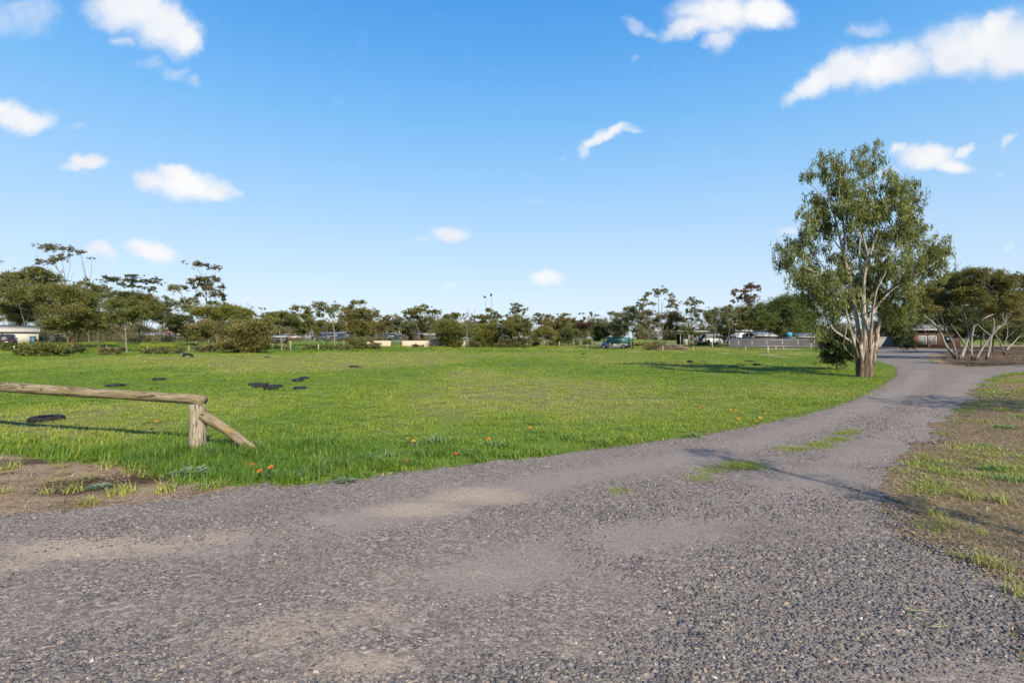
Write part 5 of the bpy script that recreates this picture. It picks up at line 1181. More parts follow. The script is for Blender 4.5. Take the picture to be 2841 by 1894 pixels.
    for pi, p in enumerate(pads):
        x, y, rx, ry = p[:4]; dn = p[4] if len(p) > 4 else 1.0
        c = W((x, y)); rxm, rzm = rx * px, ry * px; rym = rxm * 1.1
        dz = c[2] - S_[:, 2]; cost = np.hypot(S_[:, 0] - c[0], dz) + np.where(dz < .1, 1.3 * (.1 - dz), 0)
        j = cost.argmin(); a = S_[j]
        half = 2.4 * np.sqrt(max(.05, 1 - ((x - 660) / 560) ** 2)) * (1.0 if y > 350 else .55)
        dyc = np.clip(a[1] * .6 + rng.uniform(-.75, 1) * half * .9, -half, half)
        if dn < .8 and y > 550: dyc = abs(dyc) * .6 + .5
        c = W((x, y), dyc)
        L = np.linalg.norm(c - a)
        mid = (a + c) / 2 + np.array([0, 0, .12 * L]); bp = smooth_poly([a, mid, c], 2)
        r0 = min(SR_[j] * .8, .012 + .022 * L)
        tw.tube(bp, np.linspace(r0, .008, len(bp)), 5, cap=False)
        area = math.pi * rxm * rzm
        nc = max(5, int(area * 92 * dn))
        d = rng.normal(0, 1, (nc, 3)); d /= np.linalg.norm(d, axis=1)[:, None]
        lump = 1 + .25 * np.sin(d[:, 0] * 5 + pi) * np.cos(d[:, 2] * 4 + pi * 2)
        nt_ = max(4, int(3 + area * 9))
        d = rng.normal(0, 1, (nt_, 3)); d /= np.linalg.norm(d, axis=1)[:, None]
        T = c + d * (rng.random(nt_) ** .4)[:, None] * np.array([rxm, rym, rzm]) * 1.06
        tt2 = np.clip(.5 + .28 * rng.normal(0, 1, nt_), 0, 1); ti = rng.integers(0, nt_, nc)
        C = T[ti] + rng.normal(0, 1, (nc, 3)) * np.array([.13, .13, .17]) * rng.uniform(.7, 1.4, nt_)[ti][:, None]
        gz = rng.random(nc) < .10; C[gz] = c + rng.normal(0, .62, (int(gz.sum()), 3)) * np.array([rxm, rym, rzm])
        for q in C[::4]:
            s0 = bp[rng.integers(len(bp) // 2, len(bp))]
            e = q + np.array([0, 0, .05])
            tw.tube(smooth_poly([s0, (s0 + e) / 2 + np.array([0, 0, .10]), e], 1), np.linspace(.009, .003, 6), 3, cap=False)
        ct = np.clip(tt2[ti] + .12 * rng.normal(0, 1, nc), 0, 1)
        leaves(lb, C, .10 * rng.uniform(.7, 1.4, nc), 20, .145, .034, .9, 1.7, ct)
    wood.build('trunk', BARK['gum'], root, True)
    tw.build('branch', BARK['pale'], root)
    lb.build('crown', PAL['gum'], root)
    for (x, y, ln_) in [(712, 1180, 150), (700, 1260, 110), (652, 1240, 100), (742, 1230, 80), (598, 1010, 70)]:
        P = [W((x + rng.normal(0, 2), y - ln_ / 2 + ln_ * t), -.25) for t in np.linspace(0, 1, 6)]
        pb = MB(); pb.tube(P, [.015, .03, .035, .03, .025, .01], 5); pb.build('peeling_bark', BARK['red'], root)
big_gum()

# ------------------------------------------------------------------ low bushes along the far fence line
def bush(fr, base, pads, pal, label, leaf=.14, dens=1.1, Y=None, name='bush'):
    return tree(fr, base, [], pads, pal, name, label, Y=Y, cat='bush', w=.06, leaf=leaf, dens=dens, depthk=.6)
bush(A_, (500, 1515), [(560, 1400, 150, 45), (420, 1430, 170, 55), (640, 1430, 150, 60), (300, 1470, 120, 40), (520, 1470, 220, 45), (720, 1440, 100, 50)], 'bushy', 'low wide spreading green bush on the paddock edge at far left', .15)
bush(A_, (880, 1490), [(880, 1450, 110, 40), (980, 1440, 70, 30), (800, 1460, 60, 30)], 'dark', 'low dark bush at the foot of the red brown trunks')
bush(A_, (1350, 1500), [(1330, 1450, 90, 40), (1430, 1450, 70, 45), (1270, 1460, 50, 30)], 'brown', 'low brownish bush against the crooked bone pale trunk')
bush(A_, (80, 1450), [(60, 1420, 80, 35), (180, 1410, 60, 30), (100, 1390, 70, 22)], 'green', 'low green bush beside the leftmost fence post')
bush(B_, (350, 1480), [(330, 1450, 90, 35), (430, 1440, 80, 40), (260, 1450, 60, 30)], 'brown', 'low brownish bush left of the middle pale fence post')
bush(B_, (600, 1480), [(590, 1440, 100, 40), (740, 1420, 60, 50), (680, 1450, 80, 35), (520, 1420, 60, 30)], 'olive', 'low dull olive bush with a dark clump, left of the white litter')
bush(B_, (1010, 1460), [(1000, 1420, 90, 35), (1120, 1400, 80, 40), (1200, 1420, 70, 40)], 'brown', 'low brown bush under the small twin trunked tree')
bush(C_, (540, 1015), [(560, 970, 50, 30), (590, 1000, 40, 18)], 'olive', 'tiny olive bush right of the Y forked trunk')
bush(C_, (960, 1010), [(980, 960, 60, 26), (900, 985, 60, 22), (1040, 960, 50, 25)], 'olive', 'low olive bush between two fence posts at centre left')
bush(C_, (1180, 1010), [(1190, 960, 60, 35), (1270, 970, 60, 30), (1120, 985, 60, 22)], 'bushy', 'low green bush left of the pale open gum trunk')
bush(C_, (1470, 1010), [(1450, 970, 70, 35), (1560, 960, 60, 40), (1500, 1000, 90, 16)], 'olive', 'low olive bush right of the pale open gum trunk')
bush(C_, (2010, 985), [(1990, 930, 50, 50), (2040, 970, 60, 24), (1960, 880, 30, 30)], 'rust', 'reddish twiggy bush against the left cream wall')
bush(D_, (590, 965), [(590, 945, 40, 28), (640, 950, 24, 20)], 'rust', 'small reddish brown bush at the foot of the right cream wall')
bush(D_, (710, 965), [(715, 948, 26, 18), (660, 935, 12, 14)], 'brown', 'tiny brown bush touching the right cream wall, left of the twiggy pair')
bush(D_, (860, 970), [(850, 945, 34, 24), (890, 955, 26, 20), (940, 955, 26, 20)], 'rust', 'twiggy pair of red brown tufts at the foot of the right cream wall')
bush(D_, (1290, 975), [(1280, 930, 60, 36), (1350, 900, 40, 50), (1330, 955, 80, 24)], 'olive', 'olive bush between the dense dome tree and the half dead trunk')
bush(D_, (1560, 970), [(1560, 900, 70, 50), (1510, 860, 40, 50), (1600, 940, 70, 30)], 'brown', 'brown bush right of the half dead trunk')
bush(D_, (1960, 975), [(1950, 930, 70, 36), (2050, 930, 60, 36)], 'brown', 'brown bush between the yellow green tipped dome and the wire fence')
bush(E_, (540, 945), [(530, 900, 60, 40), (480, 920, 50, 26)], 'brown', 'brown bush left under the small umbrella mallee')
bush(E_, (760, 940), [(760, 890, 50, 40), (730, 920, 60, 22)], 'bushy', 'green bush right under the small umbrella mallee')
bush(E_, (1180, 925), [(1190, 890, 50, 30), (1150, 905, 40, 18)], 'lime', 'bright yellow green bush between two posts right of the round green bush')
bush(E_, (1360, 915), [(1350, 870, 70, 44), (1300, 890, 50, 26)], 'bushy', 'soft green bush left of the black green tree')
bush(F_, (140, 1175), [(150, 1150, 70, 24), (70, 1160, 50, 18)], 'olive', 'low olive bush by the plank bench')
bush(F_, (1180, 1170), [(1190, 1145, 60, 22), (1260, 1120, 40, 40), (1120, 1150, 40, 18)], 'dark', 'low dark bush between the sapling and the tall fence post')
bush(F_, (1450, 1195), [(1430, 1180, 110, 14), (1540, 1190, 60, 10)], 'bushy', 'long low weedy bush before the grey fence end')

# distant belt of trees: nobody could count it
mb = MB(); C = []; ct_ = []
for _ in range(230):
    Y = rng.uniform(188, 240); X = rng.uniform(-1.02, .72) * Y
    hh = (4.2 + 5.0 * rng.random() ** 1.5) * (.8 if X < -60 else 1); r = rng.uniform(2.4, 5.0); t0 = float(terrain(X, Y)); tt_ = rng.random()
    for _ in range(64):
        d = rng.normal(0, 1, 3); d /= np.linalg.norm(d); d = d * rng.random() ** .4
        C.append((X + d[0] * r, Y + d[1] * r, max(.3, t0 + hh * .55 + d[2] * hh * .5))); ct_.append(np.clip(tt_ * .6 + rng.random() * .4, 0, 1))
leaves(mb, np.array(C), 1.15, 18, .55, .34, 0, .8, np.array(ct_))
tag(mb.build('distant_trees', PAL['brown']), 'low distant belt of trees beyond the road', 'distant trees', kind='stuff')

# rough scrub along the verge of the far road
mb = MB(); C = []; ct_ = []
for _ in range(420):
    Y = rng.uniform(112, 131); X = rng.uniform(-.98, .06) * Y
    if fbm(X * .06, Y * .05, 44, 3) < .47: continue
    hh = rng.uniform(.5, 1.9); t0 = float(terrain(X, Y)); tt_ = rng.random()
    for _ in range(16):
        d = rng.normal(0, .5, 3); C.append((X + d[0] * 1.1, Y + d[1], t0 + .15 + abs(d[2]) * hh)); ct_.append(np.clip(tt_ * .6 + rng.random() * .4, 0, 1))
leaves(mb, np.array(C), .5, 14, .26, .13, 0, .8, np.array(ct_))
tag(mb.build('roadside_scrub', PAL['brown']), 'patchy brown scrub along the verge of the far road', 'scrub', kind='stuff')

# ------------------------------------------------------------------ log rail fence in the foreground
def woodmat(name, a, b, c, axis, lichen=.5):
    m, nt, out = newmat(name)
    sc3 = [26, 26, 26]; sc3[axis] = 2.2
    v = nt.scalev(nt.objc(), tuple(sc3))
    f = nt.noise(1.0, 6, .65, v, dist=.4); g = nt.noise(3.5, 4, .6, nt.objc()); ck = nt.noise(.8, 3, .7, v, dist=1.2)
    col = nt.ramp(f, [(.25, a), (.5, b), (.75, c)])
    col = nt.mix(nt.mr(g, .56, .72, 0, lichen), col, (.20, .155, .03))
    col = nt.mix(nt.mr(ck, .57, .62, 0, .85), col, (.04, .03, .02))
    kn = nt.node('ShaderNodeTexVoronoi'); kn.inputs['Scale'].default_value = 2.3; nt.link(nt.objc(), kn.inputs['Vector'])
    col = nt.mix(nt.mr(kn.outputs['Distance'], .10, .04, 0, .8), col, (.06, .042, .025))
    principled(nt, out, col, .85, .15, 0, nt.bump(nt.math('SUBTRACT', f, nt.math('MULTIPLY', nt.mr(ck, .56, .63), 1.0)), .7, .012))
    return m
M_railx = woodmat('weathered_rail_wood', (.09, .066, .036), (.215, .168, .098), (.35, .29, .195), 0, .5)
M_postz = woodmat('weathered_post_wood', (.12, .095, .064), (.27, .222, .158), (.41, .355, .27), 2, .3)
pb = np.array([(547 - CX) / F * 7.8, 7.8, 0.0])
lf = thing('log_fence', pb, 'weathered round log rail on a stout post with a slanting brace, before the paddock', 'fence')
m = MB(); zz = np.linspace(-.3, .655, 12); rr = .108 * (1 + .03 * np.sin(zz * 7) + np.where(zz < .25, .05, 0))
m.tube(np.column_stack([.008 * np.sin(zz * 5), np.zeros(12), zz]), rr, 20, jit=.025); m.build('post', M_postz, lf, True)
pA = world(S_, (566, 1111), 7.82) - pb; pB = np.array([-1420.5 / F * 9.0, 9.0, .773]) - pb; pB = pA + (pB - pA) * 2.2
R0 = .066; pA[2] = .655 + R0 - .012
m = MB(); t = np.linspace(0, 1, 40); P = pA + (pB - pA) * t[:, None]; P[:, 2] += -.012 * np.sin(t * 9) * t + .03 * t
rail = thing
Lr = np.linalg.norm(pB - pA); ang = math.atan2(pA[1] - pB[1], pA[0] - pB[0])
# build the rail along its own x axis so the grain follows it
Q = np.column_stack([-t * Lr, .01 * np.sin(t * 11), (P[:, 2] - pA[2])])
m.tube(Q, (R0 + .04 * t) * (1 + .035 * np.sin(t * 23 + 1)), 20, jit=.03)
ro = m.build('rail', M_railx, lf, True); ro.location = pA; ro.rotation_euler = (0, 0, ang)
m = MB(); t = np.linspace(0, 1, 9)
a0 = np.array([.085, -.03, .50]); a1 = world(S_, (722, 1236), 7.75) - pb; a1[2] = -.04
m.tube(np.column_stack([t * np.linalg.norm(a1 - a0), .012 * np.sin(t * 6), .015 * np.sin(t * 4)]), (.074 - .010 * t) * (1 + .05 * np.sin(t * 13)), 16, jit=.04)
bo = m.build('brace', M_railx, lf, True); d = a1 - a0; bo.location = a0; bo.rotation_euler = (0, math.atan2(-d[2], math.hypot(d[0], d[1])), math.atan2(d[1], d[0]))
p2 = pA + (pB - pA) * .94
m = MB(); m.tube([(p2[0], p2[1], -.3), (p2[0], p2[1], p2[2] - .02)], .11, 14, jit=.03); m.build('post', M_postz, lf, True)

# ------------------------------------------------------------------ tyres lying in the paddock
M_tyre, nt, out = newmat('old_tyre_rubber')
c = nt.mix(nt.mr(nt.noise(9, 4, .6, nt.objc()), .4, .7), (.012, .012, .013), (.035, .033, .031))
principled(nt, out, c, .75, .25, 0, nt.bump(nt.noise(60, 2, .5, nt.objc()), .3, .01))
def tyre_mesh(part):
    m = MB()
    if part == 'tread':
        n = 48; prof = [(.47, .045), (.5, .07), (.5, .12), (.5, .17), (.47, .20)]
        m.lathe(prof, n)
        for k in range(24):          # tread blocks
            a = k / 24 * 2 * math.pi
            for zc in (.085, .155):
                m.box((.503 * math.cos(a), .503 * math.sin(a), zc), (.018, .075, .05), a)
    else:
        m.lathe([(.47, .045), (.40, .02), (.31, .03), (.285, .06)], 48)
        m.lathe([(.285, .185), (.31, .215), (.40, .225), (.47, .20)], 48)
        m.lathe([(.285, .06), (.33, .08), (.44, .08), (.44, .165), (.33, .165), (.285, .185)], 48)
    return m
ty0 = None
tyres = [((128.6, 1167.5), 80, 0, 'largest looking black tyre lying in the grass, nearest, behind the log rail', 0),
         ((319.7, 1073), 46, 0, 'black tyre sunk in the grass just above the middle of the log rail', 0),
         ((442, 1055), 36, 0, 'thin looking sunk black tyre above and right of the one over the log rail', 0),
         ((712, 1070), 42, .0, 'rear tyre of the overlapping pair at the left of the tyre cluster', 0),
         ((724, 1074.5), 42, .04, 'front tyre of the overlapping pair at the left of the tyre cluster', .12),
         ((765, 1075.5), 40, .0, 'rear tyre of the tilted overlapping pair in the middle of the tyre cluster', .0),
         ((752, 1081.5), 38, .03, 'front lower tyre of the tilted overlapping pair in the tyre cluster', -.14),
         ((843, 1052.5), 29, 0, 'farther of the two touching tyres at the back right of the tyre cluster', .05),
         ((826.5, 1059), 32, .02, 'nearer of the two touching tyres at the back right of the tyre cluster', 0),
         ((832.7, 1079), 37, -.03, 'lone tyre with grass in its ring at the front right of the tyre cluster', 0),
         ((981, 1018.5), 25, 0, 'left of two touching far tyres in the middle of the paddock', 0),
         ((996, 1020.5), 25, -.05, 'right of two touching far tyres in the middle of the paddock', .06),
         ((668, 993), 17, -.05, 'low far tyre, left of two spaced along the pale band of grass', 0),
         ((742, 992), 17, 0, 'low far tyre, right of two spaced along the pale band of grass', 0),
         ((1915, 1007), 18, .08, 'raised dark tyre in the green shade left of centre right', .2),
         ((1952, 1004), 16, -.05, 'flat sunk tyre close behind the raised one in the green shade', 0),
         ((2078, 1003), 20, 0, 'left tyre of a touching row nearest the grey fence', 0),
         ((2092, 1004.5), 18, -.03, 'right tyre of a touching row nearest the grey fence', 0),
         ((2032.8, 1018.5), 27, -.02, 'nearest tyre on the right side of the paddock', 0),
         ((2100, 1013.5), 22, .03, 'tyre standing clear of the grass below the touching row by the grey fence', 0),
         ((1619.4, 983), 11, 0, 'tiny far tyre alone in front of the teal truck', 0),
         ((1222, 977.5), 13, -.03, 'tiny far tyre alone before the right cream wall', 0),
         ((1331.5, 976.5), 11, 0, 'left of two tiny far tyres below the yellow green tipped dome tree', 0),
         ((1347.6, 976), 11, 0, 'right of two tiny far tyres below the yellow green tipped dome tree', 0)]
for (c2, wpx, dz, lab, tilt) in tyres:
    g = gpt(S_, c2); dia = wpx * g[1] / F
    loc = (g[0], g[1], g[2] - .05 * dia + dz * .6)
    if ty0 is None:
        ty0 = thing('tyre', loc, lab, 'tyre', 0, 'old tyres lying in the paddock'); 
        tyre_mesh('tread').build('tread', M_tyre, ty0, True); tyre_mesh('side').build('sidewall', M_tyre, ty0, True)
        o = ty0
    else: o = dup(ty0, loc, rng.uniform(0, 6), None, lab)
    o.scale = (dia, dia, max(dia, .5) * 1.0); o.rotation_euler = (rng.uniform(-.04, .04) + tilt * .5, tilt, rng.uniform(0, 6))
# half buried tyre standing up
g = gpt(S_, (521, 991)); o = dup(ty0, (g[0], g[1], -.02), 0, None, 'half buried tyre leaning up on the pale grass, left of the far pair'); o.scale = (.85, .85, .9); o.rotation_euler = (.55, .25, .4)

# ------------------------------------------------------------------ posts and wires, fences, walls
M_oldpost = woodmat('fence_post_wood', (.17, .14, .10), (.31, .27, .20), (.42, .37, .29), 2, .2)
M_wire = paint((.25, .24, .23), .5, .6)
def wire_fence(label, posts, wires=(.35, .7, 1.0), name='wire_fence'):
    pts = []
    for (sx, yt, yb, r) in posts:
        b = gpt(S_, (sx, yb)); h = (yb - yt) / F * b[1]; pts.append((b, h, r))
    b0 = pts[0][0]; root = thing(name, b0, label, 'fence')
    for b, h, r in pts:
        m = MB(); q = b - b0; ln = rng.uniform(-.04, .04)
        m.tube([(q[0], q[1], q[2] - .2), (q[0] + ln * .5, q[1], q[2] + h * .5), (q[0] + ln, q[1], q[2] + h)], [r, r * .97, r * .92], 8, jit=.06); m.build('post', M_oldpost, root, True)
    for k in wires:
        m = MB(); P = [b - b0 + np.array([0, -.07, min(h * .95, k * 1.0)]) for b, h, r in pts]
        if len(P) > 1: m.tube(P, .006, 3); m.build('wire', M_wire, root)
wire_fence('wire fence of widely spaced pale wooden posts along the left paddock edge', [(39, 958, 975, .075), (296, 958.5, 969, .06), (409, 960, 978, .07), (524.5, 958, 978, .07), (806, 946, 976, .085), (883, 954, 974, .085)])
wire_fence('wire fence of thin posts behind the open pale gum at centre left', [(873, 936, 957, .05), (906, 939, 962, .07), (940.6, 944, 963, .06), (954, 943, 968, .06)])
wire_fence('wire fence of low posts before the scrub in the middle, running to the teal truck', [(1430, 952, 964, .07), (1441, 951, 964, .06), (1463, 951, 963.5, .08), (1521, 953, 963, .06), (1551, 947, 962, .08), (1592, 946, 960, .08), (1611, 946.5, 960, .08), (1686.6, 947, 961.5, .08), (1735, 946.5, 961, .08)])
wire_fence('line of small stakes on the bright grass before the brush pile', [(1572, 954, 965, .06), (1629.6, 955, 969, .06), (1692, 950, 971, .05), (1838, 959, 976, .07), (1923.5, 960, 975, .06)], (.5,))
wire_fence('wire fence of old posts in the yard before the carport', [(1789, 948, 956, .05), (1844.5, 947, 957, .06), (1910, 947, 961, .07), (1976, 946.5, 965.5, .11)])
wire_fence('row of short grey stub posts in front of the grey fence', [(2069, 961, 979, .06), (2129.5, 961, 981, .11), (2152, 961, 977, .07), (2174.6, 960, 977, .06), (2249.7, 953, 971, .09)], ())

def corrugated(name, label, cat, sx0, sx1, sy_top, sy_bot, Y, mat, cap=None, pitch=.16, depth=.03, dark=None):
    x0 = (sx0 - CX) / F * Y; x1 = (sx1 - CX) / F * Y; zb = float(terrain((x0 + x1) / 2, Y)) - .05; zt = EYE - (sy_top - HY) / F * Y
    root = thing(name, ((x0 + x1) / 2, Y, 0), label, cat)
    n = int((x1 - x0) / pitch * 4); t = np.linspace(x0, x1, n) - (x0 + x1) / 2
    yy = depth * np.where((np.arange(n) % 4) < 2, 0, 1)
    V = np.vstack([np.column_stack([t, yy, np.full(n, zb)]), np.column_stack([t, yy, np.full(n, zt)]), np.column_stack([t, yy + .012, np.full(n, zb)]), np.column_stack([t, yy + .012, np.full(n, zt)])])
    k = np.arange(n - 1); m = MB(); m.add(V, [np.stack([k, k + 1, n + k + 1, n + k], 1), np.stack([2 * n + k + 1, 2 * n + k, 3 * n + k, 3 * n + k + 1], 1), np.stack([n + k, n + k + 1, 3 * n + k + 1, 3 * n + k], 1)])
    m.build('panel', mat, root)
    if cap:
        m = MB(); m.box((0, .02, zt + .02), (x1 - x0 + .04, .07, .04)); m.build('capping', cap, root)
    for s in (x0, x1):
        m = MB(); m.box((s - (x0 + x1) / 2, .02, (zb + zt) / 2), (.07, .08, zt - zb + .06)); m.build('end_post', cap or mat, root)
    return root, x0, x1, zb, zt
M_cream = paint((.42, .355, .26), .6, 0, .12, .3, .4); M_brown = paint((.10, .075, .055), .6)
corrugated('cream_wall', 'short cream metal wall panel left of the green gate', 'wall', 1018, 1085, 944.6, 967, 87, M_cream, M_brown)
corrugated('cream_wall', 'long cream metal wall with dark brown capping right of the green gate', 'wall', 1115.5, 1292, 944.4, 965, 88, M_cream, M_brown)
# gate between the cream walls
Y = 88.5; gx0, gx1 = (1087 - CX) / F * Y, (1114 - CX) / F * Y; gt = thing('gate', ((gx0 + gx1) / 2, Y, 0), 'low green pipe frame gate between the two cream walls', 'gate'); gw = (gx1 - gx0)
M_ggreen = paint((.16, .24, .18), .5, .2); M_galv = paint((.30, .31, .32), .45, .5)
z0 = float(terrain(gx0, Y))
m = MB()
for z in (z0 + .12, z0 + 1.02): m.tube([(-gw / 2, 0, z), (gw / 2, 0, z)], .03, 6)
for x in (-gw / 2, gw / 2): m.tube([(x, 0, z0 + .1), (x, 0, z0 + 1.04)], .03, 6)
m.build('gate_frame', M_ggreen, gt)
m = MB()
for k in range(1, 4): m.tube([(-gw / 2, 0, z0 + .12 + .22 * k), (gw / 2, 0, z0 + .12 + .22 * k)], .012, 5)
for k in range(1, 8): m.tube([(-gw / 2 + gw * k / 8, 0, z0 + .12), (-gw / 2 + gw * k / 8, 0, z0 + 1.0)], .010, 4)
m.build('mesh_infill', M_galv, gt)
# grey fence and the pipe rail in front of it
M_gfence = paint((.062, .055, .054), .65, .05, .3, .3, .5)
gfr, gX0, gX1, gzb, gzt = corrugated('metal_fence', 'grey ribbed metal fence left of the big gum trunk', 'fence', 2024, 2300, 938.2, 966, 84.5, M_gfence, None, .2, .035)
Y = 82.6; rx0 = (2022.5 - CX) / F * Y; rx1 = (2300 - CX) / F * Y
pr = thing('rail_fence', (rx0, Y, 0), 'light galvanised pipe rail fence with two rails, standing before the grey ribbed fence', 'fence')
for sx in (2023, 2049, 2086, 2127, 2170.6, 2214, 2260):
    m = MB(); x = (sx - CX) / F * Y - rx0; m.tube([(x, 0, -.2), (x, 0, 1.36)], .05, 8); m.build('post', M_galv, pr, True)
for z in (1.29, .38):
    m = MB(); m.tube([(0, -.05, z), (rx1 - rx0, -.05, z)], .032, 6); m.build('rail', M_galv, pr, True)

# guard rail by the road at left
def guard(sx0, sx1, Y, label):
    x0, x1 = (sx0 - CX) / F * Y, (sx1 - CX) / F * Y; z = float(terrain((x0 + x1) / 2, Y)); root = thing('guard_rail', (x0, Y, z), label, 'guard rail')
    n = int((x1 - x0) / 2.6)
    for k in range(n + 1):
        m = MB(); m.box(((x1 - x0) * k / n, .06, .35), (.14, .12, .9)); m.build('post', M_oldpost, root)
    for zz in (.72, .36):
        m = MB(); m.box(((x1 - x0) / 2, 0, zz), (x1 - x0, .06, .16)); m.build('rail', paint((.30, .26, .21), .7), root)
guard(270, 402, 128, 'grey two rail barrier in front of the pale blue hatchbacks at left')
guard(405, 515, 130, 'grey two rail barrier in front of the silver car')
# road beyond (asphalt strip at the foot of the parked cars)
V_r, q_r = grid_mb(lines(-190, 20, .9, .05), np.linspace(136, 182, 12), None, .012)
m = MB(); m.add(V_r, [q_r]); M_as, nt, out = newmat('asphalt'); principled(nt, out, nt.mix(nt.noise(3, 4, .6, nt.pos()), (.09, .085, .08), (.17, .155, .14)), .9, .2)
tag(m.build('road', M_as), None, None, kind='structure')

# ------------------------------------------------------------------ vehicles
M_glass, nt, out = newmat('tinted_glass'); principled(nt, out, (.015, .02, .026), .08, .6)
M_rub = paint((.02, .02, .02), .8); M_rim = paint((.16, .16, .17), .45, .5); M_blk = paint((.03, .03, .032), .55); M_lite = paint((.75, .76, .74), .2); M_red = paint((.35, .02, .015), .3); M_plate = paint((.75, .75, .72), .4)
PROF = {  # (x, z) from front to rear, half length normalised to metres
    'sedan': (4.6, .88, [(2.28, .48), (2.25, .72), (1.15, .92), (.45, 1.38), (-.85, 1.42), (-1.65, 1.04), (-2.2, 1.0), (-2.28, .55)], (2, 5), .92),
    'hatch': (4.1, .86, [(2.03, .5), (2.0, .76), (1.2, .96), (.45, 1.42), (-1.2, 1.46), (-1.85, 1.02), (-2.02, .95), (-2.05, .5)], (2, 5), .96),
    'wagon': (4.7, .92, [(2.33, .6), (2.3, .98), (1.15, 1.12), (.55, 1.70), (-2.0, 1.76), (-2.25, 1.15), (-2.33, 1.05), (-2.33, .6)], (2, 5), 1.12),
    'van': (4.9, .94, [(2.4, .55), (2.38, .95), (1.75, 1.2), (1.1, 1.92), (-2.3, 1.98), (-2.4, 1.3), (-2.42, 1.2), (-2.42, .55)], (2, 5), 1.2),
    'ute': (5.0, .92, [(2.45, .55), (2.42, .95), (1.35, 1.08), (.75, 1.66), (-.35, 1.68), (-.6, 1.08), (-2.45, 1.04), (-2.45, .6)], (2, 5), 1.08)}
def car(kind, loc, rz, col, name, label, cat='car', group=None, rack=False, spare=False, tray=None):
    L, hw, prof, (ia, ib), belt = PROF[kind]
    root = thing(name, loc, label, cat, rz, group)
    paintm = paint(col, .3, .3, .08, .5)
    def half(z): return hw if z <= belt else hw * (1 - .22 * (z - belt) / .75)
    P = [(prof[0][0] - .02, .28)] + prof + [(prof[-1][0] + .02, .28)]
    # denser outline
    Q = []
    for (a, b), (c, d) in zip(P[:-1], P[1:]):
        for t in (0, .5): Q.append((a + (c - a) * t, b + (d - b) * t))
    Q.append(P[-1]); n = len(Q)
    lv = np.array([(x, -half(z), z) for x, z in Q]); rv = lv * np.array([1, -1, 1])
    bel = np.array([(x, -hw * 1.02, min(z, .62)) for x, z in Q])
    m = MB(); k = np.arange(n - 1)
    m.add(np.vstack([lv, rv]), [np.stack([k, k + 1, n + k + 1, n + k], 1), np.arange(n)[::-1], n + np.arange(n), np.array([0, n, 2 * n - 1, n - 1])])
    m.build('body', paintm, root)
    # glass
    f1, f2 = prof[ia], prof[ia + 1]; r1, r2 = prof[ib - 1], prof[ib]
    def pane(nm, a, b, ins=.12):
        (x1, z1), (x2, z2) = a, b
        dx, dz = x2 - x1, z2 - z1; l = math.hypot(dx, dz); nx, nz = (dz / l, -dx / l) if nm == 'windscreen' else (-dz / l, dx / l)
        if nm == 'rear_window': nx, nz = (dz / l, -dx / l)
        q = []
        for t in (.12, .9):
            x, z = x1 + dx * t, z1 + dz * t; h = half(z) - ins
            q += [(x + abs(nx) * (.006 if nm == 'windscreen' else -.006), -h, z + .008), (x + abs(nx) * (.006 if nm == 'windscreen' else -.006), h, z + .008)]
        m = MB(); m.add(q, [np.array([0, 1, 3, 2])]); m.build(nm, M_glass, root)
    pane('windscreen', f1, f2); pane('rear_window', r2, r1)
    for s in (-1, 1):
        m = MB(); zt = min(f2[1], r1[1]) - .09; zb2 = belt + .04
        def xat(p, q_, z): return p[0] + (q_[0] - p[0]) * (z - p[1]) / (q_[1] - p[1])
        xa, xb = xat(f1, f2, zb2) - .18, xat(f1, f2, zt) - .10; xc, xd = xat(r1, r2, zt) + .10, xat(r1, r2, zb2) + .2
        mid = (xb + xc) / 2
        for (u0, u1, v0, v1) in [(xa, mid + .04, xb, mid + .04), (mid - .04, xd, mid - .04, xc)]:
            m.add([(u0, s * (half(zb2) + .006), zb2), (u1, s * (half(zb2) + .006), zb2), (v1, s * (half(zt) + .006), zt), (v0, s * (half(zt) + .006), zt)], [np.array([0, 1, 2, 3])])
        m.build('side_windows', M_glass, root)
        for x, nm, mt in ((prof[1][0] - .03, 'headlight', M_lite), (prof[-2][0] + .02, 'tail_light', M_red)):
            m = MB(); m.box((x, s * (hw - .2), .74 if kind != 'van' else .85), (.1, .28, .14)); m.build(nm, mt, root)
        m = MB(); m.box((xa - .02, s * (hw + .09), belt + .1), (.1, .18, .13)); m.build('mirror', M_blk, root)
    wr = .33 if kind in ('sedan', 'hatch') else .38
    for x in (L * .30, -L * .29):
        for s in (-1, 1):
            m = MB(); m.tube([(x, s * (hw - .19), wr), (x, s * (hw + .02), wr)], wr, 16); wo = m.build('wheel', M_rub, root, False)
            m = MB(); m.tube([(x, s * (hw + .0), wr), (x, s * (hw + .03), wr)], wr * .6, 12); m.build('rim', M_rim, wo)
    m = MB(); m.box((prof[-1][0] - .02, 0, .5), (.12, 2 * hw - .1, .2)); m.box((prof[0][0] + .02, 0, .48), (.12, 2 * hw - .1, .2)); m.build('bumper', M_blk, root)
    m = MB(); m.box((prof[-1][0] - .09, 0, .62), (.02, .5, .13)); m.build('number_plate', M_plate, root)
    if rack:
        m = MB()
        for s in (-.6, .6): m.tube([(.4, s, 1.84), (-1.9, s, 1.90)], .03, 5)
        for x in (.2, -.8, -1.7): m.tube([(x, -.62, 1.86), (x, .62, 1.86)], .025, 5)
        m.build('roof_rack', M_blk, root)
    if spare:
        m = MB(); m.tube([(-2.34, .15, 1.05), (-2.55, .15, 1.05)], .37, 18); m.build('spare_wheel', paint((.16, .14, .12), .5), root)
    if tray:
        m = MB(); m.box((-1.55, 0, 1.42), (1.8, 1.78, .9), 0, None, .94); m.build('canopy', tray, root)
    return root
def at(sx, Y, dz=0): X = (sx - CX) / F * Y; return (X, Y, float(terrain(X, Y)) + dz)
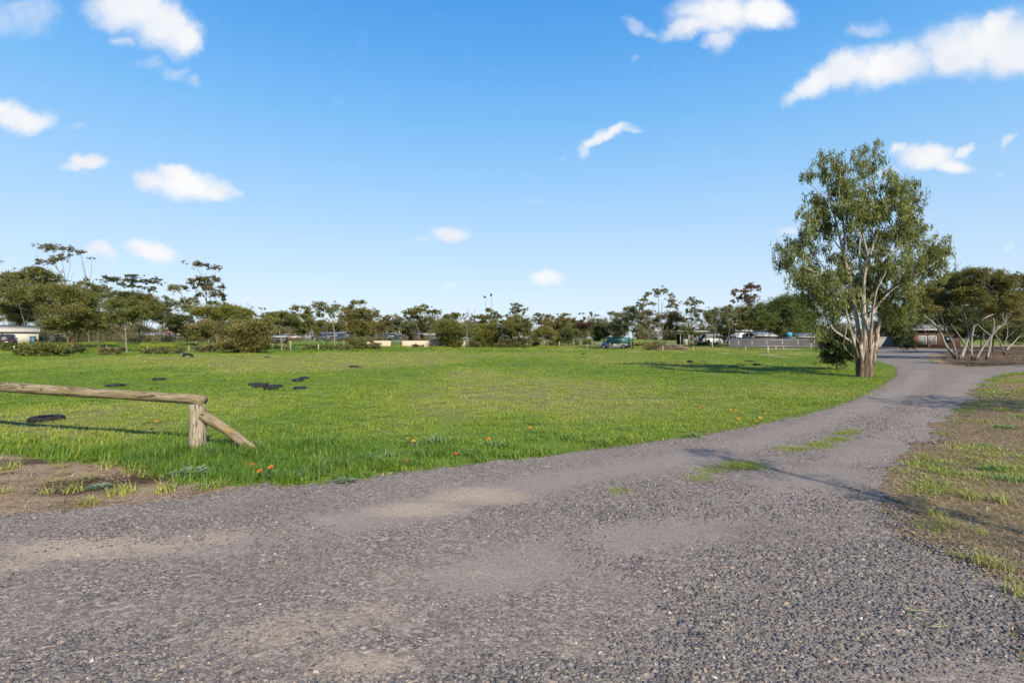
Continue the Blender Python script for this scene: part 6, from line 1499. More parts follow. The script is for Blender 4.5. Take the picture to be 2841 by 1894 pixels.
car('wagon', at(22, 85), math.radians(127), (.030, .032, .036), 'four_wheel_drive', 'dark muddy four wheel drive seen from behind, parked before the cream garage at far left', 'car', None, True, True)
M_teal = paint((.07, .19, .19), .6, 0, .35)
tt = car('ute', at(1702, 82, -.14), math.radians(172), (.30, .29, .265), 'utility_truck', 'old pale work truck under trees with a long teal canvas canopy', 'truck', None)
m = MB(); m.box((-.75, 0, 1.40), (3.3, 1.9, .95), 0, None, .95); m.build('canopy', M_teal, tt)
CG = 'cars parked along the far road'
def pcar(kind, sx, Y, rz, col, label, name='parked_car', cat='car', dz=0.0): return car(kind, at(sx, Y, dz), math.radians(rz), col, name, label, cat, CG)
pcar('wagon', 166, 150, 175, (.28, .285, .29), 'white wagon half hidden behind the red brown trunks at left')
pcar('hatch', 333, 152, 0, (.13, .165, .20), 'pale blue hatchback above the grey barrier, left of the crooked pale trunk')
pcar('hatch', 368, 156, 178, (.12, .16, .20), 'slate blue hatchback right of the crooked pale trunk')
pcar('sedan', 473, 146, 6, (.42, .44, .46), 'silver sedan in front of the red building')
pcar('sedan', 490, 151, 2, (.03, .045, .10), 'navy blue sedan just behind the silver sedan')
pcar('wagon', 813, 150, 3, (.36, .27, .21), 'pale orange wagon behind the Y forked tree')
pcar('ute', 893, 138, 185, (.05, .06, .08), 'dark utility truck left of the white vans', 'utility_truck', 'truck')
pcar('van', 918, 142, 0, (.27, .275, .28), 'white van behind the pale open gum, beside the dark utility truck')
pcar('van', 934, 149, 180, (.21, .22, .225), 'grey white van farther behind the pale open gum')
pcar('ute', 951, 136, 190, (.055, .075, .12), 'blue utility truck left of the large golden dome tree', 'utility_truck', 'truck')
pcar('hatch', 1070, 142, 4, (.03, .085, .115), 'teal blue hatchback above the left cream wall')
pcar('van', 1088, 150, 0, (.33, .33, .32), 'white van above the gap between the cream walls')
pcar('sedan', 1104, 140, 184, (.02, .028, .06), 'dark navy sedan above the left end of the long cream wall')
pcar('wagon', 1160, 148, 0, (.21, .22, .225), 'silver grey wagon above the long cream wall, between the two leaning trunks')
pcar('sedan', 1183, 146, 182, (.10, .12, .15), 'charcoal sedan above the long cream wall under the thin leaved tree')
pcar('hatch', 1202, 144, 3, (.15, .18, .22), 'light blue hatchback above the long cream wall beside the dense dome tree')
cw_ = car('van', at(1965, 104), math.radians(180), (.45, .45, .45), 'white_van', 'white van parked under the open carport', 'van')
car('sedan', at(2052, 100), math.radians(4), (.48, .48, .48), 'parked_car', 'white car just showing over the left end of the grey fence', 'car')

# ------------------------------------------------------------------ buildings
def slab(name, mat, parent, c, s, rz=0.0, taper=1.0):
    m = MB(); m.box(c, s, rz, None, taper); return m.build(name, mat, parent)
def gable(name, mat, parent, w_, d_, z0, h, over=.3, thick=.08):
    m = MB(); x, y = w_ / 2 + over, d_ / 2 + over
    for s in (-1, 1):
        V = np.array([(-x, s * y, z0), (x, s * y, z0), (x, 0, z0 + h), (-x, 0, z0 + h)]); m.add(np.vstack([V, V + np.array([0, 0, thick])]), [np.array([[0, 1, 2, 3], [7, 6, 5, 4], [0, 4, 5, 1], [1, 5, 6, 2], [2, 6, 7, 3], [3, 7, 4, 0]])])
    return m.build(name, mat, parent)
M_white = paint((.42, .405, .37), .6, 0, .1); M_roofw = paint((.25, .235, .21), .5, .1, .15); M_grey = paint((.30, .30, .30), .6)
def lineswall(name, col, pitch=.2):
    m, nt, out = newmat(name); s = nt.node('ShaderNodeSeparateXYZ'); nt.link(nt.objc(), s.inputs[0])
    f = nt.math('FRACT', nt.math('DIVIDE', s.outputs[2], pitch)); c = nt.mix(nt.mr(f, .0, .14), tuple(q * .6 for q in col), col)
    principled(nt, out, c, .6, .3); return m
# cream garage at far left
g = at(5, 92); W_ = 8.6; ga = thing('garage', (g[0] - 2.2, 95.0, g[2]), 'cream garage with roller door behind the dark four wheel drive', 'garage', math.radians(41))
slab('wall', lineswall('cream_cladding', (.40, .36, .295)), ga, (0, 0, 1.05), (W_, 6, 2.3)); gable('roof', lineswall('cream_roof', (.42, .385, .325), .35), ga, W_, 6, 2.22, 1.0)
slab('gutter', M_grey, ga, (0, -3.36, 2.14), (W_ + .6, .12, .14)); slab('roller_door', lineswall('door_ribs', (.43, .395, .335), .12), ga, (2.1, -3.02, 1.0), (4.6, .05, 2.0)); slab('door_frame', M_blk, ga, (-.28, -3.03, 1.0), (.12, .06, 2.05))
# blue and orange things by the trunk
b = at(91, 90); bl = thing('storage_cabinet', b, 'tall blue upright cabinet between trunks right of the garage', 'cabinet'); slab('body', paint((.05, .10, .165), .5), bl, (0, 0, .68), (.62, .5, 1.36)); slab('lid', paint((.06, .12, .185), .5), bl, (0, 0, 1.39), (.66, .54, .06)); slab('door', paint((.05, .105, .17), .45), bl, (0, -.262, .66), (.5, .02, 1.2))
b = at(99, 91); ob = thing('plastic_drum', b, 'orange plastic drum beside the tall blue cabinet', 'drum'); m = MB(); m.lathe([(0, 0), (.28, 0), (.3, .05), (.3, .28), (.315, .3), (.3, .32), (.3, .6), (.28, .68), (0, .68)], 18, (0, 0, .35)); m.build('drum_body', paint((.70, .30, .03), .5), ob, True); slab('stand', M_oldpost, ob, (0, 0, .17), (.5, .5, .34))
# red building with pale trim
def small_house(name, label, cat, sx0, sx1, sy_eave, Y, depth, wall, roof, rh, wins=(), door=None, trim=None):
    x0, x1 = (sx0 - CX) / F * Y, (sx1 - CX) / F * Y; cx = (x0 + x1) / 2; z0 = float(terrain(cx, Y)); zt = EYE - (sy_eave - HY) / F * Y
    root = thing(name, (cx, Y + depth / 2, z0), label, cat); h = zt - z0; w_ = x1 - x0
    slab('wall', wall, root, (0, 0, h / 2 - .1), (w_, depth, h + .2)); gable('roof', roof, root, w_, depth, h - .06, rh)
    for (u, z, ww, hh) in wins:
        fo = slab('window', trim or M_white, root, (u * w_ / 2, -depth / 2 - .015, z), (ww + .16, .05, hh + .16)); slab('pane', M_glass, fo, (u * w_ / 2, -depth / 2 - .045, z), (ww, .02, hh))
    if door: slab('door', door[2], root, (door[0] * w_ / 2, -depth / 2 - .02, 1.02), (door[1], .05, 2.04))
    slab('gutter', trim or M_white, root, (0, -depth / 2 - .36, h - .08), (w_ + .6, .1, .12))
    return root, h, w_
small_house('shop_building', 'red walled building with white windows behind the silver sedan', 'building', 460, 500, 912, 176, 7, paint((.26, .06, .04), .6), M_roofw, 1.0, [(-.45, 1.6, .9, 1.5), (.25, 1.6, .9, 1.5)], (.75, .9, M_white))
small_house('low_building', 'long terracotta building seen under the crowns at left', 'building', 380, 455, 928, 182, 7, paint((.26, .15, .10), .7), M_roofw, .8, [(-.7, 1.5, 1.2, 1.0), (-.1, 1.5, 1.2, 1.0), (.5, 1.5, 1.2, 1.0)])
small_house('low_building', 'pale building behind the white vans at centre left', 'building', 890, 955, 926, 180, 8, paint((.20, .175, .15), .6), paint((.17, .155, .14), .6), .9, [(-.6, 1.5, 1.4, 1.0), (0, 1.5, 1.4, 1.0), (.6, 1.5, 1.4, 1.0)])
small_house('low_building', 'long peach coloured building above the long cream wall', 'building', 1150, 1212, 928, 178, 8, paint((.34, .24, .18), .6), paint((.3, .22, .17), .6), .8, [(-.5, 1.4, 1.4, .9), (.4, 1.4, 1.4, .9)])
small_house('low_building', 'white building glimpsed under the lone feathery gum', 'building', 1395, 1450, 926, 170, 7, M_white, M_roofw, .8, [(0, 1.4, 1.4, .9)])
# tiered stand with white rails above the cream wall gap
Y = 168; x0, x1 = (1076 - CX) / F * Y, (1108 - CX) / F * Y; st = thing('grandstand', ((x0 + x1) / 2, Y, float(terrain(x0, Y))), 'small open tiered stand with white rails above the cream wall gap', 'stand')
for k in range(4):
    slab('bench', M_white, st, (0, k * .8, .5 + k * .45), (x1 - x0, .5, .1)); slab('riser', M_grey, st, (0, k * .8 + .28, .25 + k * .22), (x1 - x0 - .2, .06, .5 + k * .44))
slab('roof', M_roofw, st, (0, 1.6, 3.1), (x1 - x0 + .6, 4, .1))
for s in (-1, 1):
    for y in (-.2, 3.3): slab('post', M_white, st, (s * (x1 - x0) / 2, y, 1.5), (.1, .1, 3.1))
# grey hut on legs
Y = 76; hb = at(775, Y); hut = thing('feed_hut', hb, 'dark grey hut raised on pale legs behind the Y forked tree', 'hut')
slab('hut_body', paint((.085, .08, .075), .7), hut, (0, 0, 1.05), (1.75, 1.4, .78)); m = MB(); V = np.array([(-1, -.85, 1.44), (1, -.85, 1.44), (1, .85, 1.75), (-1, .85, 1.75)]); m.add(np.vstack([V, V + np.array([0, 0, .06])]), [np.array([[3, 2, 1, 0], [4, 5, 6, 7], [0, 1, 5, 4], [1, 2, 6, 5], [2, 3, 7, 6], [3, 0, 4, 7]])]); m.build('roof', M_grey, hut)
for sx in (-.7, .7):
    for sy in (-.6, .6): slab('leg', M_oldpost, hut, (sx, sy, .32), (.12, .12, .68))
slab('shutter', M_blk, hut, (.2, -.715, 1.1), (.6, .03, .4))
# carport and shed at centre right
Y = 100; x0, x1 = (1886 - CX) / F * Y, (1978 - CX) / F * Y; z0 = float(terrain((x0 + x1) / 2, Y)); cp = thing('carport', ((x0 + x1) / 2, Y, z0), 'low flat roofed carport with grey iron roof behind the saplings', 'carport'); w_ = x1 - x0
zt = EYE - (919 - HY) / F * Y - z0
slab('roof', paint((.42, .42, .42), .5, .3), cp, (0, 2.5, zt), (w_ + .4, 6, .12)); slab('fascia', paint((.26, .26, .255), .5), cp, (0, -.56, zt - .02), (w_ + .5, .06, .26))
for k in range(5): slab('post', M_oldpost, cp, (-w_ / 2 + w_ * k / 4, -.4, zt / 2 - .05), (.14, .14, zt))
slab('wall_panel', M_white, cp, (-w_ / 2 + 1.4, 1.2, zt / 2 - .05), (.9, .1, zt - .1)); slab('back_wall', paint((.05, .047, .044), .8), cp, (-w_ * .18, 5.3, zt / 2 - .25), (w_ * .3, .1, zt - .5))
small_house('white_shed', 'bright white shed behind the grey fence, between forked trunks', 'shed', 2040, 2082, 917, 112, 6, paint((.55, .55, .55), .5), M_roofw, .7, [(.3, 1.6, 1.0, .8)])
small_house('grey_roofed_shed', 'low shed with pale grey pitched roof behind the grey fence', 'shed', 2100, 2150, 931, 104, 6, paint((.22, .20, .19), .7), paint((.30, .30, .285), .5, .2), .8)
small_house('grey_roofed_shed', 'wide grey roofed shed behind the right end of the grey fence', 'shed', 2215, 2275, 934, 103, 7, paint((.30, .28, .27), .7), paint((.17, .165, .16), .6, .2), .8)
b = at(2189, 99); bt = thing('water_tank', b, 'small blue water tank on a stand above the grey fence', 'tank'); m = MB(); m.lathe([(0, 0), (.55, 0), (.55, .75), (.5, .82), (0, .86)], 18, (0, 0, 1.6)); m.build('tank_body', paint((.08, .30, .48), .5), bt, True)
for sx in (-.4, .4):
    for sy in (-.4, .4): slab('leg', M_galv, bt, (sx, sy, .8), (.08, .08, 1.62))
# brick house at right
M_brick, nt, out = newmat('shade_toned_brick'); v = nt.node('ShaderNodeTexBrick'); v.inputs['Scale'].default_value = 4.2
v.inputs['Color1'].default_value = (.055, .026, .018, 1); v.inputs['Color2'].default_value = (.08, .036, .024, 1); v.inputs['Mortar'].default_value = (.15, .13, .11, 1); v.inputs['Mortar Size'].default_value = .012  # brick colours darkened, with the door paint, to stand in for tree shade
mp = nt.node('ShaderNodeMapping'); mp.inputs['Rotation'].default_value = (math.pi / 2, 0, 0); nt.link(nt.objc(), mp.inputs[0]); nt.link(mp.outputs[0], v.inputs[0]); principled(nt, out, v.outputs[0], .85, .2)
Y = 96; x0, x1 = (2526 - CX) / F * Y, (2665 - CX) / F * Y; hz = EYE - (914.5 - HY) / F * Y
bh = thing('brick_house', ((x0 + x1) / 2, Y + 4, 0), 'red brick house with wide white curtained window, behind the umbrella mallees', 'house'); w_ = x1 - x0
slab('wall', M_brick, bh, (0, 0, hz / 2 - .05), (w_, 8, hz + .1))
m = MB(); ex, ey, rz_ = w_ / 2 + .55, 4.6, 1.5
V = np.array([(-ex, -ey, hz), (ex, -ey, hz), (ex, ey, hz), (-ex, ey, hz), (-ex + 4, 0, hz + rz_), (ex - 4, 0, hz + rz_)])
m.add(V, [np.array([[0, 1, 5, 4], [2, 3, 4, 5]]), np.array([[1, 2, 5], [3, 0, 4]]), np.array([[3, 2, 1, 0]])]); m.build('roof', lineswall('grey_roof_tiles', (.13, .12, .115), .12), bh)
slab('fascia', M_white, bh, (0, -ey - .03, hz - .02), (2 * ex, .05, .22))
for (sx0, sx1, lab) in ((2548, 2570, None), (2573, 2597, None)):
    a, c = (sx0 - CX) / F * Y - (x0 + x1) / 2, (sx1 - CX) / F * Y - (x0 + x1) / 2
    fo = slab('window', M_white, bh, ((a + c) / 2, -4.02, 1.25), (c - a + .12, .06, 1.5)); slab('pane', paint((.12, .13, .135), .15), fo, ((a + c) / 2, -4.06, 1.25), (c - a - .06, .02, 1.34))
    m = MB()
    for k in range(9): m.tube([(a + .08 + (c - a - .16) * k / 8, -4.085, .62), (a + .08 + (c - a - .16) * k / 8, -4.085, 1.88)], .035, 5)
    m.build('curtain', paint((.36, .355, .34), .7), fo)
slab('door', paint((.16, .03, .02), .5), bh, (-w_ / 2 + .8, -4.02, 1.02), (.95, .05, 2.04)); slab('window', M_glass, bh, (w_ / 2 - 2.2, -4.02, 1.3), (1.5, .06, 1.1))
# pale ribbed fence left of the house
corrugated('metal_fence', 'pale ribbed metal fence beside the brick house, seen past the big gum trunk', 'fence', 2380, 2496, 934, 951, 100, paint((.20, .185, .165), .6), None, .25, .04)

# ------------------------------------------------------------------ small things in the yard
bp0 = gpt(S_, (1848, 971)); bp_ = thing('brush_pile', bp0, 'heap of cut branches, green leaves at its left end, bare twigs at right', 'brush pile')
tw = MB()
for _ in range(420):
    u_ = rng.uniform(-1, 1); cx = u_ * 2.1 + .35; hmax = 1.0 * math.sqrt(max(.05, 1 - (u_ * .95) ** 2)); z = rng.uniform(.02, hmax * .8); a = rng.uniform(-.5, .5) + (math.pi if rng.random() < .5 else 0)
    L = rng.uniform(.5, 1.5); d = np.array([math.cos(a), math.sin(a) * .9, rng.uniform(-.25, .3)]) * L / 2; c = np.array([cx, rng.uniform(-.8, .8), z])
    p0, p1 = c - d, c + d; p0[2] = max(p0[2], .02); p1[2] = max(p1[2], .02)
    tw.tube([p0, c + rng.normal(0, .05, 3), p1], [.024, .018, .008], 4)
tw.build('twigs', barkmat('cut_branch_bark', (.09, .06, .045), (.22, .16, .125), (.38, .30, .24)), bp_)
lb = MB(); C = np.array([(-1.5 + rng.normal(0, .55), rng.normal(0, .5), abs(rng.normal(.45, .35))) for _ in range(130)]); leaves(lb, C, .3, 26, .15, .07); lb.build('leaves', PAL['olive'], bp_)
def bench(loc, label):
    root = thing('bench', loc, label, 'bench'); slab('seat', M_oldpost, root, (0, 0, .42), (1.1, .35, .06))
    for s in (-.42, .42): slab('leg', M_oldpost, root, (s, 0, .2), (.07, .3, .4))
bench(gpt(S_, (1796, 962)), 'low grey plank bench left of the brush pile')
b = at(1807, 93); ob = thing('plastic_drum', b, 'orange barrel standing behind the brush pile', 'drum'); m = MB(); m.lathe([(0, 0), (.27, 0), (.29, .05), (.29, .3), (.3, .32), (.29, .34), (.29, .62), (.26, .7), (0, .7)], 18); m.build('drum_body', paint((.55, .12, .03), .5), ob, True); m = MB(); m.lathe([(0, .70), (.2, .705), (.2, .72), (0, .725)], 14); m.build('lid', paint((.45, .09, .02), .5), ob)
b = at(1917.5, 97); ob = thing('bucket', b, 'small red bucket on the grass in the carport shade', 'bucket'); m = MB(); m.lathe([(0, 0), (.2, 0), (.26, .42), (.27, .44), (.24, .43), (.18, .03), (0, .03)], 16); m.build('bucket_body', paint((.50, .08, .03), .5), ob, True); m = MB(); a = np.linspace(0, math.pi, 9); m.tube(np.column_stack([.25 * np.cos(a), np.zeros(9), .43 + .16 * np.sin(a)]), .01, 4); m.build('handle', M_galv, ob)
g = gpt(S_, (500, 982)); m = MB(); a = np.linspace(0, 2 * math.pi, 12, endpoint=False)
V = [(0, 0, .28)] + [(.28 * math.cos(q) * rng.uniform(.8, 1.1), .2 * math.sin(q), .16 + rng.uniform(-.04, .04)) for q in a] + [(.34 * math.cos(q) * rng.uniform(.8, 1.1), .26 * math.sin(q), 0) for q in a]
k = np.arange(12); m.add(V, [np.stack([np.zeros(12, int), 1 + k, 1 + (k + 1) % 12], 1), np.stack([1 + k, 13 + k, 13 + (k + 1) % 12, 1 + (k + 1) % 12], 1)])
tag(m.build('litter_bag', paint((.75, .75, .74), .5), None, False, g), 'crumpled white litter bag on the grass before the low olive bush', 'litter')
# pale green cord loop lying on the gravel
pts = [(578, 1232), (592, 1220), (640, 1224), (700, 1240), (745, 1262), (766, 1288), (762, 1306), (735, 1314), (690, 1304), (640, 1285), (600, 1262), (582, 1244), (579, 1256), (610, 1284), (660, 1304), (720, 1320), (800, 1326)]
gf = (2200, 1050, 1.858); P = [gpt(gf, p) + np.array([0, 0, .035 + .012 * math.sin(i * 2.1)]) for i, p in enumerate(pts)]
m = MB(); m.tube(smooth_poly(P, 3), .0022, 5); tag(m.build('garden_cord', paint((.30, .34, .14), .6)), 'thin pale green cord looped on the gravel at lower right', 'cord')

# ------------------------------------------------------------------ weeds, silver leaved clumps and flowers along the gravel edge
def tuft_mesh(n, rad, hmin, hmax, wd, lean, segs=4): return clump(n, rad, hmin, hmax, wd, lean, segs)
TG = 'grass tufts at the edge of the gravel'
protos = {}
def put(kind, p, s, label, fr=S_, group=None):
    loc = gpt(fr, p)
    if kind not in protos:
        names = {'tuft': ('grass_tuft', 'grass tuft'), 'spike': ('grass_tuft', 'grass tuft'), 'silver': ('silver_plant', 'plant'), 'rosette': ('weed_rosette', 'weed'), 'yellow': ('yellow_weed', 'weed')}[kind]
        r = thing(names[0], loc, label, names[1], 0, group)
        if kind == 'tuft': clump(110, .13, .05, .16, .007, (.5, 1.5), 4).build('blades', M_grass, r)
        if kind == 'spike': clump(60, .10, .06, .20, .008, (.6, 1.6), 4).build('blades', M_grass, r)
        if kind == 'silver':
            clump(120, .17, .04, .12, .013, (.5, 1.6), 4).build('leaves', M_broad, r); clump(16, .15, .06, .13, .012, (.3, 1.2), 4).build('silver_leaves', M_silver, r)
        if kind == 'rosette': leafy(120, .24, .09, .05, .05).build('leaves', M_silver, r); leafy(60, .26, .07, .04, .04).build('under_leaves', M_broad, r)
        if kind == 'yellow': leafy(70, .12, .04, .022, .07).build('leaves', M_yel, r)
        protos[kind] = r; o = r
    else: o = dup(protos[kind], loc, rng.uniform(0, 6.28), None, label)
    if group: o['group'] = group
    o.scale = (s, s, s * rng.uniform(.9, 1.1)); return o
M_yel = grassmat('yellowing_leaves', [(0, (.40, .34, .05)), (.5, (.28, .27, .05)), (1, (.14, .16, .03))])
for p, s, lab, kd in [((245, 1401), .8, 'small round grass tuft farthest out on the gravel, below the log rail', 'tuft'), ((333, 1374), 1.1, 'broad grass tuft on bare gravel edge left of the post', 'tuft'), ((456, 1367), 1.1, 'yellowing grass tuft on the gravel edge below the post', 'spike'), ((371, 1312), 1.1, 'dense grass tuft on the bare soil between rail and gravel', 'tuft'),
                      ((204, 1367), .9, 'lanky flattened grass tuft on the bare soil at left', 'spike'), ((136, 1368), .7, 'thin grass tuft beside the dark soil patch', 'spike'), ((24, 1303), 1.0, 'dark grass tuft at the left edge of the bare soil', 'tuft'), ((6, 1368), .7, 'small grass tuft at the very left edge', 'tuft'), ((599, 1355), .9, 'grass tuft spreading over gravel right below the brace', 'spike'), ((300, 1300), .9, 'grass tuft under the middle of the log rail on bare soil', 'spike'),
                      ((2596, 1436), .75, 'upper of two small grass tufts at the right gravel edge', 'tuft'), ((2625, 1460), .7, 'lower of two small grass tufts at the right gravel edge', 'tuft'), ((2733, 1568), .75, 'left one of the touching pair of tufts in dry litter at lower right', 'tuft'), ((2773, 1579), .65, 'right one of the touching pair of tufts in dry litter at lower right', 'tuft'), ((2822, 1660), .8, 'spreading tuft cut by the right picture edge', 'spike'), ((2663, 1552), .45, 'faint small tuft left of the touching pair', 'spike'), ((2779, 1398), .9, 'tall grass tuft on the right verge below the silver plant', 'spike'), ((2690, 1385), .7, 'low grass tuft on the right verge left of the tall one', 'tuft'), ((2720, 1480), .5, 'small lone tuft in dry straw on the right verge', 'tuft'), ((2810, 1620), .4, 'yellow tinged tuft near the lower right edge', 'spike')]:
    put(kd, p, s, lab, S_, TG)
SGp = 'silver leaved plants'
for p, s, lab in [((435, 1268), 1.3, 'silver leaved plant left of the stout post'), ((772, 1326), 1.4, 'silver leaved plant beneath the two orange flowers'), ((900, 1300), 1.3, 'silver leaved plant right of the two orange flowers'), ((1023, 1282), 1.5, 'silver leaved plant with whitest upright leaves on the verge edge'), ((1065, 1272), 1.3, 'silver leaved plant right beside the whitest one'), ((1215, 1232), 1.5, 'large silver leaved plant left of the brightest orange flower'), ((1150, 1236), 1.2, 'silver leaved plant beside the pale yellow blooms'), ((1300, 1262), 1.2, 'silver leaved plant by the dark red flower'), ((700, 1240), 1.1, 'silver leaved plant at the foot of the brace'), ((2749, 1306), .8, 'silver leaved plant on the right verge'), ((2792, 1188), 1.0, 'broad dark green clump high on the right verge'), ((2730, 1240), .7, 'small green clump left of the broad one on the right verge'), ((2800, 1335), .85, 'green leafy clump behind the silver plant on the right verge'), ((1920, 1214), .9, 'small pale silver plant at the grass edge by the road curve'), ((840, 1330), 1.2, 'leafy clump at the gravel edge below the verge flowers'), ((1380, 1240), 1.1, 'leafy clump below the brightest orange flower')]:
    put('silver', p, s, lab, S_, SGp)
for p, s, lab in [((527, 1318), 1.0, 'wide blue green rosette of weeds on the bare soil'), ((275, 1356), .5, 'tiny round leaved weed rosette near the gravel'), ((960, 1338), .55, 'flat leaved weed rosette at the gravel edge, middle'), ((1150, 1290), .5, 'pale weed rosette right of the reddish flower at the gravel edge')]:
    put('rosette', p, s, lab, S_, 'weed rosettes')
for p, s, lab in [((146, 1345), .9, 'yellow weed on the dark soil patch'), ((235, 1338), 1.1, 'largest yellow weed patch on the bare soil'), ((172, 1322), .7, 'small yellow weed at the top of the dark soil'), ((410, 1328), .7, 'yellow weed left of the blue green rosette'), ((245, 1283), .9, 'yellow weed at the edge of the long grass'), ((170, 1300), .7, 'yellow weed between the grass edge and dark soil')]:
    put('yellow', p, s, lab, S_, 'yellowing weeds')

M_or = paint((.55, .17, .012), .6, 0, .1); M_dk = paint((.38, .06, .02), .6); M_ye = paint((.55, .32, .025), .6, 0, .1); M_ctr = paint((.12, .06, .02), .7); M_stem = paint((.10, .18, .04), .6)
fprot = {}
def flower(p, s, col, label, h=.12):
    loc = gpt(S_, p)
    if col not in fprot:
        r = thing('flower', loc, label, 'flower', 0, 'orange daisies in the grass'); mt = {'o': M_or, 'r': M_dk, 'y': M_ye}[col]
        m = MB(); m.tube([(0, 0, 0), (.008, 0, .06), (0, 0, .12)], .004, 5); m.build('stem', M_stem, r)
        m = MB()
        for k in range(14):
            a = k / 14 * 6.283; d = np.array([math.cos(a), math.sin(a), 0]); sd_ = np.array([-d[1], d[0], 0]); z = np.array([0, 0, .12])
            m.add([z + d * .006, z + d * .022 - sd_ * .007 + [0, 0, .008], z + d * .040 + [0, 0, .006], z + d * .022 + sd_ * .007 + [0, 0, .008]], [np.array([[0, 1, 2, 3]])])
        m.build('petals', mt, r); m = MB(); m.lathe([(0, .132), (.008, .130), (.012, .122), (0, .118)], 10); m.build('flower_centre', M_ctr, r); fprot[col] = r; o = r
    else: o = dup(fprot[col], loc, rng.uniform(0, 6), None, label)
    o.scale = (s, s, s * h / .12); o.rotation_euler = (.45 + rng.uniform(-.1, .1), rng.uniform(-.2, .2), rng.uniform(-.3, .3)); return o
for p, s, c, lab, h in [((763.6, 1326), 1.1, 'o', 'right hand one of the two large orange daisies by the gravel edge', .14), ((733, 1333), 1.0, 'o', 'left hand one of the two large orange daisies by the gravel edge', .13), ((1354.6, 1240), 1.0, 'o', 'bright lone orange daisy standing above the grass at the verge centre', .15), ((1262, 1277), .9, 'r', 'dark red daisy at the verge edge right of centre', .13), ((870, 1301), .7, 'r', 'reddish daisy half hidden right of the two large orange ones', .12), ((699, 1306), .8, 'r', 'fading reddish daisy left of the two large orange ones', .12), ((1129, 1290), .7, 'r', 'brownish red daisy at the gravel edge centre', .11), ((831.6, 1202), .7, 'r', 'dull red daisy in the short grass behind the brace', .1), ((1138, 1232), .8, 'y', 'pale yellow bloom among silver leaves', .14), ((1148, 1236), .8, 'y', 'second pale yellow bloom, lower beside the first', .12),
                        ((424, 1201), .9, 'o', 'lower orange daisy behind the log rail', .1), ((434, 1180), .9, 'o', 'upper orange daisy behind the log rail', .1), ((1471, 1198), .9, 'o', 'lone orange daisy in the middle of the lawn right of centre', .1), ((1745, 1127), .9, 'y', 'yellow orange daisy in the middle distance of the lawn', .1), ((1945, 1137), .9, 'r', 'red orange daisy left of the roadside cluster', .1), ((2027, 1144), .8, 'y', 'small yellow daisy at the top of the roadside cluster', .1), ((2041, 1149), 1.0, 'o', 'largest orange daisy in the roadside cluster', .1), ((2047, 1172), .9, 'o', 'orange daisy low in the roadside cluster', .1), ((2095, 1178), .9, 'o', 'orange daisy nearest the road curve', .1), ((2107, 1170), .9, 'y', 'yellow daisy just above the one nearest the road', .1), ((2122, 1155), .8, 'o', 'orange daisy at the right end of the roadside cluster', .1), ((34, 1120), .8, 'r', 'red daisy seen just under the log rail at far left', .1), ((1430, 1115), .9, 'r', 'red orange daisy far out on the lawn centre', .1), ((1535, 1091), .9, 'o', 'orange daisy pair dot far out right of centre', .1)]:
    flower(p, s * .92, c, lab, h)
def fl_src(mt):
    m = MB()
    for k in range(8):
        a = k / 8 * 6.283; d = np.array([math.cos(a), math.sin(a), 0]); s = np.array([-d[1], d[0], 0]); z = np.array([0, 0, .06])
        m.add([z, z + d * .018 - s * .008 + [0, 0, .012], z + d * .034 + [0, 0, .022], z + d * .018 + s * .008 + [0, 0, .012]], [np.array([[0, 1, 2, 3]])])
    m.tube([(0, 0, 0), (0, 0, .06)], .003, 3); return src(m, 'f', mt)
x, y = frame_pts(11, 62, .34); k = (sdist(drive, x, y) < -.3) & (dry_amount(x, y) < .3) & (rng.random(len(x)) < 1.6 * (fbm(x * .16 + 7, y * .11, 66, 3) - .34)) & (x > -.35 * y); x, y = x[k], y[k]; n = len(x)
s = rng.uniform(.45, .8, n) * (1 + y / 90)
scatter('wildflowers', 'scattered small orange and yellow daisies across the paddock', 'wildflowers', np.column_stack([x, y, terrain(x, y)]), np.column_stack([np.full(n, .4), np.zeros(n), rng.uniform(-1, 1, n)]), np.column_stack([s, s, s]), rng.integers(0, 3, n), [fl_src(M_or), fl_src(M_ye), fl_src(M_or)])
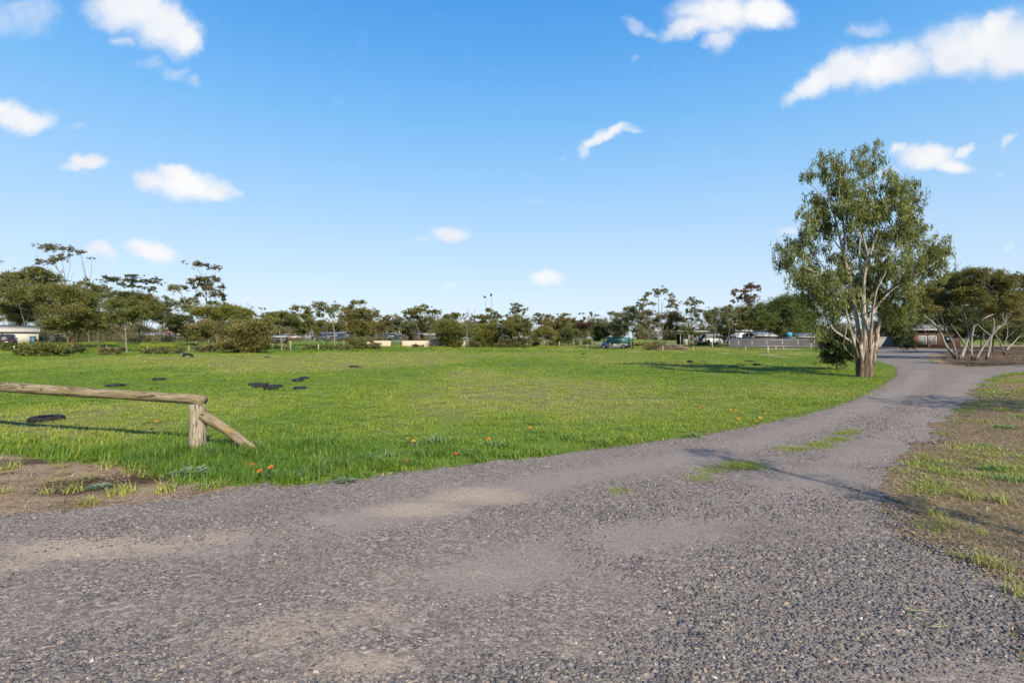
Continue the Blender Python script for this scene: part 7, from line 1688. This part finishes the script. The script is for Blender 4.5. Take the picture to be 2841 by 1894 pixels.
# yellow flowering weeds beyond the left fence line
M_oxa = grassmat('yellow_blossom', [(0, (.62, .58, .03)), (.5, (.40, .46, .03)), (1, (.16, .26, .03))])
xs_, ys_ = [], []
for (sx0, sx1, sy0, sy1, n) in [(390, 480, 957, 966, 700), (470, 700, 955, 962, 900), (0, 30, 962, 972, 120), (285, 320, 954, 958, 120), (1180, 1230, 966, 970, 120), (1100, 1140, 962, 968, 60), (1490, 1540, 962, 966, 90), (60, 120, 952, 957, 120)]:
    for _ in range(n):
        g = gpt(S_, (rng.uniform(sx0, sx1), rng.uniform(sy0, sy1))); xs_.append(g[0]); ys_.append(g[1])
x, y = np.array(xs_), np.array(ys_); k = fbm(x * .35, y * .35, 12, 3) > .44; x, y = x[k], y[k]; n = len(x); s = rng.uniform(1.4, 2.6, n)
scatter('yellow_weeds', 'sheets of yellow flowering weeds beyond the left fence', 'weeds', np.column_stack([x, y, terrain(x, y)]), np.column_stack([np.zeros(n), np.zeros(n), rng.uniform(0, 6, n)]), np.column_stack([s, s, s]), np.zeros(n, int), [src(leafy(30, .14, .05, .04, .16), 'y', M_oxa)])
# thin grass growing in the middle of the driveway
xs_, ys_ = [], []
for (sx, sy, rx, ry, n) in [(2055, 1294, 60, 12, 90), (1985, 1305, 40, 10, 22), (1942, 1330, 22, 9, 16), (2210, 1248, 45, 8, 40), (2275, 1236, 40, 11, 60), (2320, 1221, 30, 6, 40), (2361, 1200, 32, 9, 46), (1720, 1366, 20, 7, 8), (2330, 1205, 30, 6, 16)]:
    for _ in range(n):
        g = gpt(S_, (sx + rng.normal(0, .5) * rx, sy + rng.normal(0, .5) * ry)); xs_.append(g[0]); ys_.append(g[1])
x, y = np.array(xs_), np.array(ys_); n = len(x); s = rng.uniform(.55, .95, n)
scatter('driveway_grass', 'thin grass growing along the middle of the driveway', 'grass', np.column_stack([x, y, np.full(n, .004)]), np.column_stack([np.zeros(n), np.zeros(n), rng.uniform(0, 6, n)]), np.column_stack([s, s, s * .8]), rng.integers(0, 5, n), [src(clump(34, .14, .02, .06, .005, (.6, 1.6), 2), 'g', M_grass) for _ in range(5)], rng.uniform(0, .5, n))
